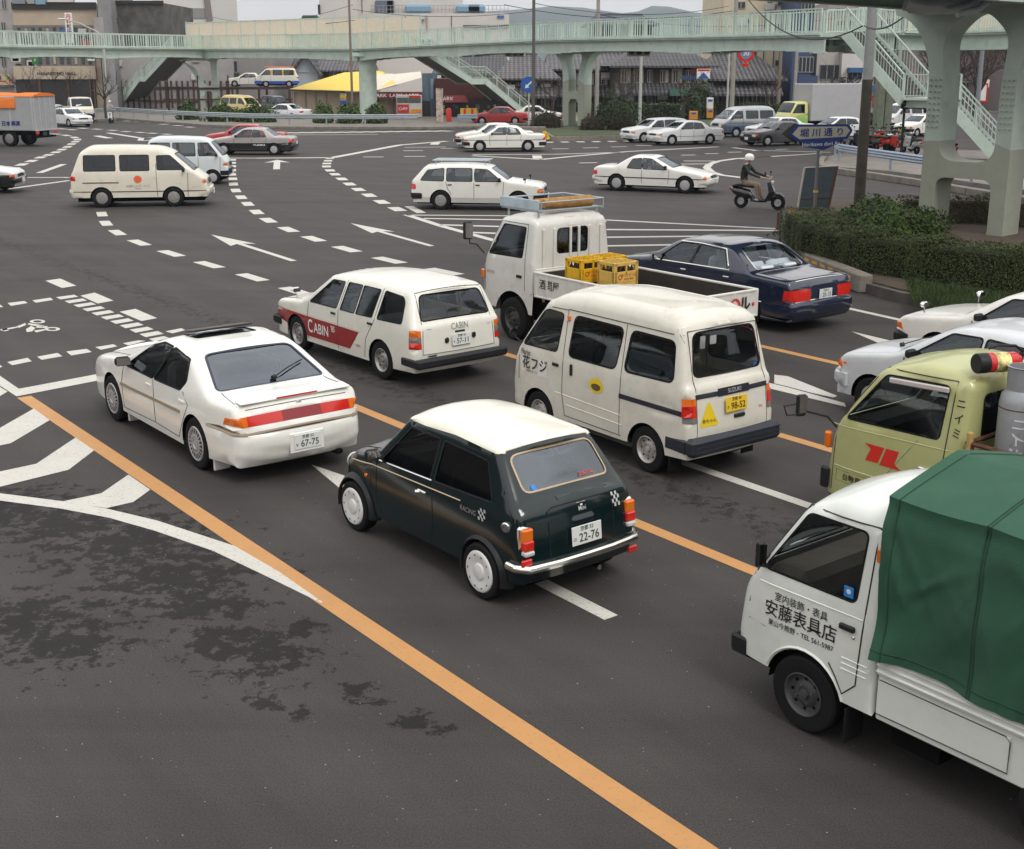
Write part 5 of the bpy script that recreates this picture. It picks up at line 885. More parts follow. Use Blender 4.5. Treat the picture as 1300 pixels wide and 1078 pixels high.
    # left hand group
    far_car('sedan', 'white sedan facing right beside the rear of the orange topped truck', pose_px('sedan', (66.5, 160), (81.8, 161.4), -1, -42), W2, step=.12, bump=W2)
    far_car('sedan', 'white car seen just behind the orange topped truck', pose_px('sedan', None, (62, 157.5), -1, -42, 'front'), W2)
    far_car('hatch', 'white hatchback furthest back in the queue left of the street tree', (-39.5, 106.5, -35), W2)
    # pickup / white truck
    tr = thing('cab_truck', 'cream truck with a black bumper waiting behind the white sedan', 'truck', (-36.3, 105.3, 0), R(-62)); Pm = paint('cream_van', (.70, .66, .52), .35, .07)
    K = [(1.9, .6, 0, .03, .01), (1.9, 1.95, .08, .08, .02), (2.1, 2.05, .1, .12, .03), (2.9, 2.0, .1, .1, .03), (3.45, 1.30, .08, .07, .05), (3.6, 1.1, .06, .08, .05), (3.62, .45, .02, .05, .02)]
    s = Shell(K, 1.8, 1.3, .1, .5, [(2.9, .36, .42)], 3.65, barrel=.03, rt=(0, .1), step=.16, nt=6); s.sr('door_window', [(3.3, 1.33), (2.2, 1.33), (2.2, 1.88), (2.86, 1.88)], GLD, .03, -.006, .02); s.tr('windscreen', [(3.1, -.74), (3.1, .74), (3.95, .76), (3.95, -.76)], GLD, .05, -.006, .02); s.build(tr, Pm)
    part(tr, 'front_bumper', PLA, ((3.62, 0, .62), (.14, 1.8, .34), .04)); part(tr, 'headlight', CLR, ((3.68, .65, .80), (.06, .25, .16), .02), ((3.68, -.65, .80), (.06, .25, .16), .02)); part(tr, 'load_bed', Pm, ((.3, 0, 1.0), (3.1, 1.75, .5), .02)); part(tr, 'chassis', DRK, ((1.4, 0, .6), (4.2, 1.2, .4)))
    for sg in (1, -1): wheel(tr, 2.9, sg * .78, .36, .2, 'steel', sg, simple=True, rimm=STL); wheel(tr, 0, sg * .78, .36, .2, 'steel', sg, simple=True, rimm=STL)
    # orange topped grey cargo truck, rear end in frame
    A = G(25.8, 184.8); t = thing('cargo_truck', 'grey box truck with an orange canvas top at the left edge', 'truck', (A[0] + 1.75, A[1] - .4, 0), R(168)); GR = paint('truck_grey', (.36, .37, .38), .5, .08)
    b = MB(); b.box((3.1, 0, 1.85), (6.2, 2.25, 1.9), bev=.03); b.build('cargo_box', GR, t); b = MB(); [b.box((-.02, y, 1.85), (.05, .05, 1.85), bev=.01) for y in (-1.05, -.55, 0, .55, 1.05)]; b.box((-.02, 0, .93), (.06, 2.25, .07)); [b.box((x, 1.13, 1.85), (.06, .03, 1.85)) for x in (.1, 1.5, 3, 4.5)]; b.build('box_ribs', paint('truck_grey_light', (.45, .46, .47), .5, .05), t)
    OR = mat('orange_canvas', (.70, .18, .02), .75, var=.12, bump=.2, bscale=30); b = MB(); N = 8
    sec = [(1.20, 2.15), (1.19, 2.62), (1.05, 2.86), (.5, 2.98), (0, 3.0), (-.5, 2.98), (-1.05, 2.86), (-1.19, 2.62), (-1.20, 2.15)]; X = [1.1, 1.6, 2.6, 3.6, 4.6, 6.2]
    b.add([(x, y, z - .04 * (i % 2) * (abs(y) < 1)) for i, x in enumerate(X) for y, z in sec], [(i * 9 + j, i * 9 + j + 1, i * 9 + j + 10, i * 9 + j + 9) for i in range(5) for j in range(8)] + [tuple(range(9))]); sec2 = [(1.15, 2.80), (1.05, 2.88), (.5, 2.98), (0, 3.0), (-.5, 2.98), (-1.05, 2.88), (-1.15, 2.80)]; b.add([(x, y, z) for x in (-.05, 1.15) for y, z in sec2], [(j, j + 1, j + 8, j + 7) for j in range(6)] + [tuple(range(7))]); b.build('canvas_top', OR, t)
    b = MB(); textobj('日本通運', .30, face_T((1.5, 1.14, 1.28), (-1, 0, 0)), mat('navy_letters', (.02, .03, .16), .5), mb=b, bold=.03); b.build('lettering', mat('navy_letters', (.02, .03, .16), .5), t, 0)
    part(t, 'tail_lamp', RED, ((-.03, .95, .78), (.06, .3, .16), .02), ((-.03, -.95, .78), (.06, .3, .16), .02)); part(t, 'chassis', DRK, ((3.1, 0, .75), (6, .9, .3)), ((.05, 0, .55), (.08, 2.0, .12))); part(t, 'number_plate', PGR, ((-.08, .3, .72), (.02, .4, .2))); part(t, 'cab', GR, ((7.2, 0, 1.5), (1.7, 2.1, 2.0), .15))
    for x in (1.75, 6.6):
        for sg in (1, -1): wheel(t, x, sg * .9, .45, .35, 'steel', sg, simple=True, rimm=STL)
    # black and white car entering at the left edge
    PD = paint('gloss_black', (.01, .01, .01), .2, .0); A = G(5, 246)
    far_car('sedan', 'white car with a black bumper entering at the left edge', pose_px('sedan', None, (-9, 246), -1, 6, 'front'), W2, low=PD, lowz=.66, bump=PD, step=.12)
    # box truck
    t = thing('box_truck', 'yellow green cab truck with a tall grey cargo box', 'truck', (21.3, 88.5, 0), R(203)); Pg = paint('lime_yellow', (.62, .62, .22), .35, .05)
    b = MB(); b.box((-1.2, 0, 2.05), (4.9, 2.1, 2.5), bev=.04); b.build('cargo_box', paint('box_grey', (.42, .42, .44), .5, .06), t)
    K = [(1.35, .6, 0, .03, .01), (1.35, 2.0, .08, .08, .02), (1.5, 2.12, .1, .12, .03), (2.3, 2.08, .1, .1, .03), (2.75, 1.35, .08, .07, .05), (2.88, 1.1, .06, .08, .05), (2.9, .45, .02, .05, .02)]
    s = Shell(K, 1.8, 1.3, .1, .5, [(2.2, .36, .42)], 2.9, barrel=.03, rt=(0, .1), step=.16, nt=6); s.sr('door_window', [(2.62, 1.36), (1.65, 1.36), (1.65, 1.92), (2.24, 1.92)], GLD, .03, -.006, .02); s.tr('windscreen', [(3.1, -.74), (3.1, .74), (3.95, .76), (3.95, -.76)], GLD, .05, -.006, .02); s.sr('green_flash', [(1.0, .6), (2.9, .6), (2.2, 1.2), (1.0, 1.2)], paint('lime_green', (.30, .50, .10), .4, .03), 0, .003); s.build(t, Pg)
    part(t, 'front_bumper', PLA, ((2.9, 0, .55), (.14, 1.8, .25), .04)); part(t, 'headlight', CLR, ((2.93, .65, .85), (.06, .25, .16), .02), ((2.93, -.65, .85), (.06, .25, .16), .02)); part(t, 'chassis', DRK, ((0, 0, .6), (5, 1.2, .35)))
    for sg in (1, -1): wheel(t, 2.2, sg * .78, .36, .2, 'steel', sg, simple=True, rimm=STL); wheel(t, -2.2, sg * .78, .36, .2, 'steel', sg, simple=True, rimm=STL)
    # right hand lane: hatchback and fender mirror car beside the trucks
    ph = (7.06, 13.62, 127.5); SW = paint('silver_white', (.60, .62, .64), .3, .04)
    t, s = far_car('hatch', 'silver white hatchback behind the yellow green truck', ph, SW, step=.07, bump=SW, wh=SIL)
    part(t, 'side_marker', AMB, (s.spt(3.40, .66, .0), (.05, .02, .03), .005)); wiper(t, s.tpt(8.2, .4, .02), s.tpt(7.8, -.1, .02))
    pt = (9.14, 15.49, 127.5); t, s = far_car('sedan', 'white car with chrome fender mirrors beside the hedge', pt, WH, step=.08, wh=SIL)
    for sg in (1, -1): fender_mirror(t, s.spt(3.95, .80, 0, sg) - Vector((0, sg * .12, -.06)), sg, CHR)
    # yard vehicles on the far left corner
    YV = paint('yard_cream', (.66, .52, .24), .4, .05)
    far_car('van', 'cream yellow van parked in the yard behind the guard rail', (-26.6, 117.6, -38), YV, cat='van', H=1)
    far_car('kei', 'dark jeep like van parked between the yellow van and the white sedan', (-23.6, 121.5, -50), paint('dark_grey', (.09, .09, .10), .3, .03, .3), cat='van')
    far_car('sedan', 'white sedan parked with its rear to the shed wall', (-17.4, 107.5, 155), W2)
    t, s = far_car('van', 'orange topped yellow and white van on the raised parking frame', (-21.4, 128, -172), WH, cat='van', low=paint('van_blue', (.03, .10, .40), .4, .03), lowz=.60, bump=None)
    t.location.z = 2.45
    OY = paint('van_orange', (.72, .20, .03), .4, .03); YY = paint('van_yellow', (.80, .52, .03), .4, .03)
    part(t, 'orange_roof', OY, ((1.9, 0, 1.93), (2.9, 1.36, .12), .05)); part(t, 'yellow_pillars', YY, ((2.65, .815, 1.42), (.14, .03, .46), .01), ((1.54, .815, 1.42), (.14, .03, .46), .01), ((.42, .81, 1.42), (.1, .03, .46), .01), ((4.30, .3, .8), (.1, .5, .25), .02))

def scooter_rider():
    A = Vector(G(940.4, 264)); B = Vector(G(991, 267)); d = B - A; h = math.atan2(d.y, d.x)
    t = thing('scooter', 'black motor scooter ridden to the right past the hedge', 'scooter', (A.x, A.y, 0), h); BK = paint('scooter_black', (.015, .015, .018), .25, .02)
    for x in (0, 1.24):
        b = MB().lathe([(.12, -.05), (.21, -.05), (.235, -.02), (.235, .02), (.21, .05), (.12, .05)], Matrix.Translation((x, 0, .235)) @ Matrix.Rotation(math.pi / 2, 4, 'X'), 24); w = b.build('wheel', RUB, t); MB().lathe([(.12, -.04), (.11, -.02), (.04, -.03), (.03, 0), (.04, .03), (.11, .02), (.12, .04)], Matrix.Translation((x, 0, .235)) @ Matrix.Rotation(math.pi / 2, 4, 'X'), 18).build('rim', SIL, w)
    def loft(secs, name, m):            # secs: (x, z, halfwidth, halfheight)
        vs = []; n = 12
        for x, z, w, hh in secs: vs += [(x, w * math.cos(6.2832 * k / n), z + hh * math.sin(6.2832 * k / n)) for k in range(n)]
        b = MB(); b.add(vs, [(i * n + k, i * n + (k + 1) % n, (i + 1) * n + (k + 1) % n, (i + 1) * n + k) for i in range(len(secs) - 1) for k in range(n)] + [tuple(range(n)), tuple(range((len(secs) - 1) * n, len(secs) * n))[::-1]]); return b.build(name, m, t, 50)
    loft([(-.36, .60, .05, .04), (-.25, .56, .13, .12), (0, .50, .17, .17), (.30, .46, .15, .15), (.42, .35, .13, .08)], 'rear_body', BK); loft([(-.30, .70, .10, .03), (-.1, .73, .14, .05), (.25, .72, .13, .05), (.40, .68, .08, .03)], 'seat', RUB)
    loft([(.36, .27, .15, .05), (.60, .25, .15, .04), (.85, .27, .14, .05)], 'floorboard', BK)
    b = MB(); b.add([(.82, y * .8, .26) for y in (-.2, .2)] + [(.98, y, .55) for y in (-.21, .21)] + [(.90, y, .85) for y in (-.15, .15)] + [(1.0, y * .5, .28) for y in (-.2, .2)] + [(1.12, y * .4, .58) for y in (-.21, .21)] + [(.98, y * .5, .88) for y in (-.15, .15)], [(0, 1, 3, 2), (2, 3, 5, 4), (6, 8, 9, 7), (8, 10, 11, 9), (0, 2, 8, 6), (2, 4, 10, 8), (1, 7, 9, 3), (3, 9, 11, 5), (4, 5, 11, 10), (0, 6, 7, 1)]); b.build('leg_shield', BK, t)
    loft([(.98, .42, .05, .03), (1.1, .50, .08, .05), (1.3, .50, .08, .05), (1.44, .42, .06, .02)], 'front_mudguard', BK); b = MB(); b.tube([(1.24, .07, .235), (.98, .05, .8), (.93, 0, .95)], .022, 6); b.tube([(.86, .30, 1.0), (.92, .1, .97), (.92, -.1, .97), (.86, -.30, 1.0)], .018, 6); b.build('fork_and_handlebar', STL, t)
    part(t, 'headlight', CLR, ((1.02, 0, .86), (.07, .18, .12), .03)); part(t, 'tail_lamp', RED, ((-.38, 0, .62), (.04, .14, .08), .015)); b = MB(); [b.tube([(.88, sg * .2, .98), (.86, sg * .25, 1.14)], .008, 5) for sg in (1, -1)]; [b.box((.86, sg * .26, 1.17), (.02, .11, .08), bev=.01) for sg in (1, -1)]; b.build('mirrors', PLA, t)
    # rider: one continuous skin-modifier body
    JT = [(.06, 0, .83, .13), (.04, 0, 1.0, .13), (.10, 0, 1.2, .15), (.16, 0, 1.36, .11), (.18, 0, 1.44, .055), (.22, 0, 1.58, .085),
          (.16, .19, 1.34, .07), (.34, .26, 1.14, .052), (.62, .27, 1.05, .042), (.80, .29, 1.02, .03),
          (.16, -.19, 1.34, .07), (.34, -.26, 1.14, .052), (.62, -.27, 1.05, .042), (.80, -.29, 1.02, .03),
          (.14, .10, .80, .10), (.52, .13, .78, .075), (.60, .12, .42, .05), (.66, .12, .32, .035),
          (.14, -.10, .80, .10), (.52, -.13, .78, .075), (.60, -.12, .42, .05), (.66, -.12, .32, .035)]
    ED = [(0, 1), (1, 2), (2, 3), (3, 4), (4, 5), (3, 6), (6, 7), (7, 8), (8, 9), (3, 10), (10, 11), (11, 12), (12, 13), (0, 14), (14, 15), (15, 16), (16, 17), (0, 18), (18, 19), (19, 20), (20, 21)]
    r = thing('person', 'scooter rider in a white helmet, black jacket and tan trousers', 'person', (A.x, A.y, 0), h); skin_body(r, JT, ED, [mat('tan_trousers', (.22, .165, .11), .85), mat('black_jacket', (.015, .015, .016), .7), mat('skin', (.52, .30, .20), .6, var=.1)], lambda p: 2 if p.z > 1.42 or (p.x > .72 and p.z > .9) else 1 if p.z > .90 else 0)
    hands_shoes(r, [(.81, .29, 1.02), (.81, -.29, 1.02)], [(.68, .12, .30), (.68, -.12, .30)])
    MB().lathe([(.128, -.06), (.135, .0), (.13, .07), (.09, .125), (.04, .145), (.001, .148)], Matrix.Translation((.215, 0, 1.60)) @ Matrix.Diagonal((1.12, 1, 1, 1)), 20).build('helmet', mat('helmet_white', (.82, .82, .80), .2, coat=.6), r)
def skin_body(parent, J, E_, mats, pick):
    me = bpy.data.meshes.new('body'); me.from_pydata([j[:3] for j in J], E_, []); o = bpy.data.objects.new('body', me); COL.objects.link(o)
    m = o.modifiers.new('s', 'SKIN'); m.use_smooth_shade = True; o.modifiers.new('u', 'SUBSURF').levels = 1
    for i, j in enumerate(J): me.skin_vertices[0].data[i].radius = (j[3], j[3])
    me.skin_vertices[0].data[0].use_root = True; bpy.context.view_layer.update()
    m2 = bpy.data.meshes.new_from_object(o.evaluated_get(bpy.context.evaluated_depsgraph_get())); bpy.data.objects.remove(o)
    for p in m2.polygons: p.material_index = pick(p.center)
    m2.name = 'body'; return link('body', m2, mats, parent, 60)
def hands_shoes(parent, hands, feet, shoe=None):
    SK = mat('skin', (.52, .30, .20), .6, var=.1)
    for x, y, z in hands:
        b = MB(); b.box((x + .03, y, z), (.08, .075, .035), bev=.014)
        for k in range(4): yy = y + (k - 1.5) * .019; L = (.058, .066, .062, .048)[k]; b.tube([(x + .065, yy, z), (x + .065 + L * .6, yy, z - .012), (x + .06 + L * .7, yy, z - .035)], [.009, .0085, .007], 6)
        b.tube([(x + .02, y - .035 if y > 0 else y + .035, z - .01), (x + .06, y - .052 if y > 0 else y + .052, z - .02), (x + .085, y - .048 if y > 0 else y + .048, z - .025)], [.011, .010, .008], 6); b.build('hand', SK, parent)
    for x, y, z in feet: b = MB(); b.box((x + .06, y, z - .02), (.25, .09, .08), bev=.03); b.build('shoe', shoe or PLA, parent)
# ------------------------------------------------------------ ground, road, markings
def asphalt():
    m = bpy.data.materials.new('asphalt'); m.use_nodes = True; n = m.node_tree; p = n.nodes['Principled BSDF']; L = n.links.new
    t = n.nodes.new('ShaderNodeTexCoord')
    def noise(sc, det=5, rough=.6, st=None, rot=0):
        a = n.nodes.new('ShaderNodeTexNoise'); a.inputs['Scale'].default_value = sc; a.inputs['Detail'].default_value = det; a.inputs['Roughness'].default_value = rough
        if st: q = n.nodes.new('ShaderNodeMapping'); q.vector_type = 'TEXTURE'; q.inputs['Scale'].default_value = st; q.inputs['Rotation'].default_value = (0, 0, rot); L(t.outputs['Object'], q.inputs[0]); L(q.outputs[0], a.inputs[0])
        else: L(t.outputs['Object'], a.inputs[0])
        return a.outputs[0]
    def rng(x, a, b, c, d):
        r = n.nodes.new('ShaderNodeMapRange'); r.inputs[1].default_value = a; r.inputs[2].default_value = b; r.inputs[3].default_value = c; r.inputs[4].default_value = d; L(x, r.inputs[0]); return r.outputs[0]
    def mul(a, b):
        r = n.nodes.new('ShaderNodeMath'); r.operation = 'MULTIPLY'; L(a, r.inputs[0]); L(b, r.inputs[1]); return r.outputs[0]
    base = mul(rng(noise(.35, 4), .3, .7, .88, 1.12), rng(noise(70, 3, .85), .3, .72, .55, 1.5)); base = mul(base, rng(noise(1.2, 5, .6, (6, .8, 1), R(127.5)), .35, .7, .86, 1.1)); base = mul(base, rng(noise(.5, 5, .6, (9, .5, 1), R(0)), .45, .72, 1.04, .80))
    # damp, oily patches left of the orange line and along the lanes
    sx_ = n.nodes.new('ShaderNodeSeparateXYZ'); L(t.outputs['Object'], sx_.inputs[0])
    def lin(ax, ay, c):
        a = n.nodes.new('ShaderNodeVectorMath'); a.operation = 'DOT_PRODUCT'; L(t.outputs['Object'], a.inputs[0]); a.inputs[1].default_value = (ax, ay, 0); b = n.nodes.new('ShaderNodeMath'); b.operation = 'SUBTRACT'; L(a.outputs['Value'], b.inputs[0]); b.inputs[1].default_value = c; return b.outputs[0]
    band = None
    for px, py, r_ in ((10, 648, .75), (90, 665, .7), (165, 690, .75), (225, 730, .75), (258, 768, .45), (30, 790, .6), (90, 815, .45), (292, 815, .42), (340, 830, .42), (385, 800, .16), (340, 892, .15), (390, 905, .10), (452, 875, .12), (475, 890, .11), (525, 915, .12), (560, 930, .10)):
        g = G(px, py); dn = n.nodes.new('ShaderNodeVectorMath'); dn.operation = 'DISTANCE'; L(t.outputs['Object'], dn.inputs[0]); dn.inputs[1].default_value = (g[0], g[1], 0); f = rng(dn.outputs['Value'], r_ * .15, r_ * 2.1, 1, 0)
        if band is None: band = f
        else: m_ = n.nodes.new('ShaderNodeMath'); m_.operation = 'MAXIMUM'; L(band, m_.inputs[0]); L(f, m_.inputs[1]); band = m_.outputs[0]
    st = n.nodes.new('ShaderNodeMath'); st.operation = 'ADD'; L(noise(5.5, 12, .74), st.inputs[0]); L(rng(band, 0, 1, -.15, .085), st.inputs[1]); stain = rng(st.outputs[0], .505, .52, 0, 1)
    d3 = lin(.793, .609, 9.1); ab3 = n.nodes.new('ShaderNodeMath'); ab3.operation = 'ABSOLUTE'; L(d3, ab3.inputs[0]); s2 = n.nodes.new('ShaderNodeMath'); s2.operation = 'ADD'; L(noise(6, 10, .74), s2.inputs[0]); L(rng(ab3.outputs[0], 0, 1.0, .03, -.2), s2.inputs[1]); stain2 = rng(s2.outputs[0], .5, .56, 0, .8)
    mx_ = n.nodes.new('ShaderNodeMath'); mx_.operation = 'MAXIMUM'; L(stain, mx_.inputs[0]); L(stain2, mx_.inputs[1]); stain = mx_.outputs[0]
    base = mul(base, rng(stain, 0, 1, 1, .33)); v = n.nodes.new('ShaderNodeVectorMath'); v.operation = 'SCALE'; v.inputs[0].default_value = (.058, .0525, .0505); L(base, v.inputs['Scale'])
    sp = rng(noise(38, 1, .3), .79, .81, 0, 1); c = n.nodes.new('ShaderNodeMixRGB'); c.inputs[2].default_value = (.35, .33, .30, 1); L(sp, c.inputs[0]); L(v.outputs[0], c.inputs[1]); L(c.outputs[0], p.inputs['Base Color'])
    p.inputs['Roughness'].default_value = .74; bu = n.nodes.new('ShaderNodeBump'); bu.inputs['Strength'].default_value = .5; bu.inputs['Distance'].default_value = .01; L(noise(140, 3, .7), bu.inputs['Height']); L(bu.outputs[0], p.inputs['Normal']); p.inputs['Specular IOR Level'].default_value = .22
    return m
ASPH = asphalt()
def worn(name, col, lo=.62, bg_=(.13, .12, .11)):
    m = mat(name, col, .6, var=.06, vscale=3, dirt=(*bg_, lo, lo + .12, .75), dscale=28, bump=.2, bscale=120); return m
WPAINT = worn('road_white', (.56, .54, .49), .55); OPAINT = worn('road_orange', (.50, .25, .085), .57); 
def poly_mark(quads, m, z=.004, name='road_marking'):
    b = MB()
    for q in quads:
        P = [G(*p) for p in q]; b.add([(x, y, 0) for x, y in P], [tuple(range(len(P)))])
    o = b.build(name, m, None, 0, (0, 0, z)); me = o.data; bm = bmesh.new(); bm.from_mesh(me)
    for f in bm.faces:
        f.normal_update()
        if f.normal.z < 0: f.normal_flip()
    bm.to_mesh(me); bm.free(); return tag(o, kind='structure')
def line_px(pts, w, lift=0):
    P = [Vector(G(*p)) for p in pts]; out = []
    for a, b in zip(P, P[1:]):
        d = (b - a).normalized(); n = Vector((-d.y, d.x)) * w / 2; out.append([a - n, b - n, b + n, a + n])
    return out
def world_mark(quads, m, z=.004, name='road_marking'):
    b = MB(); [b.add([(p[0], p[1], 0) for p in q], [tuple(range(len(q)))]) for q in quads]; return tag(b.build(name, m, None, 0, (0, 0, z)), kind='structure')
NV, DV = Vector((.7934, .6088)), Vector((-.6088, .7934))
def lane(n, s0, s1, w=.17): return [NV * (n - w / 2) + DV * s0, NV * (n + w / 2) + DV * s0, NV * (n + w / 2) + DV * s1, NV * (n - w / 2) + DV * s1]
def arrow(tip, tail, w=.15, hw=.27, hl=1.6):
    a = Vector(tip); b = Vector(tail); d = (b - a).normalized(); n = Vector((-d.y, d.x)); h = a + d * hl
    return [[a, h + n * hw, h - d * .25 + n * w / 2, h - d * .25 - n * w / 2, h - n * hw], [h - d * .25 - n * w / 2, h - d * .25 + n * w / 2, b + n * w / 2, b - n * w / 2]]
def road():
    b = MB(); b.quad((-6000, -200, 0), (6000, -200, 0), (6000, 9000, 0), (-6000, 9000, 0)); tag(b.build('ground', mat('town_ground', (.09, .085, .075), .9, var=.2, vscale=.2), None, 0, (0, 0, -.02)), kind='structure')
    b = MB(); b.quad((-75, -30, 0), (75, -30, 0), (75, 128, 0), (-75, 128, 0)); tag(b.build('road', ASPH, None, 0), kind='structure')
    world_mark([lane(4.71, -8, 17.25, .19), lane(8.09, -8, 16.6, .16), lane(11.6, -4, 17.6, .16), lane(15.27, -4, 19.6, .16)], OPAINT)
    a = []
    for n_, s0, tip in ((6.41, 7.0, 12.15), (9.86, 7.0, 12.5)): a += arrow(NV * n_ + DV * tip, NV * n_ + DV * s0)
    a += arrow(G(1081, 421), G(1190, 455)); poly_mark([[(983, 476), (1000, 478), (1063, 503), (1058, 505), (1030, 499), (1000, 491), (983, 487)], [(975, 486), (1000, 492), (1072, 512), (1074, 517), (975, 493)]], WPAINT)
    world_mark(a, WPAINT)
    world_mark(arrow(G(445, 283.5), G(548, 312.5), .16, .34, 2.4) + arrow(G(268, 298), G(373, 331.5), .16, .34, 2.4) + arrow(G(352, 203), G(351, 215), .3, .6, 1.8), WPAINT)
    cw = [G(1076, 391.5), G(1150, 408)]; A = Vector(cw[0]); d = (Vector(cw[1]) - A).normalized(); n = Vector((-d.y, d.x)) * .075; world_mark([[A - d * 9 - n, A - d * 9 + n, A + d * 14 + n, A + d * 14 - n]], WPAINT)
    q = lambda *p: [(x / 5, y / 5 + 330) for x, y in p]; w2 = lambda *p: [(x / 3.25, y / 3.25 + 480) for x, y in p]; r4 = lambda *p: [(x / 4.313, y / 4.313 + 170) for x, y in p]
    Q = [q((120, 820), (610, 728), (635, 765), (105, 868)), q((0, 738), (120, 820), (105, 868), (-120, 755), (-120, 660)), q((-150, 900), (0, 870), (50, 840), (0, 810), (-120, 760))]
    Q += [w2((-60, 225), (0, 207), (140, 127), (205, 175), (45, 270), (-60, 292)), w2((-60, 400), (0, 387), (150, 355), (312, 247), (388, 300), (283, 380), (0, 450), (-60, 465)), w2((262, 510), (418, 477), (530, 400), (620, 462), (550, 513), (440, 538), (350, 525))]
    Q[1] = q((-150, 640), (0, 738), (120, 820), (105, 868), (0, 800), (-150, 705)); Q[2] = q((-150, 905), (0, 866), (48, 838), (0, 808), (-150, 715))
    up = [(-80, 470), (0, 477), (262, 510), (440, 540), (650, 590), (970, 695), (1150, 800), (1330, 925)]; lo = [(-80, 500), (0, 507), (250, 540), (450, 578), (640, 632), (880, 715), (1090, 815), (1330, 932)]
    for i in range(7): Q.append(w2(up[i], up[i + 1], lo[i + 1], lo[i]))
    poly_mark(Q, WPAINT, .0045)
    # cycle crossing
    Q = [q((48, 275), (155, 262), (177, 275), (70, 293)), q((205, 258), (320, 241), (338, 255), (228, 273)), q((-60, 292), (0, 285), (20, 300), (-60, 310)), q((45, 650), (175, 623), (203, 645), (78, 670)), q((235, 616), (365, 592), (397, 613), (265, 636)), q((420, 583), (550, 566), (583, 586), (452, 608)), q((605, 555), (720, 537), (745, 550), (640, 572)), q((780, 530), (880, 512), (925, 515), (815, 545)), q((945, 503), (1040, 485), (1075, 497), (980, 520)), q((1050, 455), (1150, 435), (1180, 447), (1095, 468)), q((-80, 690), (0, 668), (15, 680), (-60, 705))]
    f0 = [(355, 238), (470, 222), (497, 235), (385, 252)]; f1 = [(885, 472), (1000, 453), (1040, 470), (925, 492)]
    for k in range(10): t = k / 9; t = t * (.92 + .08 * t); Q.append(q(*[(a[0] + (b[0] - a[0]) * t, a[1] + (b[1] - a[1]) * t) for a, b in zip(f0, f1)]))
    Q += [r4((248, 805), (330, 793), (418, 832), (340, 845)), r4((440, 887), (518, 870), (622, 914), (535, 930)), r4((655, 975), (742, 959), (860, 1010), (775, 1026))]
    poly_mark(Q, WPAINT)
    # cycle symbol
    Q = []
    for cx, cy in ((238, 392), (332, 440)):
        for k in range(16):
            a, b_ = k * .3927, (k + 1) * .3927; Q.append(q(*[(cx + r_ * 50 * math.cos(x), cy + r_ * 12.5 * math.sin(x)) for r_, x in ((1, a), (1, b_), (.55, b_), (.55, a))]))
    for s_ in (((0, 442), (110, 424), (110, 432), (10, 452)), ((105, 424), (165, 400), (185, 407), (120, 433)), ((165, 400), (280, 418), (275, 426), (160, 410)), ((165, 440), (200, 420), (235, 423), (205, 455), (170, 460)), ((190, 418), (300, 422), (310, 434), (225, 432)), ((10, 440), (45, 434), (55, 450), (25, 455)), ((215, 450), (285, 440), (290, 447), (230, 462))): Q.append(q(*s_))
    poly_mark(Q, WPAINT)
    # guide dashes through the junction
    def dashes(pts, w, frac=.52, off=0):
        out = []; P = [Vector(G(*p)) for p in pts]
        for i, p in enumerate(P):
            d = P[min(i + 1, len(P) - 1)] - P[max(i - 1, 0)]; L = d.length / (2 if 0 < i < len(P) - 1 else 1); d.normalize(); n = Vector((-d.y, d.x)) * w / 2; h = d * L * frac / 2; out.append([p - h - n, p + h - n, p + h + n, p - h + n])
        return out
    A = [(129.4, 272), (134.5, 283.6), (148.9, 295.4), (176.7, 308.2), (217.3, 321.9), (265.5, 336.2), (320, 352.2), (376, 369.9)]
    Bq = [(295.2, 203), (294.9, 206.9), (294.9, 211.2), (294.7, 216.2), (294.4, 221.6), (295.7, 227.2), (296.4, 233.8), (299.4, 242), (306.2, 250.6), (314.5, 259), (325.8, 269.3), (340.6, 279.8), (366, 291.5), (398, 303.3), (440, 316.4), (494, 330.5), (563, 345)]
    Cq = [(419, 201), (416.5, 204.2), (415, 207.7), (414.5, 211.5), (419, 216.5), (425.3, 221.4), (434, 227.3), (443.7, 233.8), (455, 240.7), (468.6, 248), (484.6, 256.5), (504, 265.6)]
    D = [(-5, 219), (15, 214), (28, 209), (40, 204.5), (51.5, 200), (61.5, 196.8), (71, 193.4), (78.5, 190), (85.5, 186.6), (91, 183), (95.5, 180), (98.2, 177.3), (94.5, 174.6), (84, 172), (71, 170.3), (60, 169.6)]
    world_mark(dashes(A, .30) + dashes(Bq, .34) + dashes(Cq, .40) + dashes(D, .45, .6), WPAINT)
    far = lambda k, ox, *ps: [(x / k + ox, y / k) for x, y in ps]
    Q = []
    def L(pts, w): Q.extend(line_px(pts, w))
    L([(325, 200.9), (422, 200.2), (508, 184.2), (567, 179.4)], .45); L([(230, 200.6), (325, 200.9)], .3); L([(513.5, 187.2), (566, 186.7)], .25)
    for a, b_ in (((461, 199.4), (487, 199.4)), ((513, 198.7), (540, 198.7)), ((512, 191.4), (537, 191.4)), ((701, 189.2), (722, 188.9)), ((740, 188), (760, 187.5)), ((776, 186.7), (796, 186.3)), ((807, 185.1), (827, 184.7)), ((735.5, 207.1), (758, 206.6)), ((865, 197.2), (883, 196.8)), ((895, 195.4), (912, 195)), ((924, 193.5), (941, 193.1)), ((954, 191.5), (970, 191.1)), ((985, 190), (1000, 189.6)), ((605, 188), (640, 187.6)), ((560, 188.5), (590, 188.2)), ((535, 270.5), (519, 262)), ): L([a, b_], .30)
    L([(600, 197.8), (687, 202.6), (726, 198.7), (797, 192.5), (912, 186.5)], .35); L([(600, 196.3), (700, 196.0), (790, 193.5)], .3); L([(676, 199.5), (688, 199.5)], 2.2); L([(547, 182.3), (558, 182.3)], 2.2)
    for x in (262, 292, 322): pass
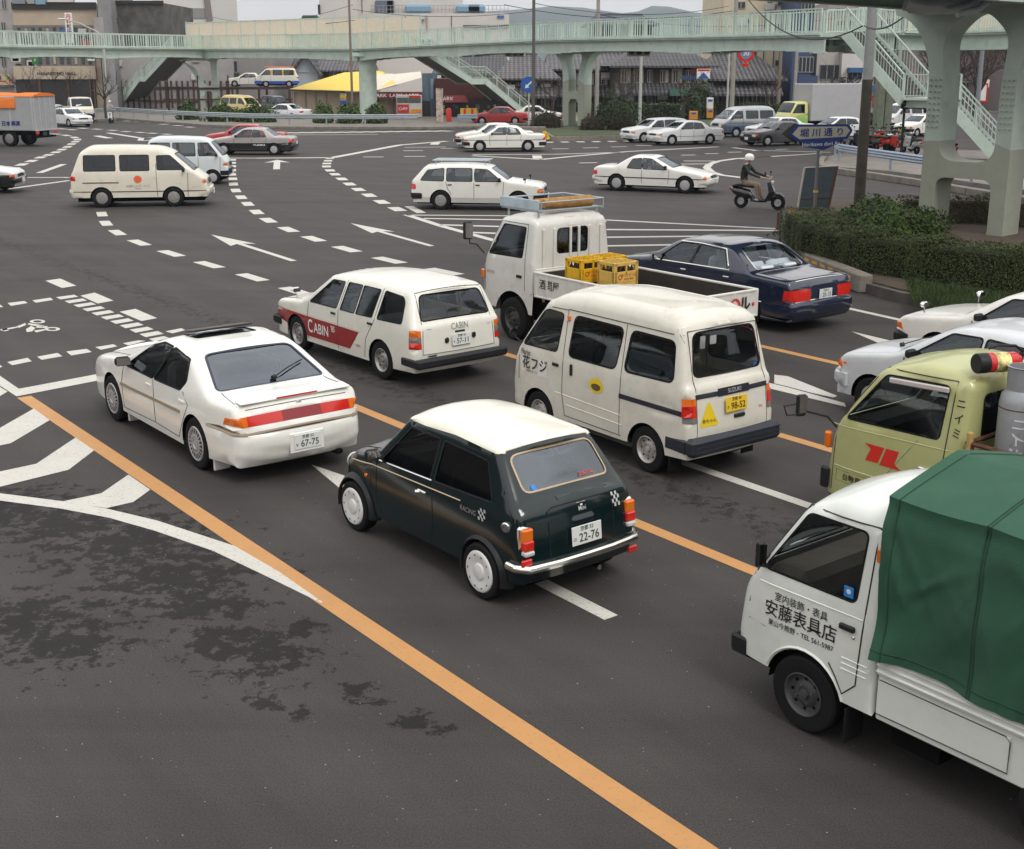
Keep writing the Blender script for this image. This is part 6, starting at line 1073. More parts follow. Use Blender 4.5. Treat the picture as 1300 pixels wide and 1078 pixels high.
    L([(980, 198.8), (935, 201.4), (912, 204.6), (901, 208.3), (897, 213), (903, 218.5), (915, 222.3), (942, 225.6)], .35); L([(868, 204.5), (912, 204.6)], .3); L([(862, 208.5), (900, 208.2)], .3)
    L([(1041, 194.9), (960, 200), (940, 202)], .3); L([(930, 187.5), (960, 191), (1054, 193.5)], .3); L([(1062, 219.7), (1096, 225), (1180, 234.5), (1265, 246.8), (1320, 253)], .14)
    for x in (652, 672, 692, 712, 732, 752, 772, 792): L([(x, 181.2 - (x - 652) * .012), (x + 10, 181.1 - (x - 652) * .012)], .9)
    # zebra hatching
    L([(516, 273.2), (637, 274), (770, 279.5), (995, 291)], .20); L([(516, 272.8), (560, 287), (653, 312.5), (700, 328)], .24)
    L([(559, 285.6), (770, 291.6), (997, 293)], .26); L([(596, 295.2), (770, 301.4), (900, 300)], .26); L([(637, 306), (770, 312.4), (880, 310.5)], .26); L([(538, 277.5), (770, 281.5)], .22)
    # left lanes
    L([(24, 225.6), (95, 225.3)], .25); L([(0, 241.5), (88, 229.3)], .25); L([(50, 219.6), (81, 208.5)], .3); L([(82, 226), (110, 224)], .2)
    for a in ((143, 165.3), (160, 166.8), (178, 168), (193.5, 169), (212, 170.2), (123, 163.8), (105, 162.6), (78, 163.4), (91, 164.5)): L([(a[0] - 5, a[1]), (a[0] + 5, a[1] + .6)], .5)
    for a in ((162.5, 153.6), (178, 154.4), (193, 155.5), (208, 157.6), (226, 159.3), (241, 161.3), (120, 151)): L([(a[0] - 5, a[1]), (a[0] + 5, a[1] + .4)], .6)
    L([(137, 168.8), (178, 175.2), (205, 174.5)], .4); L([(178, 178.5), (180, 175), (218, 175.3)], .35); L([(122, 172.5), (139, 175.6)], .5); L([(180, 179), (217, 176)], .3)
    for x in range(352, 570, 16): L([(x, 169.2 - (x - 352) * .012), (x + 9, 168.7 - (x - 352) * .012)], 1.3)
    L([(350, 171.5), (480, 171)], .3)
    Q = [[(p[0], p[1]) for p in g] for g in Q]; world_mark(Q, WPAINT)
CONC = mat('kerb_concrete', (.19, .17, .145), .85, var=.3, vscale=3, bump=.3, bscale=30); PAVE = mat('paving', (.20, .18, .16), .85, var=.2, vscale=1)
def slab(name, pts, z0, z1, m, kind='structure'):
    P = [Vector(p) for p in pts]; ar = sum(P[i - 1].x * P[i].y - P[i].x * P[i - 1].y for i in range(len(P)))
    if ar < 0: P = P[::-1]
    return tag(MB().prism([(p.x, p.y) for p in P], z0, z1).build(name, m, None, 0), kind=kind)
def kerb_blocks(name, pts, w, h, m, L0=.6, z0=0):
    b = MB(); P = [Vector(p) for p in pts]; 
    for a, c in zip(P, P[1:]):
        d = c - a; L_ = d.length; k = max(1, round(L_ / L0)); ang = math.atan2(d.y, d.x)
        for i in range(k): p = a + d * (i + .5) / k; b.box((p.x, p.y, z0 + h / 2), (L_ / k - .015, w, h), rz=ang, bev=.02)
    return tag(b.build(name, m, None, 0), kind='structure')
# ------------------------------------------------------------ foliage
def leaf_mat(name, col, v=.35): return mat(name, col, .65, var=v, vscale=2.5, spec=.3)
def leaf_cloud(pts, nrm, size, rnd, jitter=.6):
    V = []; F = []
    for p, n in zip(pts, nrm):
        n = (Vector(n) + Vector((rnd.gauss(0, jitter), rnd.gauss(0, jitter), rnd.gauss(0, jitter)))).normalized(); a = n.orthogonal().normalized(); a.rotate(Matrix.Rotation(rnd.random() * 6.28, 3, n)); b_ = n.cross(a); s = size * rnd.uniform(.6, 1.3); p = Vector(p); k = len(V)
        V += [p - a * s * .5, p + b_ * s * .3, p + a * s * .6, p - b_ * s * .3]; F.append((k, k + 1, k + 2, k + 3))
    return V, F
def hedge(name, lab, path, w, h, z0, m, size=.05, dens=500, cat='hedge', group=None, core=None, seed=1):
    rnd = random.Random(seed); P = [Vector(p) for p in path]; t = thing(name, lab, cat, (P[0].x, P[0].y, z0), 0, group); o = Vector((P[0].x, P[0].y, z0)); pts = []; nr = []; cb = MB()
    for a, c in zip(P, P[1:]):
        d = c - a; L_ = d.length; u = d / L_; n = Vector((-u.y, u.x)); k = int((L_ + .5) * (w + 2 * h) * dens)
        for _ in range(k):
            s = rnd.random() * (L_ + .5) - .25; r = rnd.random() * (w + 2 * h); bump = .05 * math.sin(s * 3.1 + a.x) + .04 * math.sin(s * 7 + 1) + rnd.gauss(0, .018)
            if r < h: q = (a + u * s + n * (w / 2 + bump * .6)); z = r; nn = (n.x, n.y, .2)
            elif r < 2 * h: q = (a + u * s - n * (w / 2 + bump * .6)); z = r - h; nn = (-n.x, -n.y, .2)
            else: q = a + u * s + n * (r - 2 * h - w / 2); z = h + bump; nn = (0, 0, 1)
            e = min(1, (h - z) / .08) if z < h else 1
            pts.append((q.x - o.x, q.y - o.y, z)); nr.append(nn)
        c3 = (a + c) / 2; cb.box((c3.x - o.x, c3.y - o.y, h / 2 - .05), (L_ + w * .3, w - .18, h - .10), rz=math.atan2(d.y, d.x), bev=.05)
    V, F = leaf_cloud(pts, nr, size, rnd, .4); MB().add(V, F).build('leaves', m, t, 0); cb.build('branches', core or mat('hedge_core', (.012, .014, .006), 1), t, 0); return t
def bush(name, lab, c, r, m, size=.08, n=3000, seed=1, cat='bush', group=None):
    rnd = random.Random(seed); t = thing(name, lab, cat, c, 0, group); pts = []; nr = []
    for _ in range(n):
        v = Vector((rnd.gauss(0, 1), rnd.gauss(0, 1), abs(rnd.gauss(0, 1)))).normalized(); k = 1 + .10 * math.sin(v.x * 6 + seed) + .08 * math.sin(v.y * 8 + 2) + .07 * math.sin(v.z * 9 + v.x * 5); k *= rnd.uniform(.84, 1.03); pts.append((v.x * r[0] * k, v.y * r[1] * k, v.z * r[2] * k)); nr.append(v)
    V, F = leaf_cloud(pts, nr, size, rnd); MB().add(V, F).build('leaves', m, t, 0)
    MB().lathe([(.001, .86), (.45, .75), (.75, .5), (.86, .2), (.8, 0)], Matrix.Diagonal((r[0], r[1], r[2], 1)), 16).build('branches', mat('hedge_core', (.012, .014, .006), 1), t, 0); return t
BARK = mat('bark', (.055, .042, .036), .9, var=.3, vscale=8)
def bare_tree(lab, base, h, spread, seed, n=7, depth=4, cat='tree', group=None, r0=None, twig=1.0):
    rnd = random.Random(seed); t = thing('bare_tree', lab, cat, base, 0, group); tr = MB(); cr = MB(); r0 = r0 or h * .022
    top = h * .38; tr.tube([(0, 0, 0), (rnd.uniform(-.1, .1), 0, top * .5), (rnd.uniform(-.15, .15), rnd.uniform(-.1, .1), top)], [r0, r0 * .85, r0 * .7], 8); tip = Vector(tr.v[-4]) if False else Vector((0, 0, top))
    def grow(p, d, L_, r, k):
        pts = [p]; q = p.copy(); dd = d.copy()
        for _ in range(3): dd = (dd + Vector((rnd.gauss(0, .16), rnd.gauss(0, .16), rnd.gauss(.05, .10)))).normalized(); q = q + dd * L_ / 3; pts.append(q.copy())
        cr.tube(pts, [r, r * .8, r * .6, r * .4], 5 if k > 2 else 4, cap=False)
        if k <= 0: return
        for j in range(3 if k > 1 else 4): s = pts[rnd.choice((1, 2, 3, 3))]; nd = (dd + Vector((rnd.gauss(0, .55), rnd.gauss(0, .55), rnd.gauss(.15, .35)))).normalized(); grow(s, nd, L_ * rnd.uniform(.55, .8) * twig, r * .5, k - 1)
    for i in range(n):
        a = i * 2.4 + rnd.random(); grow(Vector((0, 0, top * rnd.uniform(.75, 1))), Vector((math.cos(a) * spread, math.sin(a) * spread, 1)).normalized(), h * .26, r0 * .5, depth - 1)
    tr.build('trunk', BARK, t); cr.build('crown', BARK, t, 0); return t
# ------------------------------------------------------------ steel footbridge
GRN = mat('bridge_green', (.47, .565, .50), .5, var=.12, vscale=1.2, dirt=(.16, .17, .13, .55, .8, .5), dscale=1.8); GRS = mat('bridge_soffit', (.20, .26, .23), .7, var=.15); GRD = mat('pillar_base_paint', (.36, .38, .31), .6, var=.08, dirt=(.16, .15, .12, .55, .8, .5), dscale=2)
def railing(parent, a, b, h=1.15, sp=.14, name='railing', post=1.6, m=None, mid=None, r=.022):
    a = Vector(a); b = Vector(b); d = b - a; L_ = Vector((d.x, d.y, 0)).length; k = max(1, round(L_ / post)); B = MB(); up = Vector((0, 0, h)); ang = math.atan2(d.y, d.x); pitch = -math.atan2(d.z, L_); full = d.length
    c = (a + b) / 2; B.box(c + up, (full, .07, .06), rz=ang, ry=pitch); B.box(c + Vector((0, 0, .12)), (full, .045, .045), rz=ang, ry=pitch)
    if mid: B.box(c + Vector((0, 0, h * mid)), (full, .04, .04), rz=ang, ry=pitch)
    for i in range(k + 1): p = a + d * i / k; B.box(p + Vector((0, 0, h / 2)), (.07, .07, h), rz=ang)
    n = int(L_ / sp)
    for i in range(1, n): p = a + d * i / n; B.box(p + Vector((0, 0, .12 + (h - .12) / 2)), (r, r, h - .14), rz=ang)
    return B.build(name, m or GRN, parent, 0)
def deck_span(parent, a, b, w, t0=.18, g=.75, edge=True, haunch=.0):
    a = Vector(a); b = Vector(b); d = b - a; ang = math.atan2(d.y, d.x); c = (a + b) / 2; L_ = Vector((d.x, d.y, 0)).length; pt = -math.atan2(d.z, L_)
    B = MB(); B.box(c - Vector((0, 0, t0 / 2)), (d.length + .1, w, t0), rz=ang, ry=pt, bev=.02); B.box(c - Vector((0, 0, .02)), (d.length + .1, w + .22, .10), rz=ang, ry=pt); B.build('deck', GRN, parent, 0)
    B = MB(); n = Vector((-d.y, d.x, 0)).normalized()
    for sg in (1, -1):
        o = n * sg * (w / 2 - .35); N = 12; vs = []
        for i in range(N + 1):
            p = a + d * i / N + o; gg = g * (1 + haunch * (abs(i / N - .5) * 2) ** 2.5)
            for e in (-.04, .04): vs += [p + n * e + Vector((0, 0, -t0)), p + n * e + Vector((0, 0, -t0 - gg))]
        B.add(vs, sum([[(4 * i, 4 * i + 4, 4 * i + 5, 4 * i + 1), (4 * i + 2, 4 * i + 3, 4 * i + 7, 4 * i + 6), (4 * i + 1, 4 * i + 5, 4 * i + 7, 4 * i + 3)] for i in range(N)], []) + [(0, 1, 3, 2), (4 * N, 4 * N + 2, 4 * N + 3, 4 * N + 1)])
        for i in range(N): p = a + d * (i + .5) / N + o; gg = g * (1 + haunch * (abs((i + .5) / N - .5) * 2) ** 2.5); B.box(p + Vector((0, 0, -t0 - gg)), (d.length / N + .02, .28, .03), rz=ang, ry=pt)
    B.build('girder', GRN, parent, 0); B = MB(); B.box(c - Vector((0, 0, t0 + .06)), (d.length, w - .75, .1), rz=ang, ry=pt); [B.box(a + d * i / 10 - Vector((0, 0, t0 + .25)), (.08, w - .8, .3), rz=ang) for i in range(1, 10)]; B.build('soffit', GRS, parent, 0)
def stair(parent, a, b, w, land=None, m=GRN, steps=True):
    a = Vector(a); b = Vector(b); d = b - a; h2 = Vector((d.x, d.y, 0)); L_ = h2.length; u = h2 / L_; n = Vector((-u.y, u.x, 0)); ang = math.atan2(u.y, u.x); parts = []
    segs = [(a, a + d * .46), (a + d * .46, a + d * .46 + u * 1.6), (a + d * .46 + u * 1.6, b)] if land else [(a, b)]
    S = MB(); T = MB(); 
    for p, q in segs:
        e = q - p; pt = -math.atan2(e.z, Vector((e.x, e.y, 0)).length); c = (p + q) / 2
        for sg in (1, -1): S.box(c + n * sg * w / 2 + Vector((0, 0, -.12)), (e.length + .12, .06, .48), rz=ang, ry=pt)
        if abs(e.z) > .1:
            k = max(2, int(abs(e.z) / .17)); 
            for i in range(k): f = (i + .5) / k; r_ = p + e * f; T.box(r_ + Vector((0, 0, -.03)), (Vector((e.x, e.y, 0)).length / k + .02, w, .05), rz=ang); T.box(p + e * (i / k) + Vector((0, 0, -abs(e.z) / k / 2)), (.03, w, abs(e.z) / k), rz=ang)
            T.box(c + Vector((0, 0, -.26)), (e.length, w - .1, .05), rz=ang, ry=pt)
        else: T.box(c + Vector((0, 0, -.05)), (e.length + .05, w, .1), rz=ang)
        for sg in (1, -1): railing(parent, p + n * sg * w / 2 + Vector((0, 0, .10)), q + n * sg * w / 2 + Vector((0, 0, .10)), 1.0, .16, post=1.5, mid=.72 if sg < 0 else None)
    S.build('stringer', m, parent, 0); T.build('steps', mat('tread_grey', (.10, .10, .09), .9, var=.3), parent, 0)
def portal(parent, c, ang, out, holes, thick, split=1.9, name='pillar'):     # flat portal frame, outline in (across, up)
    outl = []; 
    def dens(P): 
        r = []
        for a, b in zip(P, P[1:] + P[:1]):
            k = max(1, int(math.dist(a, b) / .4)); r += [(a[0] + (b[0] - a[0]) * i / k, a[1] + (b[1] - a[1]) * i / k) for i in range(k)]
        return r
    o = dens(out); H_ = [dens(h) for h in holes]; V, T, C = cdt(o, H_, [(0, -99)]); keep = np.ones(len(T), bool)
    for h in H_: keep &= ~pip(h, C)
    T = T[keep]; bm = bmesh.new(); vv = [[bm.verts.new((x, s, z)) for x, z in V] for s in (-thick / 2, thick / 2)]
    for t in T: bm.faces.new([vv[0][i] for i in t]); bm.faces.new([vv[1][i] for i in t[::-1]])
    bm.edges.ensure_lookup_table()
    cnt = {}
    for t in T:
        for i in range(3): e = (t[i], t[(i + 1) % 3]); cnt[e] = 1
    for (i, j) in list(cnt):
        if (j, i) not in cnt: bm.faces.new((vv[0][j], vv[0][i], vv[1][i], vv[1][j]))
    bmesh.ops.delete(bm, geom=[v for v in bm.verts if not v.link_faces], context='VERTS'); bmesh.ops.recalc_face_normals(bm, faces=bm.faces)
    for f in bm.faces: f.material_index = 1 if f.calc_center_median().z < split else 0
    me = bpy.data.meshes.new(name); bm.to_mesh(me); bm.free(); o = link(name, me, [GRN, GRD], parent, 25); o.location = c; o.rotation_euler = (0, 0, ang); return o
def arc(cx, cz, r, a0, a1, n=8, ry=None): return [(cx + r * math.cos(R(a0 + (a1 - a0) * k / n)), cz + (ry or r) * math.sin(R(a0 + (a1 - a0) * k / n))) for k in range(n + 1)]
def rod(pts, r): return rpoly(pts, r, 6)
def bridges():
    t = thing('footbridge', 'pale green steel footbridge spanning the far side of the junction', 'footbridge')
    nodes = [(-60, 59, 98), (0, 60, 106), (128, 61, 116), (262, 62, 126), (466, 66, 107), (590, 56, 101), (716, 48, 91.4), (900, 46.5, 77), (1068, 45.5, 65)]
    N = [Vector(AT(*n)) for n in nodes]
    for v in N: v.z = 6.15 + (v.z - 6.15) * .5
    for a, b in zip(N, N[1:]):
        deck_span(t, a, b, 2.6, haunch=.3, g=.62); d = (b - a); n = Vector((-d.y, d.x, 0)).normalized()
        for sg in (1, -1): railing(t, a + n * sg * 1.25, b + n * sg * 1.25, 1.2, .27, r=.035)
    # right hand wing beyond the stairhead
    W_ = [Vector(AT(1120, 44, 66)), Vector(AT(1180, 46, 69)), Vector(AT(1330, 36, 62))]
    for v in W_: v.z = 6.15
    for a, b in zip([N[-1]] + W_, W_):
        deck_span(t, a, b, 2.6, g=.7); d = (b - a); n = Vector((-d.y, d.x, 0)).normalized()
        for sg in (1, -1): railing(t, a + n * sg * 1.25, b + n * sg * 1.25, 1.2, .17, r=.03)
    # beige noise barrier
    BEI = mat('barrier_beige', (.70, .60, .47), .6, var=.06); a = N[3] + Vector((-2.2, 1.35, 0)); b = N[4] + Vector((4.5, .2, 0)); 
    for p, q, k in ((a, b, 15),):
        d = q - p; ang = math.atan2(d.y, d.x); B = MB(); F = MB()
        for i in range(k): c = p + d * (i + .5) / k; B.box(c + Vector((0, 0, 1.3)), (d.length / k - .1, .05, 2.45), rz=ang)
        for i in range(k + 1): c = p + d * i / k; F.box(c + Vector((0, 0, 1.3)), (.12, .1, 2.6), rz=ang)
        F.box((p + q) / 2 + Vector((0, 0, 2.58)), (d.length + .1, .1, .1), rz=ang); B.build('noise_barrier', BEI, t, 0); F.build('barrier_frame', GRN, t, 0)
    W3 = Vector(AT(1165, 44, 68)); B = MB(); B.box((W3.x + 3.2, W3.y + .2, 6.15 + 1.2), (7, .05, 2.2), rz=-.3); B.build('noise_barrier', BEI, t, 0)
    zt = 5.45
    def T_out(wl, zt, spread, th=.45):    # two legs flaring into a capital
        return None
    # left pillar: one curved leg frame
    P1 = Vector((N[3].x, N[3].y, 0)); out = [(-.85, 0), (-.30, 0)] + [(-.28, 1.6)] + arc(.35, 1.6, .6, 170, 90, 4)[:0] + [(.35, 0), (.95, 0), (.95, 5.3), (1.1, 5.4), (-3.4, 5.4), (-3.3, 5.0)] + arc(-3.2, 2.6, 2.3, 88, 8, 8) + [(-.85, 2.4)]
    out = [(-.85, 0), (.95, 0), (.95, 4.9), (1.2, 5.45), (-4.6, 5.45), (-4.4, 5.15)] + arc(-3.9, 2.4, 2.9, 75, 8, 8) + [(-.85, 2.2)]
    portal(t, (P1.x, P1.y, 0), R(5), out, [rod([(-.35, .0001), (.40, .0001), (.40, 1.9), (-.35, 1.9)], .01) if False else rod([(-.35, .3), (.40, .3), (.40, 2.1), (-.35, 2.1)], .3), rod([(-.30, 2.6), (.35, 2.6), (.35, 5.0), (-2.6, 5.0), (-1.2, 4.4)], .35)], .7, 1.5)
    # round column
    P2 = Vector((N[4].x, N[4].y, 0)); b = MB(); b.lathe([(.74, 0), (.74, 4.7), (.80, 4.72), (.80, 5.5)], Matrix.Translation((P2.x, P2.y, 0)), 24); b.build('pillar', GRN, t); part(t, 'pillar_head', GRN, ((P2.x, P2.y, 5.4), (2.2, 2.4, .3)))
    # middle pillar
    P3 = Vector(G(732, 165)); w = 1.62
    out = [(-1.0, 0), (-.28, 0), (-.28, 2.0)] + arc(-.02, 2.0, .26, 180, 0, 6) + [(.24, 2.0), (.28, 0), (1.0, 0), (1.0, 3.6)] + arc(2.6, 3.6, 1.6, 180, 98, 8, 1.85) + [(2.6, 5.6), (-2.6, 5.6)] + arc(-2.6, 3.6, 1.6, 82, 0, 8, 1.85) + [(-1.0, 3.4)]
    out = [(-.86, 0), (-.38, 0), (-.38, 1.9), (-.22, 2.2), (.22, 2.2), (.38, 1.9), (.38, 0), (.86, 0), (.86, 3.6)] + arc(1.86, 3.6, 1.0, 180, 98, 8, 1.85) + [(1.9, 5.7), (-1.9, 5.7)] + arc(-1.86, 3.6, 1.0, 82, 0, 8, 1.85) + [(-.86, 3.4)]
    portal(t, (P3.x, P3.y, 0), R(-30), out, [rod([(-.38, 2.55), (.38, 2.55), (.38, 3.9), (.75, 5.35), (-.75, 5.35), (-.38, 3.9)], .36)], 1.2, 3.3)
    # stair foot pillar near the right stairhead
    Q = Vector(G(1118, 176)); part(t, 'pillar', mat('old_green', (.14, .16, .12), .8, var=.2), ((Q.x - .25, Q.y, 2.4), (.48, .8, 4.8), .04), ((Q.x + .27, Q.y, 2.4), (.48, .7, 4.8), .04))
    # staircases
    def z0(v, z): return Vector((v[0], v[1], z))
    stair(t, z0(AT(232, 64, 123.5), 6.1), z0(G(161, 138.5), 0.1), 2.2, True)
    stair(t, z0(AT(520, 60, 104), 6.1), z0(G(664, 149.5), .1), 1.8, True)
    a = z0(AT(1090, 45, 63.5), 6.1); m = z0(AT(1162, 122, 61), 2.98); m2 = z0(AT(1204, 124, 59.8), 2.98); stair(t, a, m, 2.3, False); e = z0(G(1277, 209), .1)
    dd = Vector((m2.x - m.x, m2.y - m.y, 0)).normalized(); deck_span(t, m, m2, 2.3, .1, .3); nn = Vector((-dd.y, dd.x, 0)); [railing(t, m + nn * sg * 1.15, m2 + nn * sg * 1.15, 1.1, .16) for sg in (1, -1)]; stair(t, m2, e, 2.3, False)
    # near bridge wing with its portal pillar
    t2 = thing('footbridge', 'near wing of the green footbridge on an arched portal pillar beside the hedge', 'footbridge')
    L0 = Vector((*G(1184, 303), 0)); R0 = Vector((*G(1262, 313), 0)); c = (L0 + R0) / 2; d = R0 - L0; ang = math.atan2(d.y, d.x); W0 = d.length
    cx = Vector((12.02, 32.7, 0)); ang = R(-48); hw = 1.20
    out = [(-hw, 0), (hw, 0), (hw, 4.0)] + arc(hw + 1.2, 4.0, 1.2, 180, 95, 8, 1.75) + [(hw + 1.3, 6.3), (-hw - 1.3, 6.3)] + arc(-hw - 1.2, 4.0, 1.2, 85, 0, 8, 1.75) + [(-hw, 3.8)]
    portal(t2, (cx.x, cx.y, 0), ang, out, [rod([(-hw + .42, .08), (hw - .42, .08), (hw - .42, 1.62), (-hw + .42, 1.62)], .30), rod([(-hw + .42, 2.05), (hw - .42, 2.05), (hw - .42, 3.9), (hw - .30, 5.2), (.3, 5.75), (-.3, 5.75), (-hw + .30, 5.2), (-hw + .42, 3.9)], .5)], .85, 2.55)
    b = MB(); ca, sa = math.cos(ang), math.sin(ang)
    for sx_ in (-1, 1):
        for k in range(9):
            for j in range(3): u = sx_ * (hw - .07 - j * .13); z = 2.9 + k * .15; p = (cx.x + ca * u + sa * .445, cx.y + sa * u - ca * .445, z); b.box(p, (.035, .05, .035), rz=ang)
    b.build('rivets', GRD, t2, 0)
    n = Vector((-sa, ca, 0)); dirb = Vector((math.cos(R(42)), math.sin(R(42)), 0)); A = Vector((cx.x, cx.y, 6.95)) - dirb * 14; B = Vector((cx.x, cx.y, 6.95)) + dirb * 2.4; deck_span(t2, A, B, 4.2, .25, .8, haunch=.1); dirc = Vector((math.cos(R(-28)), math.sin(R(-28)), 0)); deck_span(t2, Vector((cx.x, cx.y, 6.95)), Vector((cx.x, cx.y, 6.95)) + dirc * 12, 4.2, .25, .8)
    b = MB()
    for p, r_ in (([(1150, 3, 30.2), (1172, 9, 30.2), (1205, 7, 30.5), (1222, 1, 30.8), (1230, -12, 31)], .19), ([(1200, 14, 30.2), (1226, 9, 30.4), (1240, 0, 30.6), (1246, -12, 31)], .09), ([(1215, 17, 30.3), (1240, 12, 30.4), (1253, 2, 30.6), (1259, -12, 31)], .09)): b.tube([AT(*q) for q in p], r_, 14)
    b.build('service_pipes', mat('pipe_grey', (.62, .66, .70), .4, .3), t2)
# ------------------------------------------------------------ islands, rails, poles, signs
HG = leaf_mat('hedge_leaf', (.048, .062, .016)); BG = leaf_mat('bush_leaf', (.045, .085, .014)); DG = leaf_mat('dark_bush_leaf', (.034, .058, .018)); RG = leaf_mat('reddish_leaf', (.045, .030, .016)); GRS_ = leaf_mat('grass_blade', (.040, .066, .018))
YELM = mat('band_yellow', (.65, .45, .03), .5)
SOIL = mat('soil', (.075, .055, .038), .95, var=.3)
def grass(name, quad, n, size, z, m=GRS_, seed=3):
    rnd = random.Random(seed); V = []; F = []; P = [Vector((*p[:2], 0)) for p in quad]
    for _ in range(n):
        a, b = rnd.random(), rnd.random(); p = P[0].lerp(P[1], a).lerp(P[3].lerp(P[2], a), b); th = rnd.random() * 6.28; h = size * rnd.uniform(.5, 1.4); d = Vector((math.cos(th), math.sin(th), 0)) * size * .12; k = len(V); l = Vector((rnd.gauss(0, .3), rnd.gauss(0, .3), 0)) * h
        V += [p - d, p + d, p + l + Vector((0, 0, h))]; F.append((k, k + 1, k + 2))
    return tag(MB().add(V, F).build(name, m, None, 0, (0, 0, z)), 'short green grass', 'grass', kind='stuff')
def guard_rail(lab, path, z=.0, h=.62, m=None, group='corrugated guard rails', off=0):
    m = m or mat('rail_grey', (.28, .34, .42), .45, .3, var=.12); P = [Vector((p[0], p[1], z)) for p in path]; t = thing('guard_rail', lab, 'guard rail', P[0], 0, group); P = [p - P[0] for p in P]
    B = MB(); prof = [(-.02, h + .16), (.04, h + .10), (.0, h + .04), (.05, h - .02), (.0, h - .08), (.04, h - .14), (-.02, h - .2)]
    vs = []
    for i, p in enumerate(P):
        d = (P[min(i + 1, len(P) - 1)] - P[max(i - 1, 0)]).normalized(); n = Vector((d.y, -d.x, 0)); vs += [p + n * a + Vector((0, 0, q)) for a, q in prof]
    k = len(prof); B.add(vs, [(i * k + j, i * k + j + 1, (i + 1) * k + j + 1, (i + 1) * k + j) for i in range(len(P) - 1) for j in range(k - 1)]); B.build('rail', m, t)
    dist = 0; nxt = 0
    for a, b in zip(P, P[1:]):
        L = (b - a).length
        while nxt <= dist + L: p = a + (b - a) * ((nxt - dist) / L); d = (b - a).normalized(); n = Vector((-d.y, d.x, 0)) * .08; c = MB(); c.tube([p + n, p + n + Vector((0, 0, h + .1))], .06, 8); c.build('post', m, t); nxt += 3.0 if L > 0 else 1
        dist += L
    return t
def pole(name, lab, base, h, r0, r1, m, cat='pole', tilt=(0, 0), group=None, bands=None):
    t = thing(name, lab, cat, base, 0, group); b = MB(); b.tube([(0, 0, 0), (tilt[0] * .5, tilt[1] * .5, h * .5), (tilt[0], tilt[1], h)], [r0, (r0 + r1) / 2, r1], 16); b.build('shaft', m, t); return t
def wires(lab, runs, r=.012, group='overhead wires'):
    for i, (a, b, sag) in enumerate(runs):
        a = Vector(a); b = Vector(b); pts = [a.lerp(b, k / 14) - Vector((0, 0, sag * 4 * (k / 14) * (1 - k / 14))) for k in range(15)]
        q = MB().tube(pts, r, 4).build('overhead_wire', PLA, None, 0); tag(q, lab[i] if isinstance(lab, list) else lab, 'wire', group)
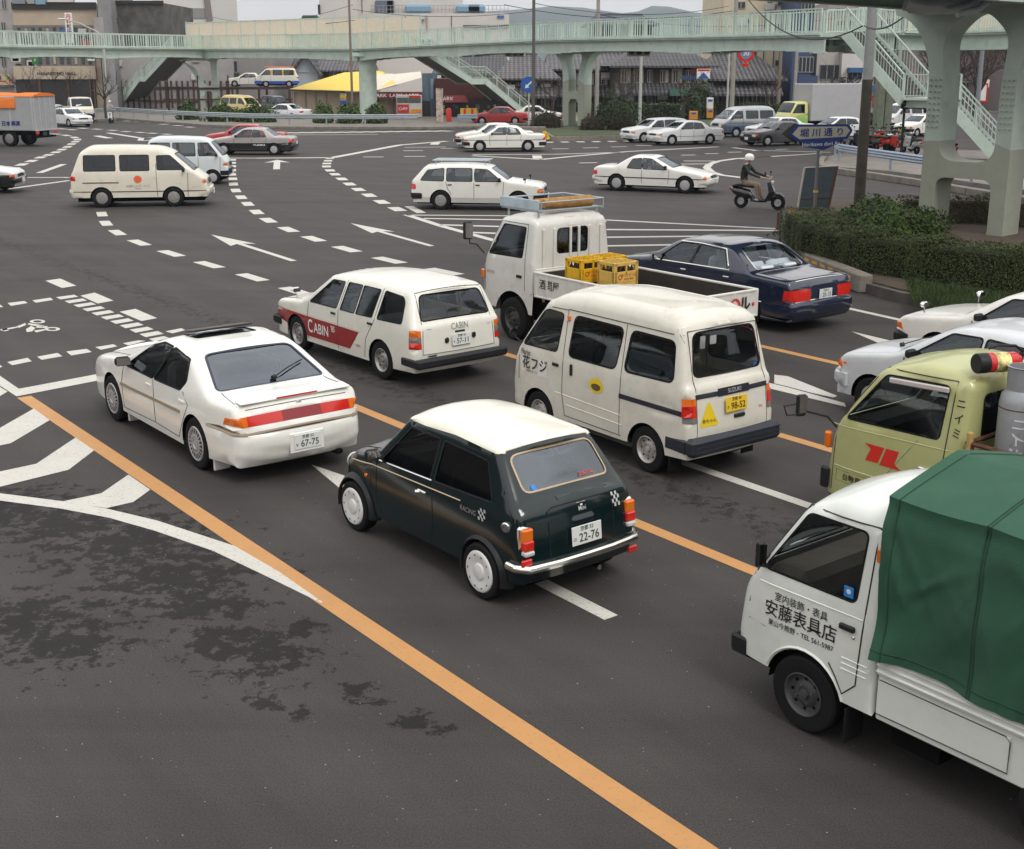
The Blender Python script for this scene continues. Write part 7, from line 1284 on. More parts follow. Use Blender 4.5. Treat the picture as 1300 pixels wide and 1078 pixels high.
def street():
    # planted island with the near portal pillar
    K = [G(1012, 338), G(1022, 346), G(1075, 366), G(1140, 384), G(1230, 402), G(1420, 440), G(1500, 330), G(1300, 268), G(1120, 262), G(1040, 262), G(1003, 276), G(996, 300), G(1003, 326)]
    K = [Vector(k) for k in K]; slab('island_kerb', K, 0, .20, mat('dark_kerb', (.085, .075, .065), .85, var=.3, vscale=3)); cen = sum(K, Vector((0, 0))) / len(K); slab('island_soil', [cen + (k - cen) * .965 for k in K], .2, .235, SOIL)
    A = [G(1024, 309, .2), G(1046, 328, .2), G(1100, 342, .2), G(1180, 354, .2), G(1300, 369, .2), G(1400, 384, .2)]
    hedge('hedge', 'long dense clipped olive hedge with a flat top edging the planted island', A, 1.25, .80, .2, HG, .042, 1350, seed=5)
    hedge('hedge', 'far strip of clipped hedge seen between the legs of the near pillar', [G(1150, 283, .2), G(1240, 284, .2), G(1330, 291, .2), G(1400, 297, .2)], .6, .75, .2, HG, .06, 300, seed=6, core=mat('dry_hedge', (.07, .05, .035), .9, var=.8, vscale=14))
    bush('round_shrub', 'glossy bright green shrub between the lamp pole and near pillar', (*G(1122, 296, .2), .2), (1.55, 1.3, .85), BG, .09, 5200, 3); bush('round_shrub', 'low dull green shrub in front of the sign board', (*G(1040, 300, .2), .2), (1.1, .7, .6), HG, .07, 1800, 8)
    grass('grass', [G(1160, 385, .24), G(1330, 418, .24), G(1330, 380, .24), G(1150, 358, .24)], 9000, .10, .235)
    # kerb-side concrete guard with orange marks
    a, b = Vector((*G(1022, 338), 0)), Vector((*G(1090, 366), 0)); d = (b - a).normalized(); n = Vector((d.y, -d.x, 0)); ang = math.atan2(d.y, d.x)
    t = thing('kerb_barrier', 'low concrete kerb wall with orange reflective marks beside the dark blue sedan', 'barrier', (a + n * .12)); B = MB(); L_ = (b - a).length + .6; B.box(d * L_ / 2 + Vector((0, 0, .19)), (L_, .3, .38), rz=ang, bev=.03); B.build('wall', CONC, t); B = MB(); [B.box(d * (k * .45 + .3) + n * .153 + Vector((0, 0, .27)), (.26, .006, .06), rz=ang) for k in range(int(L_ / .45))]; B.build('reflective_marks', mat('mark_orange', (.65, .33, .04), .4), t, 0)
    P = G(1003, 302); t = pole('delineator', 'short orange topped marker post at the hedge nose', (*P, 0), .75, .05, .05, PLA, 'marker post'); part(t, 'reflector', mat('mark_orange', (.65, .33, .04), .4), ((0, 0, .70), (.12, .12, .2), .04)); P = G(987, 292); pole('marker_post', 'thin brown marker post at the right end of the hatched road area', (*P, 0), .5, .04, .04, mat('rust_post', (.12, .05, .03), .8), 'marker post')
    # sign pole and board
    P = G(1033, 285); Y = P[1]; zt = AT(1033, 190, Y)[2]; t = pole('road_sign', 'arrow shaped blue and white road name sign with Japanese lettering', (P[0], P[1], 0), zt, .05, .045, mat('post_grey', (.20, .20, .20), .5, .4), 'sign')
    s = Y / FPX; zc = AT(1040, 171, Y)[2]; w = 75 * s; 
    def sg(px, py, off=0): v = AT(px, py, Y - .10 - off); return (v[0] - P[0], v[1] - P[1], v[2])
    hexo = [(1001, 171), (1011, 158), (1078, 157.5), (1082.5, 166), (1076, 176.5), (1013, 180.5)]; B = MB(); B.add([sg(*p) for p in hexo] + [sg(p[0], p[1], -.06) for p in hexo], [tuple(range(6)), tuple(range(6, 12))] + [(i, (i + 1) % 6, 6 + (i + 1) % 6, 6 + i) for i in range(6)]); SB = mat('sign_blue', (.012, .045, .22), .4); B.build('blue_panel', SB, t, 0)
    hexi = [(1006, 170.5), (1014, 161), (1075, 160.5), (1079, 166), (1073.5, 173.5), (1015, 177)]; MB().add([sg(p[0], p[1], .008) for p in hexi], [tuple(range(6))]).build('white_panel', mat('sign_white', (.50, .48, .40), .5), t, 0)
    dkb = [(992, 170), (1009, 156), (1013, 158), (1003, 171), (1013, 181), (1010, 183)]; MB().add([sg(p[0], p[1], -.1) for p in dkb] + [sg(p[0], p[1], -.25) for p in dkb], [tuple(range(6)), tuple(range(6, 12))] + [(i, (i + 1) % 6, 6 + (i + 1) % 6, 6 + i) for i in range(6)]).build('sign_back', mat('sign_back', (.05, .045, .04), .7), t, 0)
    low = [(1018, 180), (1067, 177), (1066, 182), (1046, 190.5), (1021, 187)]; MB().add([sg(*p) for p in low] + [sg(p[0], p[1], -.05) for p in low], [tuple(range(5)), tuple(range(5, 10))] + [(i, (i + 1) % 5, 5 + (i + 1) % 5, 5 + i) for i in range(5)]).build('lower_panel', SB, t, 0)
    c = sg(1044, 168.7, .02); textobj('堀 川 通 り', .25, face_T(c, (1, 0, .03)), BLK if False else SB, t, bold=.015, sx_=1.05); c = sg(1043, 183, .02); textobj('Horikawa dori Av.', .15, face_T(c, (1, 0, .05)), PWH, t, bold=.01)
    part(t, 'band', YELM, ((0, 0, .95), (.12, .12, .06), .0))
    # tilted board back
    B = MB(); bp = [(1011, 274), (1021.5, 213), (1063, 211), (1050, 272)]; v0 = G(1025, 276); Yb = v0[1]; o = Vector((v0[0], Yb, 0)); t = thing('sign_board', 'dark blue grey backed sign board standing tilted behind the hedge', 'sign board', o); Vv = [Vector(AT(*p, Yb)) - o for p in bp]; B.add(Vv + [v + Vector((0, .06, 0)) for v in Vv], [(0, 1, 2, 3), (4, 5, 6, 7), (0, 1, 5, 4), (1, 2, 6, 5), (2, 3, 7, 6), (3, 0, 4, 7)]); B.build('panel', mat('board_back', (.075, .10, .12), .6, var=.2), t, 0); F = MB(); F.tube([Vv[0], Vv[1]], .035, 6); F.tube([Vv[1], Vv[2]], .02, 6); F.build('edge_frame', mat('pale_frame', (.5, .48, .42), .5), t); F = MB(); F.tube([Vv[2], Vv[3]], .04, 6); F.tube([Vv[0].lerp(Vv[1], .35), Vv[3].lerp(Vv[2], .35)], .02, 5); F.build('brown_frame', mat('rust_post', (.12, .05, .03), .8), t)
    # lamp pole in front of the stairs
    P = G(1090, 268); t = pole('utility_pole', 'tall grey pole with a dark lower half in front of the footbridge stairs', (*P, 0), 8.5, .165, .14, mat('pole_grey', (.26, .28, .27), .7, var=.15), 'pole', (-.02, 0)); MB().tube([(-.0, 0, 0), (-.01, 0, 4.05)], [.172, .158], 16).build('dark_wrap', mat('pole_wrap', (.055, .045, .035), .9, var=.35, vscale=3), t)
    # right traffic island with guard rail and motorcycles
    K = [G(1040, 213), G(1046, 204), G(1062, 199), G(1110, 190), G(1300, 196), G(1600, 240), G(1500, 290), G(1300, 246), G(1200, 231), G(1130, 221.5), G(1070, 216.5), G(1050, 215.5)]; slab('pavement', K, 0, .14, PAVE)
    kerb_blocks('kerb', [Vector(k) for k in (G(1046, 205), G(1041, 211), G(1046, 217.5), G(1070, 222), G(1110, 227.5), G(1165, 236), G(1230, 247.5), G(1300, 259))], .3, .26, CONC, .9)
    guard_rail('curved blue grey guard rail on the kerb below the footbridge stairs', [G(1061, 192), G(1056, 200), G(1064, 209), G(1100, 216), G(1170, 228), G(1250, 240), G(1340, 254)], .14, .66)
    rnd = random.Random(2)
    for i, (px, py, col, lab) in enumerate(((1090, 192, (.25, .25, .26), 'silver moped just left of the black motorcycle behind the rail'), (1156, 196, (.02, .05, .04), 'dark green scooter behind the dark red one'), (1118, 190, (.50, .04, .03), 'red scooter in the second row behind the bright red one'), (1137, 190, (.04, .04, .05), 'black scooter in the second row behind the black one'), (1101, 194, (.03, .03, .035), 'black motorcycle with an orange tail lamp, leftmost of the row behind the guard rail'), (1112, 195, (.10, .10, .10), 'grey scooter, second in the row behind the guard rail'), (1124, 196, (.55, .03, .02), 'bright red scooter at the middle of the row behind the guard rail'), (1134, 196, (.02, .02, .022), 'black scooter between two red scooters'), (1146, 198, (.45, .03, .02), 'dark red scooter right of the black one'), (1163, 200, (.40, .46, .46), 'pale scooter by the left leg of the near pillar'), (1208, 207, (.06, .06, .06), 'dark scooter in shade under the stairs'))): moped(lab, (*G(px, py), .14), R(100 + rnd.uniform(-25, 25)), col, 'scooters parked behind the guard rail')
    P = G(1143, 205); t = pole('signal_post', 'thin dark post with a small box on top beside the near pillar', (*P, 0), 2.6, .06, .06, PLA, 'post'); part(t, 'box', PLA, ((0, 0, 2.7), (.35, .3, .45), .05))
    # far side pavement, planting and rail
    F_ = [G(60, 150.5), G(123, 154.5), G(150, 152.5), G(200, 156.5), G(260, 161), G(320, 163.5), G(400, 164), G(540, 164.5), G(620, 163), G(700, 157), G(860, 152), G(1000, 148)]
    F_ = [Vector(p) for p in F_]; slab('pavement', F_ + [Vector((60, 190)), Vector((-90, 190))], 0, .15, PAVE); kerb_blocks('kerb', F_[1:10], .25, .2, CONC, 1.2)
    guard_rail('long grey guard rail in front of the parked cars and the yellow roofed shop', [G(123, 152), G(150, 150.5), G(200, 154.5), G(260, 158), G(320, 160.5), G(400, 161.5), G(480, 162), G(530, 161.5)], .15, .66, mat('rail_pale', (.30, .34, .36), .5, .2, var=.15)); guard_rail('short piece of guard rail by the second shop and the red sedan', [G(582, 161), G(606, 160.5)], .15, .62)
    for i, (x0, x1, y) in enumerate(((225, 246, 155), (258, 300, 157.5), (300, 345, 158.5), (398, 418, 159.5), (428, 455, 160), (465, 488, 160))):
        a, b = G(x0, y), G(x1, y); c = ((a[0] + b[0]) / 2, (a[1] + b[1]) / 2 + 1.2, .15); bush('shrub', ('shrub by the leaning footbridge stairs', 'shrub right of the left bridge pillar', 'shrub in front of the cream yellow van', 'shrub right of the parked white sedan', 'shrub below the round bridge column, left', 'shrub below the round bridge column, right')[i], c, (abs(b[0] - a[0]) / 2 + .2, .9, 1.5), BG, .22, 900, i + 20, group='shrubs along the far guard rail')
    # median island with round hedge
    K = [G(655, 168), G(690, 173), G(700, 180), G(800, 178), G(862, 172), G(1000, 160), G(900, 157), G(760, 159), G(690, 164)]; K = [Vector(k) for k in K]; slab('island_kerb', K, 0, .3, CONC); cen = sum(K, Vector((0, 0))) / len(K); slab('island_turf', [cen + (k - cen) * .96 for k in K], .3, .33, mat('turf', (.055, .075, .03), .95, var=.3))
    bush('round_hedge', 'large round dark green clipped bush beside the middle bridge pillar', (*G(780, 165), .3), (1.65, 1.4, 2.15), DG, .14, 3000, 41); bush('round_hedge', 'low reddish brown hedge left of the large round bush', (*G(752, 171), .3), (.95, .8, 1.0), RG, .12, 1100, 42); bush('round_hedge', 'low reddish brown hedge in front of the large round bush', (*G(789, 171), .3), (1.05, .8, .95), RG, .12, 1300, 43); bush('round_hedge', 'dark hedge left of the middle bridge pillar', (*G(694, 168), .3), (1.15, .9, 1.25), RG, .12, 1300, 44)
    P = G(683, 179); t = thing('kerb_barrier', 'concrete block with a yellow and black hazard board at the median tip', 'barrier', (*P, 0)); part(t, 'block', CONC, ((-.6, .6, .42), (2.2, .5, .84), .04)); B = MB(); B.add([(.1, -.1, .1), (.8, .0, .1), (.45, -.05, .65), (.35, -.05, .65)], [(0, 1, 2, 3)]); B.build('hazard_board', mat('hazard_yellow', (.65, .42, .03), .5, var=.9, vscale=2.5), t, 0)
    # poles and masts
    MP = mat('mast_dark', (.11, .105, .10), .6, .3); CP = mat('concrete_pole', (.30, .28, .26), .8, var=.15)
    Pm = G(677, 168); pole('street_lamp', 'tall dark mast left of the middle bridge pillar', (*Pm, 0), 14, .13, .09, MP, 'lamp post'); P = G(673, 165); t = pole('road_sign', 'round blue keep left sign with a white arrow beside the tall mast', (P[0] - .1, P[1], 0), 3.4, .05, .05, mat('post_white', (.5, .5, .48), .5), 'sign'); c = AT(671, 107.5, P[1]); rel = (c[0] - P[0] + .1, -.08, c[2]); MB().lathe([(.56, 0), (.56, .03), (.001, .03)], Matrix.Translation(rel) @ Matrix.Rotation(math.pi / 2, 4, 'X') @ Matrix.Identity(4), 28).build('disc', mat('sign_blue2', (.02, .10, .38), .4), t); B = MB(); T = face_T((rel[0], rel[1] - .04, rel[2]), (1, 0, 0)) @ Matrix.Rotation(R(-135), 4, 'Z'); B.add([T @ Vector(v) for v in ((-.3, -.05, 0), (.1, -.05, 0), (.1, -.17, 0), (.36, 0, 0), (.1, .17, 0), (.1, .05, 0), (-.3, .05, 0))], [tuple(range(7))]); B.build('arrow', PWH, t, 0)
    for lab, px, py, ytop, r, m in (('concrete pole left of the round bridge column', 448, 155, -12, .11, mat('wood_pole', (.20, .16, .13), .9)), ('concrete pole rising past the middle bridge deck', 757, 158, -20, .17, CP), ('grey pole under the bridge deck behind the round bush', 812, 157, 62, .14, mat('pole_pale', (.42, .42, .40), .7)), ('concrete utility pole with a yellow base before the cream apartment block', 928, 158, -20, .19, CP), ('thin light pole next to the utility pole', 922, 160, 60, .09, mat('pole_pale', (.42, .42, .40), .7)), ('wooden pole behind the box truck', 987, 152, 64, .17, mat('wood_pole', (.20, .16, .13), .9)), ('second concrete pole behind the box truck', 1007, 150, 60, .17, CP), ('grey pole by the bare street tree on the left', 139, 152, 62, .12, mat('pole_pale', (.42, .42, .40), .7)), ('grey pole seen through the arch of the near pillar', 1237, 175, 52, .16, mat('pole_bluegrey', (.20, .22, .24), .7))):
        P = G(px, py); z = AT(px, ytop, P[1])[2]; pole('utility_pole', lab, (*P, 0), z, r, r * .8, m, 'pole', group='poles along the streets')
    P = G(922, 160); z = AT(922, 70, P[1])[2]; t = thing('road_sign', 'round red ringed no entry style sign hung over the far street', 'sign', (*AT(947, 68, P[1]),)); MB().lathe([(.62, 0), (.62, .03), (.42, .031)], Matrix.Rotation(math.pi / 2, 4, 'X'), 24).build('ring', RED, t); MB().lathe([(.42, .03), (.001, .031)], Matrix.Rotation(math.pi / 2, 4, 'X'), 24).build('centre', mat('sign_grey_blue', (.12, .20, .32), .5), t); textobj('30', .5, face_T((0, -.06, 0), (1, 0, 0)), PWH, t); part(t, 'plate_below', RED, ((0, 0, -.85), (.5, .03, .22))); B = MB(); B.tube([(.0, 0.1, .5), (-2.6, .1, .5), (-2.8, .1, .2)], .05, 6); B.build('arm', mat('pole_pale', (.42, .42, .40), .7), t)
    # traffic signals under the bridge
    def signal(lab, px, py, Y, n=3, rows=1, sz=.42, group='traffic signals hung on the footbridge'):
        p = AT(px, py, Y); t = thing('traffic_light', lab, 'traffic light', p, 0, group); B = MB(); B.box((0, 0, 0), (sz * n * 1.25, .25, sz * 1.35), bev=.08); B.build('housing', mat('signal_grey', (.42, .43, .42), .6), t); B = MB(); [B.lathe([(sz * .42, 0), (sz * .45, .28), (sz * .40, .28)], Matrix.Translation(((i - (n - 1) / 2) * sz * 1.2, -.12, 0)) @ Matrix.Rotation(math.pi / 2, 4, 'X'), 14) for i in range(n)]; B.build('hoods', PLA, t)
        for i, c in enumerate(((.30, .04, .03), (.14, .10, .02), (.30, .04, .03))[:n]): MB().lathe([(sz * .38, 0), (.001, .01)], Matrix.Translation(((i - (n - 1) / 2) * sz * 1.2, -.13, 0)) @ Matrix.Rotation(math.pi / 2, 4, 'X'), 12).build('lens', mat('lens%d' % i, c, .3), t)
        return t
    signal('three lens traffic light angled on the bridge rail above the shops', 538, 53, 109); signal('small second signal just below the angled traffic light', 545, 60, 109, 2, sz=.4); signal('traffic light on the bridge left of the tall mast, upper of two', 652, 59, 98); signal('traffic light on the bridge left of the tall mast, lower of two', 654, 67.5, 98); signal('dark signal back seen under the bridge behind the round bush', 811, 66, 84, 3, sz=.42)
    B = thing('road_sign', 'small white arrow plate beside the bridge traffic lights', 'sign', AT(640, 60, 98)); part(B, 'plate', PWH, ((0, 0, 0), (.7, .04, .5), .01)); textobj('←', .5, face_T((0, -.04, 0), (1, 0, 0)), BLK, B, bold=.03)
    # wires
    wires(['thick black cable sagging across the top right corner', 'overhead wire low over the left town roofs', 'overhead wire above the middle bridge pillar', 'overhead wire over the wooden houses', 'thin wire from the tall grey pole to the near pillar'], [(AT(940, -14, 50), AT(1095, 33, 39.5), 1.0), (AT(270, 22, 150), AT(450, 26, 108), .6), (AT(640, 6, 100), AT(930, 14, 105), .8), (AT(757, 18, 105), AT(1080, 20, 100), .9), (AT(1097, 33, 39.5), AT(1165, 4, 33), .3)], .025)
    wires(['wire crossing the sky left of the white apartment block', 'wire above the hills on the left of the dark mast', 'second wire crossing behind the concrete utility pole'], [(AT(448, 12, 110), AT(677, 14, 100), .5), (AT(677, 4, 90), AT(925, 8, 105), .7), (AT(448, 6, 110), AT(270, 30, 140), .7)], .02)
def moped(lab, loc, rz, col, group):
    t = thing('parked_scooter', lab, 'scooter', loc, rz, group); P = paint('moped_%d_%d' % (int(col[0] * 100), int(col[1] * 100)), col, .3, .03)
    for x in (0, 1.2): MB().lathe([(.1, -.05), (.22, -.045), (.25, 0), (.22, .045), (.1, .05)], Matrix.Translation((x, 0, .25)) @ Matrix.Rotation(math.pi / 2, 4, 'X'), 18).build('wheel', RUB, t)
    b = MB(); b.box((.02, 0, .52), (.7, .26, .28), bev=.1, ry=.1); b.box((.9, 0, .60), (.14, .36, .55), bev=.05, ry=-.25); b.box((.52, 0, .30), (.5, .26, .1), bev=.03); b.box((1.2, 0, .50), (.36, .14, .07), bev=.03); b.build('body', P, t); b = MB(); b.box((.05, 0, .73), (.62, .26, .1), bev=.04); b.tube([(1.18, .0, .3), (.86, 0, 1.0)], .03, 6); b.tube([(.8, .3, 1.0), (.86, 0, .98), (.8, -.3, 1.0)], .018, 6); b.build('seat_and_handlebar', PLA, t)
    b = MB(); b.box((.98, 0, .84), (.08, .18, .14), bev=.03); b.build('headlight', CLR, t); part(t, 'tail_lamp', RED, ((-.33, 0, .58), (.05, .14, .09), .01)); b = MB(); [b.tube([(.84, s_ * .22, 1.0), (.82, s_ * .26, 1.16)], .008, 4) for s_ in (1, -1)]; [b.box((.82, s_ * .27, 1.18), (.02, .10, .07)) for s_ in (1, -1)]; b.build('mirrors', PLA, t)
# ------------------------------------------------------------ town

WIN = mat('far_window', (.035, .045, .055), .15, coat=.5); WFR = mat('window_frame', (.30, .29, .27), .6); CURT = mat('curtain', (.38, .35, .30), .9, var=.2, vscale=3)
class Bld:
    def __init__(s, name, lab, x0, x1, Y, ytop, ybot, dep, m, cat='building', z0=0):      # front face from photo columns x0..x1, rows ytop..ybot at distance Y
        a = AT(x0, ytop, Y); b = AT(x1, ytop, Y); s.Y = Y; s.o = Vector((a[0], Y, 0)); s.w = b[0] - a[0]; s.h = a[2] if ybot is None else a[2]; s.zb = z0 if ybot is None else AT(x0, ybot, Y)[2]
        s.t = thing(name, lab, cat, s.o); s.dep = dep; B = MB(); B.box((s.w / 2, dep / 2, (s.zb + s.h) / 2), (s.w, dep, s.h - s.zb)); s.wall = B.build('wall', m, s.t, 0)
    def p(s, px, py, off=0): v = AT(px, py, s.Y); return Vector((v[0] - s.o.x, -off, v[2]))
    def rect(s, x0, y0, x1, y1, nm, m, th=.06, off=None):
        a, b = s.p(x0, y0), s.p(x1, y1); B = MB(); B.box(((a.x + b.x) / 2, -th / 2 if off is None else -off, (a.z + b.z) / 2), (b.x - a.x, th, a.z - b.z)); return B.build(nm, m, s.t, 0)
    def win(s, x0, y0, x1, y1, bars=1, nm='window', curtain=False):
        f = s.rect(x0, y0, x1, y1, nm, WFR, .10); a, b = s.p(x0, y0), s.p(x1, y1); w = b.x - a.x; h = a.z - b.z; n = max(1, bars + 1); B = MB()
        for i in range(n): B.box((a.x + w * (i + .5) / n, -.085, (a.z + b.z) / 2), (w / n - .08, .05, h - .12))
        B.build('pane', WIN if not curtain else CURT, f, 0); return f
    def clutter(s, x0, y0, x1, y1, n, seed=1):           # air conditioners, pipes, meter boxes, laundry poles
        rnd = random.Random(seed); AC = mat('aircon', (.50, .49, .46), .6, var=.1)
        for i in range(n):
            x = rnd.uniform(x0, x1); y = rnd.uniform(y0, y1); c = s.p(x, y); k = rnd.random()
            if k < .5: B = MB().box((c.x, -.35, c.z), (.85, .35, .6), bev=.03); B.box((c.x, -.2, c.z - .38), (.8, .4, .06)); B.build('air_conditioner', AC, s.t, 0)
            elif k < .75: MB().tube([(c.x, -.1, s.p(x, y0).z), (c.x, -.1, s.p(x, y1).z)], .06, 5).build('drain_pipe', mat('pipe_brown', (.16, .13, .11), .7), s.t, 0)
            else: MB().box((c.x, -.12, c.z), (rnd.uniform(.6, 1.8), .12, rnd.uniform(.3, .7))).build('sign_plate', mat('plate%d' % (i % 4), ((.5, .48, .4), (.35, .05, .04), (.05, .12, .3), (.5, .4, .1))[i % 4], .6), s.t, 0)
    def gable(s, yr, m, over=.5, nm='roof', ridge=None, hip=0, ypt=None):          # roof with its ridge parallel to the view plane
        zr = s.p(0, yr).z; B = MB(); w, d, h = s.w, s.dep, s.h; o = over; lo = h - .12; B.add([(-o, -o, lo), (w + o, -o, lo), (w + o - hip, d / 2, zr), (-o + hip, d / 2, zr), (-o, d + o, lo), (w + o, d + o, lo)], [(0, 1, 2, 3), (3, 2, 5, 4), (0, 3, 4), (1, 5, 2)]); B.add([(-o, -o, lo - .15), (w + o, -o, lo - .15), (w + o, d + o, lo - .15), (-o, d + o, lo - .15)], [(0, 1, 2, 3)]); B.box((w / 2, -o, lo - .07), (w + 2 * o, .1, .16)); B.build(nm, m, s.t, 0); B = MB(); B.box((w / 2, d / 2, zr + .08), (w + 2 * o - 2 * hip + .2, .35, .28)); B.build('ridge', m, s.t, 0)
def tile_mat(name, col, sc=1.0):
    m = bpy.data.materials.new(name); m.use_nodes = True; n = m.node_tree; p = n.nodes['Principled BSDF']; t = n.nodes.new('ShaderNodeTexCoord'); w = n.nodes.new('ShaderNodeTexWave'); w.wave_type = 'BANDS'; w.bands_direction = 'X'; w.inputs['Scale'].default_value = 1.15 / sc; w.inputs['Distortion'].default_value = .3; n.links.new(t.outputs['Object'], w.inputs[0]); w2 = n.nodes.new('ShaderNodeTexWave'); w2.bands_direction = 'Y'; w2.inputs['Scale'].default_value = .9 / sc; n.links.new(t.outputs['Object'], w2.inputs[0])
    a = n.nodes.new('ShaderNodeMath'); a.operation = 'MULTIPLY'; n.links.new(w.outputs[1], a.inputs[0]); n.links.new(w2.outputs[1], a.inputs[1]); no = n.nodes.new('ShaderNodeTexNoise'); no.inputs['Scale'].default_value = .8; no.inputs['Detail'].default_value = 5; n.links.new(t.outputs['Object'], no.inputs[0]); r = n.nodes.new('ShaderNodeMapRange'); r.inputs[3].default_value = .45; r.inputs[4].default_value = 1.5; n.links.new(w.outputs[1], r.inputs[0]); r2 = n.nodes.new('ShaderNodeMapRange'); r2.inputs[1].default_value = .3; r2.inputs[2].default_value = .7; r2.inputs[3].default_value = .75; r2.inputs[4].default_value = 1.25; n.links.new(no.outputs[0], r2.inputs[0]); k = n.nodes.new('ShaderNodeMath'); k.operation = 'MULTIPLY'; n.links.new(r.outputs[0], k.inputs[0]); n.links.new(r2.outputs[0], k.inputs[1]); v = n.nodes.new('ShaderNodeVectorMath'); v.operation = 'SCALE'; v.inputs[0].default_value = col; n.links.new(k.outputs[0], v.inputs['Scale']); n.links.new(v.outputs[0], p.inputs['Base Color']); p.inputs['Roughness'].default_value = .55
    b = n.nodes.new('ShaderNodeBump'); b.inputs['Distance'].default_value = .15; n.links.new(a.outputs[0], b.inputs['Height']); n.links.new(b.outputs[0], p.inputs['Normal']); return m
def town():
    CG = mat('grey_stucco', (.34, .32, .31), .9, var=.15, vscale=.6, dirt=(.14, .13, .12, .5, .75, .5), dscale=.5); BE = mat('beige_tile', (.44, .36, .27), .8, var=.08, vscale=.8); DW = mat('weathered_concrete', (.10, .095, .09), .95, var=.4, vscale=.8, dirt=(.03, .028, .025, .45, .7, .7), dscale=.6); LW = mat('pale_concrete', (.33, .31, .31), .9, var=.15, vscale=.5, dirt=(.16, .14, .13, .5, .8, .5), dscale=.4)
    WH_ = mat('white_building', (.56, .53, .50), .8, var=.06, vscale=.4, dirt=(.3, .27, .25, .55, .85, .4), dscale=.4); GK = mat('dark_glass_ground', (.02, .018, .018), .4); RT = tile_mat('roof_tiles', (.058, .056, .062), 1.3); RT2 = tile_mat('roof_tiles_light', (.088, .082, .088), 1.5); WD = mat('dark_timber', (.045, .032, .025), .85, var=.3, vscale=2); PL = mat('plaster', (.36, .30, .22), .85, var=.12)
    # far left block
    b = Bld('office_building', 'pale grey concrete building with a coloured sign at the far left edge', -60, 18, 142, -40, None, 10, CG)
    for x0 in (-30, 1.5):
        for y0, y1 in ((-8, 11), (28, 48), (70, 84)): b.win(x0, y0, x0 + 7.5, y1, 1)
    b.rect(-30, 94, 15, 108, 'sign_panel', mat('sign_tan', (.50, .42, .26), .6)); b.rect(-6, 96, 2, 101, 'sign_logo', mat('sign_navy', (.02, .03, .2), .5), off=.1); b.rect(9, 97, 12.5, 101, 'sign_logo', mat('sign_green', (.05, .35, .08), .5), off=.1); p = b.p(4, 104, .1); textobj('モード', .9, face_T(p, (1, 0, 0)), RED, b.t, bold=.02); b.rect(-60, 108, 18, 111, 'ledge', DW, .4)
    # beige hotel
    b = Bld('hotel', 'beige hall building with a dark open ground floor and black roof line', 15, 122, 136, 5, None, 14, BE)
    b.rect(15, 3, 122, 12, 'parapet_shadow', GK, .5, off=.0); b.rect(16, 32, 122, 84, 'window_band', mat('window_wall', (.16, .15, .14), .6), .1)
    for i in range(11):
        x = 22 + i * 9; 
        for y0, y1 in ((35, 46), (48, 60), (70, 82)): b.win(x, y0, x + 5.5, y1, 0, curtain=(i * 7 + y0) % 3 == 0)
    b.rect(19, 84, 124, 100.5, 'lower_band', BE, .5); b.rect(20, 101, 124, 150, 'ground_floor', GK, .15); [b.rect(x, 101, x + 2.4, 150, 'column', mat('brown_column', (.10, .06, .045), .7), .4) for x in (52, 88, 116, 121)]
    p = b.p(74, 93.5, .55); textobj('HANAZONO HALL', .42, face_T(p, (1, 0, 0)), BLK, b.t, bold=.02, sx_=1.15)
    b.rect(17, -6, 34, 5, 'roof_plant', mat('roof_plant', (.20, .22, .24), .7), .5); b.rect(36, -6, 46, 5, 'roof_plant', CG, .5); b.rect(47, -3, 60, 6, 'roof_tank', mat('tank_blue', (.18, .30, .40), .5), .6); b.rect(62, -6, 95, 3, 'roof_plant', WH_, .5)
    b.clutter(20, 36, 118, 82, 12, 3)
    # vertical signs in front of the hotel
    t = thing('banner_sign', 'tall white vertical sign with red and black lettering above the footbridge', 'sign', AT(88, 36, 131)); part(t, 'board', PWH, ((0, 0, 0), (.75, .12, 3.0), .03)); [textobj(c, .5, face_T((0, -.08, 1.15 - i * .5), (1, 0, 0)), RED if i < 2 else BLK, t, bold=.02) for i, c in enumerate('内科松田医院'[:6])]
    t = thing('green_sign', 'small green and yellow projecting sign under the footbridge at the left', 'sign', AT(44.5, 75, 130)); part(t, 'board', mat('sign_green2', (.01, .16, .07), .5), ((0, 0, 0), (.65, .12, 1.1), .02)); textobj('P', .45, face_T((0, -.08, -.15), (1, 0, 0)), YELM, t, bold=.03)
    t = thing('white_sign', 'white square projecting sign under the footbridge', 'sign', AT(115.5, 74, 131)); part(t, 'board', PWH, ((0, 0, 0), (.7, .12, .5), .02)); textobj('喫茶', .3, face_T((0, -.08, 0), (1, 0, 0)), BLK, t, bold=.02)
    t = thing('blue_sign', 'narrow blue vertical sign at the corner of the grey building', 'sign', AT(20, 76, 138)); part(t, 'board', mat('pale_blue_sign', (.16, .24, .42), .5), ((0, 0, 0), (.35, .1, 1.7), .02))
    t = thing('street_lamp', 'curved white street lamp arm left of the weathered wall', 'street lamp', AT(140, 150, 118)); z = AT(140, 40, 118)[2] - t.location.z; B = MB(); B.tube([(0, 0, 0), (0, 0, z - .6), (-.6, 0, z), (-2.2, 0, z + .75), (-3.6, 0, z + 1.1)], [.09, .07, .06, .05, .05], 8); B.build('pole', mat('pole_pale', (.42, .42, .40), .7), t); part(t, 'lamp_head', mat('lamp_white', (.6, .6, .6), .4), ((-3.7, 0, z + 1.1), (.7, .25, .15), .05))
    # stair tower + weathered wall + low grey building
    b = Bld('stair_tower', 'grey concrete stair tower between the beige hall and the black stained wall', 118, 135, 133, -60, None, 8, mat('tower_grey', (.24, .235, .24), .9, var=.25, vscale=.5)); b.rect(119, 22, 134, 60, 'pale_patch', LW, .05)
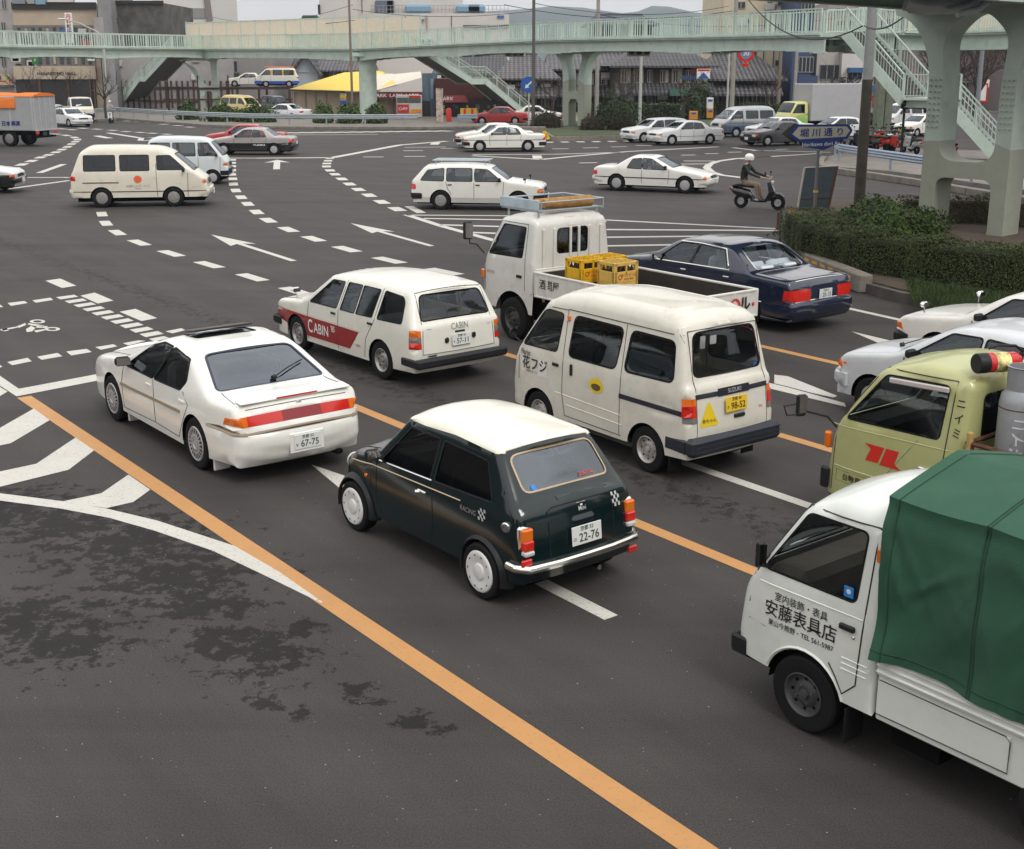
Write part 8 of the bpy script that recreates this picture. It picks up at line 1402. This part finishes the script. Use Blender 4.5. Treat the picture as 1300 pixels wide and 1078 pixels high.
    b = Bld('weathered_building', 'building with a black stained windowless upper wall', 134, 208, 135, 4, None, 12, DW); b.rect(134, 72, 300, 150, 'lower_wall', LW, .3); b.rect(134, 1, 208, 5, 'parapet', GK, .3)
    for x in (158, 184): b.win(x, 74, x + 14, 83, 2)
    b.clutter(150, 74, 258, 105, 8, 5); B = MB(); c = b.p(143, 27, .3); B.tube([c + Vector((.7 * math.cos(k * .393), 0, .35 * math.sin(k * .393))) for k in range(17)], .04, 5); B.tube([c, c + Vector((-1.2, 0, .1))], .04, 5); B.build('wall_bracket', PLA, b.t)
    B = MB(); [B.box((b.p(x, 130).x, -.4, 1.5), (.16, .16, 3), 0) for x in range(150, 300, 7)]; B.box((b.p(225, 111).x, -.4, b.p(225, 111).z), (13, .15, .15)); B.box((b.p(225, 128).x, -.4, b.p(225, 128).z), (13, .12, .12)); B.build('rusty_fence', mat('rusty_frame', (.07, .04, .035), .9, var=.4), b.t, 0)
    b = Bld('corrugated_building', 'grey corrugated metal clad building behind the left bridge pillar', 262, 344, 138, 60, None, 14, mat('corrugated', (.27, .255, .255), .7, var=.10, vscale=3, stretch=(6, 6, .15), dirt=(.20, .13, .08, .60, .8, .6), dscale=.5))
    b.win(283, 77, 302, 92, 3); b.rect(281, 92, 304, 94, 'sill', DW, .3); B = MB(); [B.box((b.p(x, 100).x, -.02, 4), (.05, .05, 8)) for x in range(264, 344, 3)]; B.build('corrugation', mat('corrugated', (.27, .255, .255)), b.t, 0)
    # white modern block behind
    b = Bld('apartment_block', 'bright white modern apartment block with a slanted right hand edge', 190, 268, 165, -50, None, 14, mat('bright_white', (.62, .60, .58), .6)); b.rect(200, 10.5, 262, 23, 'window_band', mat('band_grey', (.25, .24, .24), .6), .15); b.rect(200, 37, 262, 47, 'window_band', MATS['band_grey'], .15)
    for x in (206, 221, 244): b.win(x, 14, x + 12, 22, 1); b.win(x - 2, 39, x + 9, 46, 1)
    B = MB(); a = b.p(256, -30), b.p(262, -30), b.p(274, 50), b.p(266, 50); B.add([(v.x, -.4, v.z) for v in a] + [(v.x, 3, v.z) for v in a], [(0, 1, 2, 3), (4, 5, 6, 7), (0, 1, 5, 4), (1, 2, 6, 5), (2, 3, 7, 6), (3, 0, 4, 7)]); B.build('slanted_fin', mat('fin_grey', (.20, .17, .17), .7), b.t, 0)
    # central white block
    b = Bld('apartment_block', 'long off white block with railings and water tanks on its roof, behind the bridge', 448, 646, 180, 17, None, 20, WH_); B = MB(); [B.box((b.p(x, 0).x, 1, b.h + .55), (.06, .06, 1.1)) for x in range(470, 646, 5)]; B.box((b.p(558, 0).x, 1, b.h + 1.1), (b.p(646, 0).x - b.p(470, 0).x, .06, .06)); B.box((b.p(558, 0).x, 1, b.h + .6), (b.p(646, 0).x - b.p(470, 0).x, .05, .05)); B.build('roof_railing', WFR, b.t, 0)
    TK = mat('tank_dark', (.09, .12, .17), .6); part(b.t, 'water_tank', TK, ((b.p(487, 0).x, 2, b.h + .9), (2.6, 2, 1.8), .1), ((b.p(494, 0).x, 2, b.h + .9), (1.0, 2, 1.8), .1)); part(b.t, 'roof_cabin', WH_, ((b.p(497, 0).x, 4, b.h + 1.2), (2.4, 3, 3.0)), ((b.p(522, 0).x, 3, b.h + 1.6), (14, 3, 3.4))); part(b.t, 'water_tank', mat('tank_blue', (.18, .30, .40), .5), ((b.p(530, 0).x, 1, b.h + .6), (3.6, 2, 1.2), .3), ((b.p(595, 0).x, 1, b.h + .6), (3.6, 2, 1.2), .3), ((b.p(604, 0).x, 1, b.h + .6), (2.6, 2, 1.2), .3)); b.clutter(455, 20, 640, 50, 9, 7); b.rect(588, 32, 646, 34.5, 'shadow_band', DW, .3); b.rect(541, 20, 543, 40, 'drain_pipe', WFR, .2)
    b = Bld('apartment_block', 'taller off white block at the left end of the roof terrace building', 404, 452, 176, -20, None, 14, WH_); b.rect(404, 6, 407, 18, 'wall_sign', GK, .5); b.rect(385, 25, 412, 27, 'ledge', WH_, 2.5); part(b.t, 'roof_plants', DG, ((b.p(396, 23).x, -1.5, b.p(396, 23).z), (2.2, 1, .6), .2)); b2 = Bld('low_block', 'low off white block under the taller roof terrace building', 378, 452, 178, 27, None, 12, WH_)
    # houses with tiled roofs, centre left
    b = Bld('tiled_house', 'pale blue gabled house behind the parked orange topped van', 372, 404, 140, 92, None, 9, mat('pale_wall', (.36, .40, .44), .8, var=.1)); B = MB(); a = [b.p(370, 92), b.p(405, 92), b.p(388, 69)]; B.add([(v.x, -.1, v.z) for v in a] + [(v.x, 9, v.z) for v in a], [(0, 1, 2), (3, 4, 5), (0, 2, 5, 3), (1, 4, 5, 2)]); B.build('gable', MATS['pale_wall'], b.t, 0); B = MB(); a = [b.p(367, 95), b.p(388, 67), b.p(408, 95)]; [B.add([(p.x, -.8, p.z), (q.x, -.8, q.z), (q.x, 10, q.z), (p.x, 10, p.z), (p.x, -.8, p.z - .3), (q.x, -.8, q.z - .3), (q.x, 10, q.z - .3), (p.x, 10, p.z - .3)], [(0, 1, 2, 3), (4, 5, 6, 7), (0, 1, 5, 4), (3, 2, 6, 7), (0, 3, 7, 4), (1, 2, 6, 5)]) for p, q in zip(a, a[1:])]; B.build('roof', RT, b.t, 0)
    b = Bld('tiled_house', 'dark timber house with a grey tiled roof left of the round bridge column', 404, 462, 142, 88, None, 9, WD); b.gable(70, RT2, .6); b.win(418, 92, 430, 104, 1)
    b = Bld('tiled_house', 'low dark roofed house behind the corrugated building', 343, 372, 150, 84, None, 8, WD); b.gable(70, RT, .5)
    # yellow roofed shop
    b = Bld('roadside_shop', 'low shop with a sloping yellow and white corrugated roof', 371, 470, 118, 114, None, 9, mat('shutter_beige', (.42, .35, .27), .8, var=.1, vscale=2, stretch=(3, 3, .3)), 'shop'); YR = mat('yellow_sheet', (.80, .56, .05), .5, var=.05); WR = mat('white_sheet', (.66, .62, .52), .6, var=.08)
    B = MB(); a = b.p(369, 113), b.p(474, 116), b.p(462, 92), b.p(424, 93); B.add([(a[0].x, -.8, a[0].z), (a[1].x, -.8, a[1].z), (a[2].x, 7, AT(462, 90, 125)[2]), (a[3].x, 7, AT(424, 92, 125)[2])], [(0, 1, 2, 3)]); B.add([(b.p(474, 116).x, -.8, b.p(474, 116).z), (b.p(462, 92).x, 7, AT(462, 90, 125)[2]), (AT(486, 90, 125)[0] - b.o.x, 7, AT(486, 91, 125)[2]), (b.p(506, 108).x, -.8, b.p(506, 108).z)], [(0, 1, 2, 3)]); B.build('yellow_roof', YR, b.t, 0)
    B = MB(); B.add([(b.p(440, 118.3).x, -1.0, b.p(440, 116.6).z), (b.p(478, 118).x, -1.0, b.p(478, 116.5).z), (AT(500, 96, 124)[0] - b.o.x, 6, AT(500, 95, 124)[2] + .1), (AT(468, 96, 124)[0] - b.o.x, 6, AT(468, 95, 124)[2] + .1)], [(0, 1, 2, 3)]); B.add([(b.p(474, 115).x, -1, b.p(474, 116).z), (b.p(536, 98).x, -1, b.p(536, 98.5).z), (b.p(530, 93).x, 4, b.p(530, 91).z), (b.p(480, 99).x, 4, b.p(480, 96).z)], [(0, 1, 2, 3)]); B.build('white_roof', WR, b.t, 0); B = MB(); B.tube([(b.p(369, 114).x, -.85, b.p(369, 114).z), (b.p(474, 117).x, -.85, b.p(474, 117).z)], .08, 6); B.build('gutter', DW, b.t); [b.rect(x, 116, x + 1.2, 150, 'wall_post', WD, .1) for x in (374, 388, 401, 414, 436, 449)]
    t = thing('flag_sign', 'blue and yellow striped flag on the yellow roofed shop wall', 'sign', AT(436, 130, 117)); part(t, 'cloth', mat('flag_cloth', (.30, .30, .30), .8, var=.9, vscale=4), ((0, 0, 0), (.6, .05, 1.6), .01)); [part(t, 'stripe', m_, ((0, -.04, z), (.55, .02, .3), .0)) for z, m_ in ((.5, YELM), (0, mat('van_blue', (.03, .10, .40), .4, .03)), (-.5, YELM))]
    # cafe kiosk and vending machines
    MA = mat('maroon_awning', (.17, .02, .03), .8, var=.1); b = Bld('kiosk', 'kiosk with a maroon awning lettered in white beside the round bridge column', 472, 536, 113, 118, None, 5, mat('kiosk_beige', (.40, .33, .26), .8, var=.15), 'shop'); b.rect(474, 116.5, 536, 125, 'awning', MA, 1.4, off=.9)
    for px in (485, 505, 525): p = b.p(px, 121, 1.65); textobj('LARK', .40, face_T(p, (1, 0, 0)), PWH, b.t, bold=.03, sx_=1.2)
    [textobj('◆', .3, face_T(b.p(px, 121, 1.65), (1, 0, 0)), mat('awning_light', (.4, .05, .06), .7), b.t) for px in (495, 515)]; b.rect(498, 124.5, 520, 128, 'name_board', WR, .2, off=.6); b.rect(520, 124.5, 533, 128, 'name_board', MA, .2, off=.6); textobj('たばこ', .4, face_T(b.p(508, 126.2, .75), (1, 0, 0)), BLK, b.t); b.rect(472, 126, 482, 152, 'doorway', GK, .1)
    b.rect(536, 93, 556, 152, 'tarp_wall', mat('blue_grey_sheet', (.10, .15, .20), .6, var=.3, vscale=1.5, stretch=(3, 3, .3)), .3); b.rect(534, 128, 547, 152, 'dark_opening', GK, .5); b.rect(547, 100, 551, 125, 'pale_sheet', mat('pale_sheet', (.22, .32, .40), .6), .4); b.rect(484, 128, 499, 152, 'shutter', PL, .12)
    VR = mat('vending_red', (.60, .03, .03), .4); VW = mat('vending_white', (.62, .60, .56), .5)
    for lab, px, m_, txt in (('white and red vending machine, left of the two under the maroon awning', 505, VW, 'Coke'), ('vending machine with red and orange waves, right of the two under the awning', 521, VW, '')):
        v = G(px, 154.5); t = thing('vending_machine', lab, 'vending machine', (v[0], 110.8, .15), 0, 'vending machines under the awning'); part(t, 'cabinet', m_, ((0, .4, .95), (1.15, .75, 1.9), .04)); part(t, 'display', mat('vend_display', (.10, .12, .12), .3, var=.8, vscale=7), ((0, .01, 1.45), (1.0, .04, .45), .01))
        part(t, 'front_panel', VR, ((0, .0, .72 if txt else 1.75), (1.0, .05, .75 if txt else .22), .01)); txt and textobj('Coke', .36, face_T((0, -.04, .75), (1, 0, .12)), PWH, t, bold=.02); not txt and part(t, 'wave', mat('wave_orange', (.75, .30, .03), .5), ((.1, -.0, .55), (.9, .05, .3), .01), ((-.2, -.01, .35), (.5, .05, .2), .01))
    # second shop below stairs
    b = Bld('corner_shop', 'dark corner shop with a maroon awning under the footbridge stairs', 552, 640, 112, 100, None, 8, mat('shop_dark_red', (.07, .018, .016), .8, var=.3), 'shop'); B = MB(); a = b.p(564, 121), b.p(566, 129.5), b.p(596, 129.5), b.p(590, 121); B.add([(a[0].x, -.1, a[0].z), (a[1].x, -1.4, a[1].z), (a[2].x, -1.4, a[2].z), (a[3].x, -.1, a[3].z)], [(0, 1, 2, 3)]); B.build('awning', MA, b.t, 0); b.rect(556, 128, 640, 154, 'shop_front', GK, .1)
    textobj('LARK', .5, face_T(b.p(568, 125.5, 1.0), (1, 0, 0)), PWH, b.t, bold=.02); rnd = random.Random(9); cols = [(.5, .05, .04), (.6, .45, .05), (.05, .25, .12), (.5, .48, .44), (.06, .12, .35), (.4, .2, .1)]
    for i in range(26):
        x = rnd.uniform(560, 636); y = rnd.uniform(132, 150); m_ = mat('goods%d' % (i % 6), cols[i % 6], .6); b.rect(x, y, x + rnd.uniform(1.5, 5), y + rnd.uniform(1.5, 4), 'shop_goods', m_, .2, off=.3)
    t = thing('banner_sign', 'tall pale poster stand by the dark corner shop entrance', 'sign', (*G(558.5, 159)[:2], .15)); part(t, 'board', mat('poster', (.42, .33, .28), .7, var=.8, vscale=2.5), ((0, 0, 1.35), (.55, .12, 2.6), .02)); t = thing('post_box', 'small red cylinder stand in front of the corner shop', 'stand', (*G(570, 157), .15)); MB().lathe([(.001, 0), (.22, 0), (.22, .9), (.16, 1.05), (.001, 1.08)], Matrix(), 16).build('body', VR, t)
    t = thing('road_cone_sign', 'yellow and red striped stand beside the red sedan', 'stand', (*G(595, 158), .15)); part(t, 'panel', YELM, ((0, 0, .8), (1.3, .1, .6), .02)); part(t, 'stripe', VR, ((-.3, -.06, .8), (.2, .02, .55)), ((.3, -.06, .8), (.2, .02, .55)))
    # machiya row
    def mach(lab, x0, x1, Y, ye, yr, ym, m=RT, over=.9, seed=0, hp=0):
        b = Bld('wooden_house', lab, x0, x1, Y, ye, None, 11, WD); b.gable(yr, m, over, hip=hp); rnd = random.Random(seed); zm = b.p(0, ym).z; B = MB(); B.add([(-.4, -1.7, zm - .55), (b.w + .4, -1.7, zm - .55), (b.w + .4, 0, zm + .35), (-.4, 0, zm + .35), (-.4, -1.7, zm - .75), (b.w + .4, -1.7, zm - .75)], [(0, 1, 2, 3), (0, 1, 5, 4)]); B.build('lower_roof', m, b.t, 0)
        n = max(2, int((x1 - x0) / 16))
        for i in range(n):
            a = x0 + (x1 - x0) * (i + .12) / n; c = x0 + (x1 - x0) * (i + .88) / n; b.rect(a, ye + 5, c, ym - 4, 'plaster_panel' if rnd.random() < .4 else 'upper_wall', PL if rnd.random() < .45 else WD, .08); b.win(a + 1.5, ye + 7, (a + c) / 2 + 1, ym - 5, 1); rnd.random() < .7 and b.win((a + c) / 2 + 2, ye + 7, c - 1, ym - 5, 1, curtain=True)
            b.rect(a, ym + 6, c, 148, 'shop_front', GK, .05); b.win(a + 1, ym + 9, c - 1, ym + 22, 3)
        b.clutter(x0 + 3, ye + 6, x1 - 3, 140, 5, seed + 60); [b.rect(x0 + (x1 - x0) * i / (3 * n), ym + 5, x0 + (x1 - x0) * i / (3 * n) + .9, 150, 'timber_post', WD, .12) for i in range(3 * n + 1)]; return b
    mach('wooden townhouse with the wide tiled roof behind the right hand stairs', 560, 640, 124, 92, 63, 106, seed=1, hp=1.0); mach('wooden townhouse behind the blue keep left sign', 636, 700, 119, 98, 68, 114, RT2, seed=2, hp=2.2); mach('wooden townhouse seen through the middle bridge pillar', 704, 792, 124, 86, 66, 113, RT2, seed=3, hp=.3)
    b = mach('wooden townhouse with pale plaster panels and a green shop awning', 786, 900, 113, 82, 56, 110, RT, seed=4, hp=3.2); b.rect(847, 113, 882, 121, 'green_awning', mat('green_awning', (.05, .14, .10), .7), .8, off=1.9)
    mach('wooden townhouse left of the cream apartment block', 903, 985, 117, 99, 68, 111, RT2, seed=5, hp=1.8)
    t = thing('shop_sign', 'white shop sign with a red top and a blue mountain shape', 'sign', AT(893, 94, 110.5)); part(t, 'board', PWH, ((0, 0, 0), (1.15, .15, .85), .03)); B = MB(); B.add([(-.5, -.1, -.38), (.5, -.1, -.38), (0, -.1, .15)], [(0, 1, 2)]); B.build('blue_shape', mat('sign_blue2', (.02, .10, .38), .4), t, 0); part(t, 'red_band', RED, ((0, -.085, .32), (1.05, .02, .16)))
    for lab, px, y0, y1, cols_ in (('white post box sign with a blue mark by the far pavement', 901, 124, 138, PWH), ('orange roadside stand by the far pavement', 901, 138, 150, mat('stand_orange', (.60, .25, .03), .6)), ('orange box stand beside the two dark parked cars', 880, 141, 152, mat('stand_orange', (.60, .25, .03), .6))):
        a = AT(px, y1, 101); t = thing('street_stand', lab, 'stand', a); h = AT(px, y0, 101)[2] - a[2]; part(t, 'panel', cols_, ((0, 0, h / 2), (.5 if px > 890 else .65, .35, h), .03)); part(t, 'cap', mat('sign_blue2', (.02, .10, .38), .4), ((0, -.19, h * .75), (.35, .02, h * .2)))
    b = Bld('temple_hall', 'distant temple roof rising above the footbridge', 752, 828, 210, 30, None, 14, WD); b.gable(17, tile_mat('temple_tiles', (.08, .10, .14), .7), 1.2, hip=2.2)
    # right side apartments and shops
    CR = mat('cream_apartment', (.56, .49, .36), .85, var=.06, vscale=.5); b = Bld('apartment_block', 'cream apartment block with small windows rising at the right', 922, 1012, 124, -60, None, 14, CR)
    for x0, y0, x1, y1 in ((935, 2, 946, 11), (974, 2, 980, 9), (987, 0, 1003, 8), (947, 24, 955, 30), (984, 76, 1000, 84), (984, 30, 1000, 38)): b.win(x0, y0, x1, y1, 1)
    b.clutter(930, 5, 1005, 100, 7, 9)
    BB = mat('navy_tile', (.035, .06, .13), .6, var=.1); b = Bld('shop_house', 'narrow navy tiled shop house with a yellow sign band', 1013, 1038, 118, -60, None, 10, BB, 'shop'); b.win(1018, -6, 1034, 16, 3); b.win(1014, 72, 1032, 92, 3); b.rect(1010, 106, 1048, 113.5, 'yellow_band', mat('shop_yellow', (.75, .50, .03), .5), .5); b.rect(1012, 96, 1037, 106, 'navy_band', BB, .3)
    b = Bld('shop_house', 'pale shop building with a dark upper window right of the navy one', 1038, 1070, 120, 60, None, 10, mat('pale_shop', (.44, .41, .38), .8, var=.08), 'shop'); b.win(1041, 82, 1067, 101, 2); b.rect(1038, 113, 1070, 150, 'shop_front', GK, .1); b = Bld('shop_house', 'shop building with bright blue awnings seen behind the grey pole', 1070, 1112, 119, 60, None, 10, WH_, 'shop'); AW = mat('blue_awning', (.03, .10, .24), .6, var=.1); b.rect(1075, 86, 1096, 92, 'awning', AW, 1.0, off=.6); b.rect(1070, 108, 1110, 116, 'awning', AW, 1.4, off=.9); b.win(1076, 92, 1094, 100, 2); textobj('喫茶店グリル', .75, face_T(b.p(1084, 103, .15), (1, 0, 0)), BLK, b.t, bold=.02)
    for i in range(14): x = 1070 + i * 3; m_ = mat('goods%d' % (i % 6), cols[i % 6], .6); b.rect(x, 118 + (i * 5) % 14, x + 2.2, 124 + (i * 5) % 14, 'shop_goods', m_, .2, off=.3)
    b = Bld('apartment_block', 'pinkish grey block behind the top of the footbridge stairs', 1052, 1160, 150, 3, None, 14, mat('mauve_wall', (.30, .25, .24), .85, var=.12)); [b.win(x, y, x + 10, y + 7, 1) for x in range(1062, 1150, 16) for y in (10, 26, 60)]
    b = Bld('apartment_block', 'brown office block seen through the arch of the near pillar', 1160, 1300, 140, 20, None, 14, mat('brown_wall', (.20, .16, .16), .85, var=.2)); [b.win(x, y, x + 12, y + 8, 1, curtain=(x + y) % 3 == 0) for x in range(1166, 1296, 18) for y in (62, 84, 104)]
    b = Bld('apartment_block', 'dull block behind the stairs at the right edge of the picture', 1300, 1420, 130, 20, None, 14, mat('brown_wall', (.20, .16, .16))); b.rect(1310, 40, 1400, 60, 'window_band', WIN, .1)
    t = thing('shop_sign', 'red framed white sign seen through the arch of the near pillar', 'sign', AT(1246, 118, 100)); part(t, 'board', PWH, ((0, 0, 0), (.7, .12, 1.2), .02)); part(t, 'frame', RED, ((0, .02, 0), (.95, .1, 1.5), .02)); t = thing('white_sign', 'white square sign above the red framed one', 'sign', AT(1247, 106, 101)); part(t, 'board', PWH, ((0, 0, 0), (1.1, .1, .6), .02))
    # raised parking frame in the yard
    t = thing('parking_frame', 'rusty steel two level parking frame carrying the orange topped van', 'steel frame', (-34, 125.6, 0)); B = MB(); [B.box((x, y, 1.25), (.2, .2, 2.5)) for x in (0, 3, 6, 9, 12, 15) for y in (0, 4)]; [B.box((7.5, y, 2.35), (16, .25, .2)) for y in (0, 2, 4)]; B.box((7.5, 0, 1.3), (16, .12, .12)); [B.box((x, 0, 3.0), (.12, .12, 1.2)) for x in (0, 3, 6)]; B.build('beams', mat('rusty_frame', (.07, .04, .035), .9, var=.4), t, 0)
    far_car('sedan', 'white car on the upper level of the parking frame', (-24.8, 131.2, 180), paint('car_white', (.76, .75, .70), .3, .05))[0].location.z = 2.45
    # trees
    tr = [('bare street tree at the left in front of the beige hall', (34, 150), 118, 62, 1.6, 11), ('bare street tree in front of the dark ground floor of the beige hall', (83, 152), 112, 66, 2.0, 12), ('bare street tree beside the leaning footbridge stairs', (134, 152), 108, 62, 1.7, 13), ('bare tree in front of the wooden houses, left of the middle pillar', (703, 150), 108, 72, 1.8, 14), ('bare tree right of the round bush under the bridge', (793, 150), 104, 68, 1.6, 15), ('bare tree with thick branches before the plaster panelled house', (868, 152), 104, 74, 2.0, 16), ('bare street tree left of the wooden pole', (974, 152), 104, 66, 2.0, 17), ('bare tree before the pale shop building', (1050, 150), 106, 70, 1.6, 18)]
    for lab, (px, py), Y, ytop, sp, sd in tr: p = AT(px, 140, Y); z = AT(px, ytop, Y)[2]; bare_tree(lab, (p[0], Y, .1), z * .92, sp * .5, sd, n=6, depth=4, group='bare street trees')
    for lab, px, Y, h, sd in (('large bare tree seen through the arch of the near pillar', 1243, 88, 8.5, 31), ('bare tree behind the right edge of the near pillar', 1300, 90, 9, 32), ('bare tree left of the near pillar arch', 1205, 95, 8, 33)): p = AT(px, 100, Y); bare_tree(lab, (p[0], Y, .1), h, .9, sd, n=9, depth=5, group='large bare trees at the right', twig=1.15)
    hedge('hedge', 'low dark hedge in front of the wooden townhouses', [AT(745, 140, 106)[:2], AT(860, 140, 106)[:2]], 1.0, 1.3, .15, DG, .2, 40); hedge('hedge', 'low dark hedge behind the silver grey minivan', [AT(945, 140, 104)[:2], AT(990, 140, 104)[:2]], 1.0, 1.4, .15, DG, .2, 40); hedge('hedge', 'green hedge strip behind the white cars at the right', [AT(1040, 150, 96)[:2], AT(1110, 150, 96)[:2]], 1.5, .9, .15, BG, .2, 40)
    bush('evergreen_bush', 'tall dark evergreen bush beside the plaster panelled house', (*AT(888, 140, 108)[:2], .1), (1.5, 1.2, 3.2), DG, .25, 900, 50); bush('evergreen_bush', 'dark evergreen bush at the right of the same house', (*AT(878, 140, 107)[:2], .1), (1.1, 1.0, 2.4), DG, .25, 700, 51)
    # low far town and hills
    hm = mat('hill_wood', (.020, .032, .022), 1, var=.3, vscale=.01)
    def hill(name, prof, Y, dep):
        B = MB(); n = len(prof); vs = []
        for j, (f, dy) in enumerate(((0, 0), (.45, dep * .25), (.85, dep * .6), (1, dep), (.5, dep * 1.8), (0, dep * 2.5))):
            for px, py in prof: v = AT(px, py, Y + dep); vs.append((v[0], Y + dy, max(-5, v[2] * f + math.sin(px * .3 + j * 2) * v[2] * .03 * (0 < j < 4))))
        B.add(vs, [(j * n + i, j * n + i + 1, (j + 1) * n + i + 1, (j + 1) * n + i) for j in range(5) for i in range(n - 1)]); tag(B.build(name, hm, None, 60), kind='structure')
    hill('hills', [(-400, 60), (150, 34), (262, 21), (280, 22), (300, 28), (330, 29), (345, 28), (372, 24), (400, 22), (450, 16), (520, 14), (580, 14), (640, 13), (670, 10.5), (700, 9.5), (740, 12), (790, 15), (810, 13), (828, 7.5), (850, 8), (880, 15), (920, 19), (980, 22), (1050, 28), (1150, 30), (1300, 24), (1700, 30)], 2500, 450)
def pedestrian():
    A = G(141, 156.5); t = thing('person', 'person in dark clothes and a pale cap standing astride a white moped', 'person', (A[0], A[1] + .1, 0), R(-80))
    J = [(0, 0, .92, .13), (0, 0, 1.15, .13), (0, 0, 1.38, .15), (0, 0, 1.50, .055), (.02, 0, 1.64, .085), (0, .19, 1.38, .06), (.18, .24, 1.16, .05), (.38, .22, 1.08, .035), (0, -.19, 1.38, .06), (.18, -.24, 1.16, .05), (.38, -.22, 1.08, .035), (0, .10, .86, .10), (.03, .14, .48, .07), (0, .16, .10, .045), (0, -.10, .86, .10), (.03, -.14, .48, .07), (0, -.16, .10, .045)]
    E_ = [(0, 1), (1, 2), (2, 3), (3, 4), (2, 5), (5, 6), (6, 7), (2, 8), (8, 9), (9, 10), (0, 11), (11, 12), (12, 13), (0, 14), (14, 15), (15, 16)]
    skin_body(t, J, E_, [mat('dark_trousers', (.02, .02, .025), .85), mat('grey_jacket', (.25, .25, .26), .8), mat('skin', (.52, .30, .20), .6, var=.1)], lambda p: 2 if p.z > 1.46 or (p.x > .3 and p.z > .95) else 1 if p.z > .9 else 0); hands_shoes(t, [(.40, .22, 1.08), (.40, -.22, 1.08)], [(0, .16, .07), (0, -.16, .07)])
    MB().lathe([(.10, -.01), (.108, .04), (.09, .10), (.04, .13), (.001, .135)], Matrix.Translation((.01, 0, 1.68)), 14).build('cap', PWH, t)
    m = moped('white moped held by the person at the far left crossing', (A[0] - .05, A[1] + .45, 0), R(-80), (.62, .62, .60), None)
def haze():
    b = MB().box((0, 1880, 150), (7000, 3860, 312)).build('haze', [], None, 0); m = bpy.data.materials.new('haze'); m.use_nodes = True; n = m.node_tree; n.nodes.remove(n.nodes['Principled BSDF']); v = n.nodes.new('ShaderNodeVolumePrincipled'); v.inputs['Color'].default_value = (.78, .89, 1, 1); v.inputs['Density'].default_value = .00022; n.links.new(v.outputs[0], n.nodes['Material Output'].inputs['Volume']); b.data.materials.append(m); tag(b, 'thin pale haze over the town', 'haze', kind='stuff')
def surroundings():                                         # unseen blocks added round the viewer to darken reflections and block low sky light
    m = mat('block_wall', (.16, .145, .13), .8, var=.3, vscale=.15); g = mat('block_window', (.03, .035, .04), .2)
    for i, (x, y, w, d, h) in enumerate(((-62, -12, 16, 26, 17), (-60, 22, 14, 24, 12), (-58, 52, 14, 22, 15), (-30, -42, 26, 16, 20), (4, -44, 24, 16, 14), (38, -40, 24, 16, 19), (52, -6, 14, 24, 16), (54, 24, 14, 22, 22))):
        t = thing('office_building', 'unseen street block number %s added round the viewer for reflections, outside the picture' % ('one', 'two', 'three', 'four', 'five', 'six', 'seven', 'eight')[i], 'building', (x, y, 0)); B = MB().box((0, 0, h / 2), (w, d, h)); B.build('wall', m, t, 0); B = MB(); [B.box((0, 0, z), (w + .1, d + .1, 1.3)) for z in np.arange(2.2, h - 1, 3.1)]; B.build('window_band', g, t, 0)
road(); street(); bridges(); town()
for f in [sports_sedan, mini, kei_van, service_wagon, blue_sedan, crate_truck, canopy_truck, gas_truck]: f()
far_traffic(); scooter_rider(); pedestrian(); haze(); surroundings()
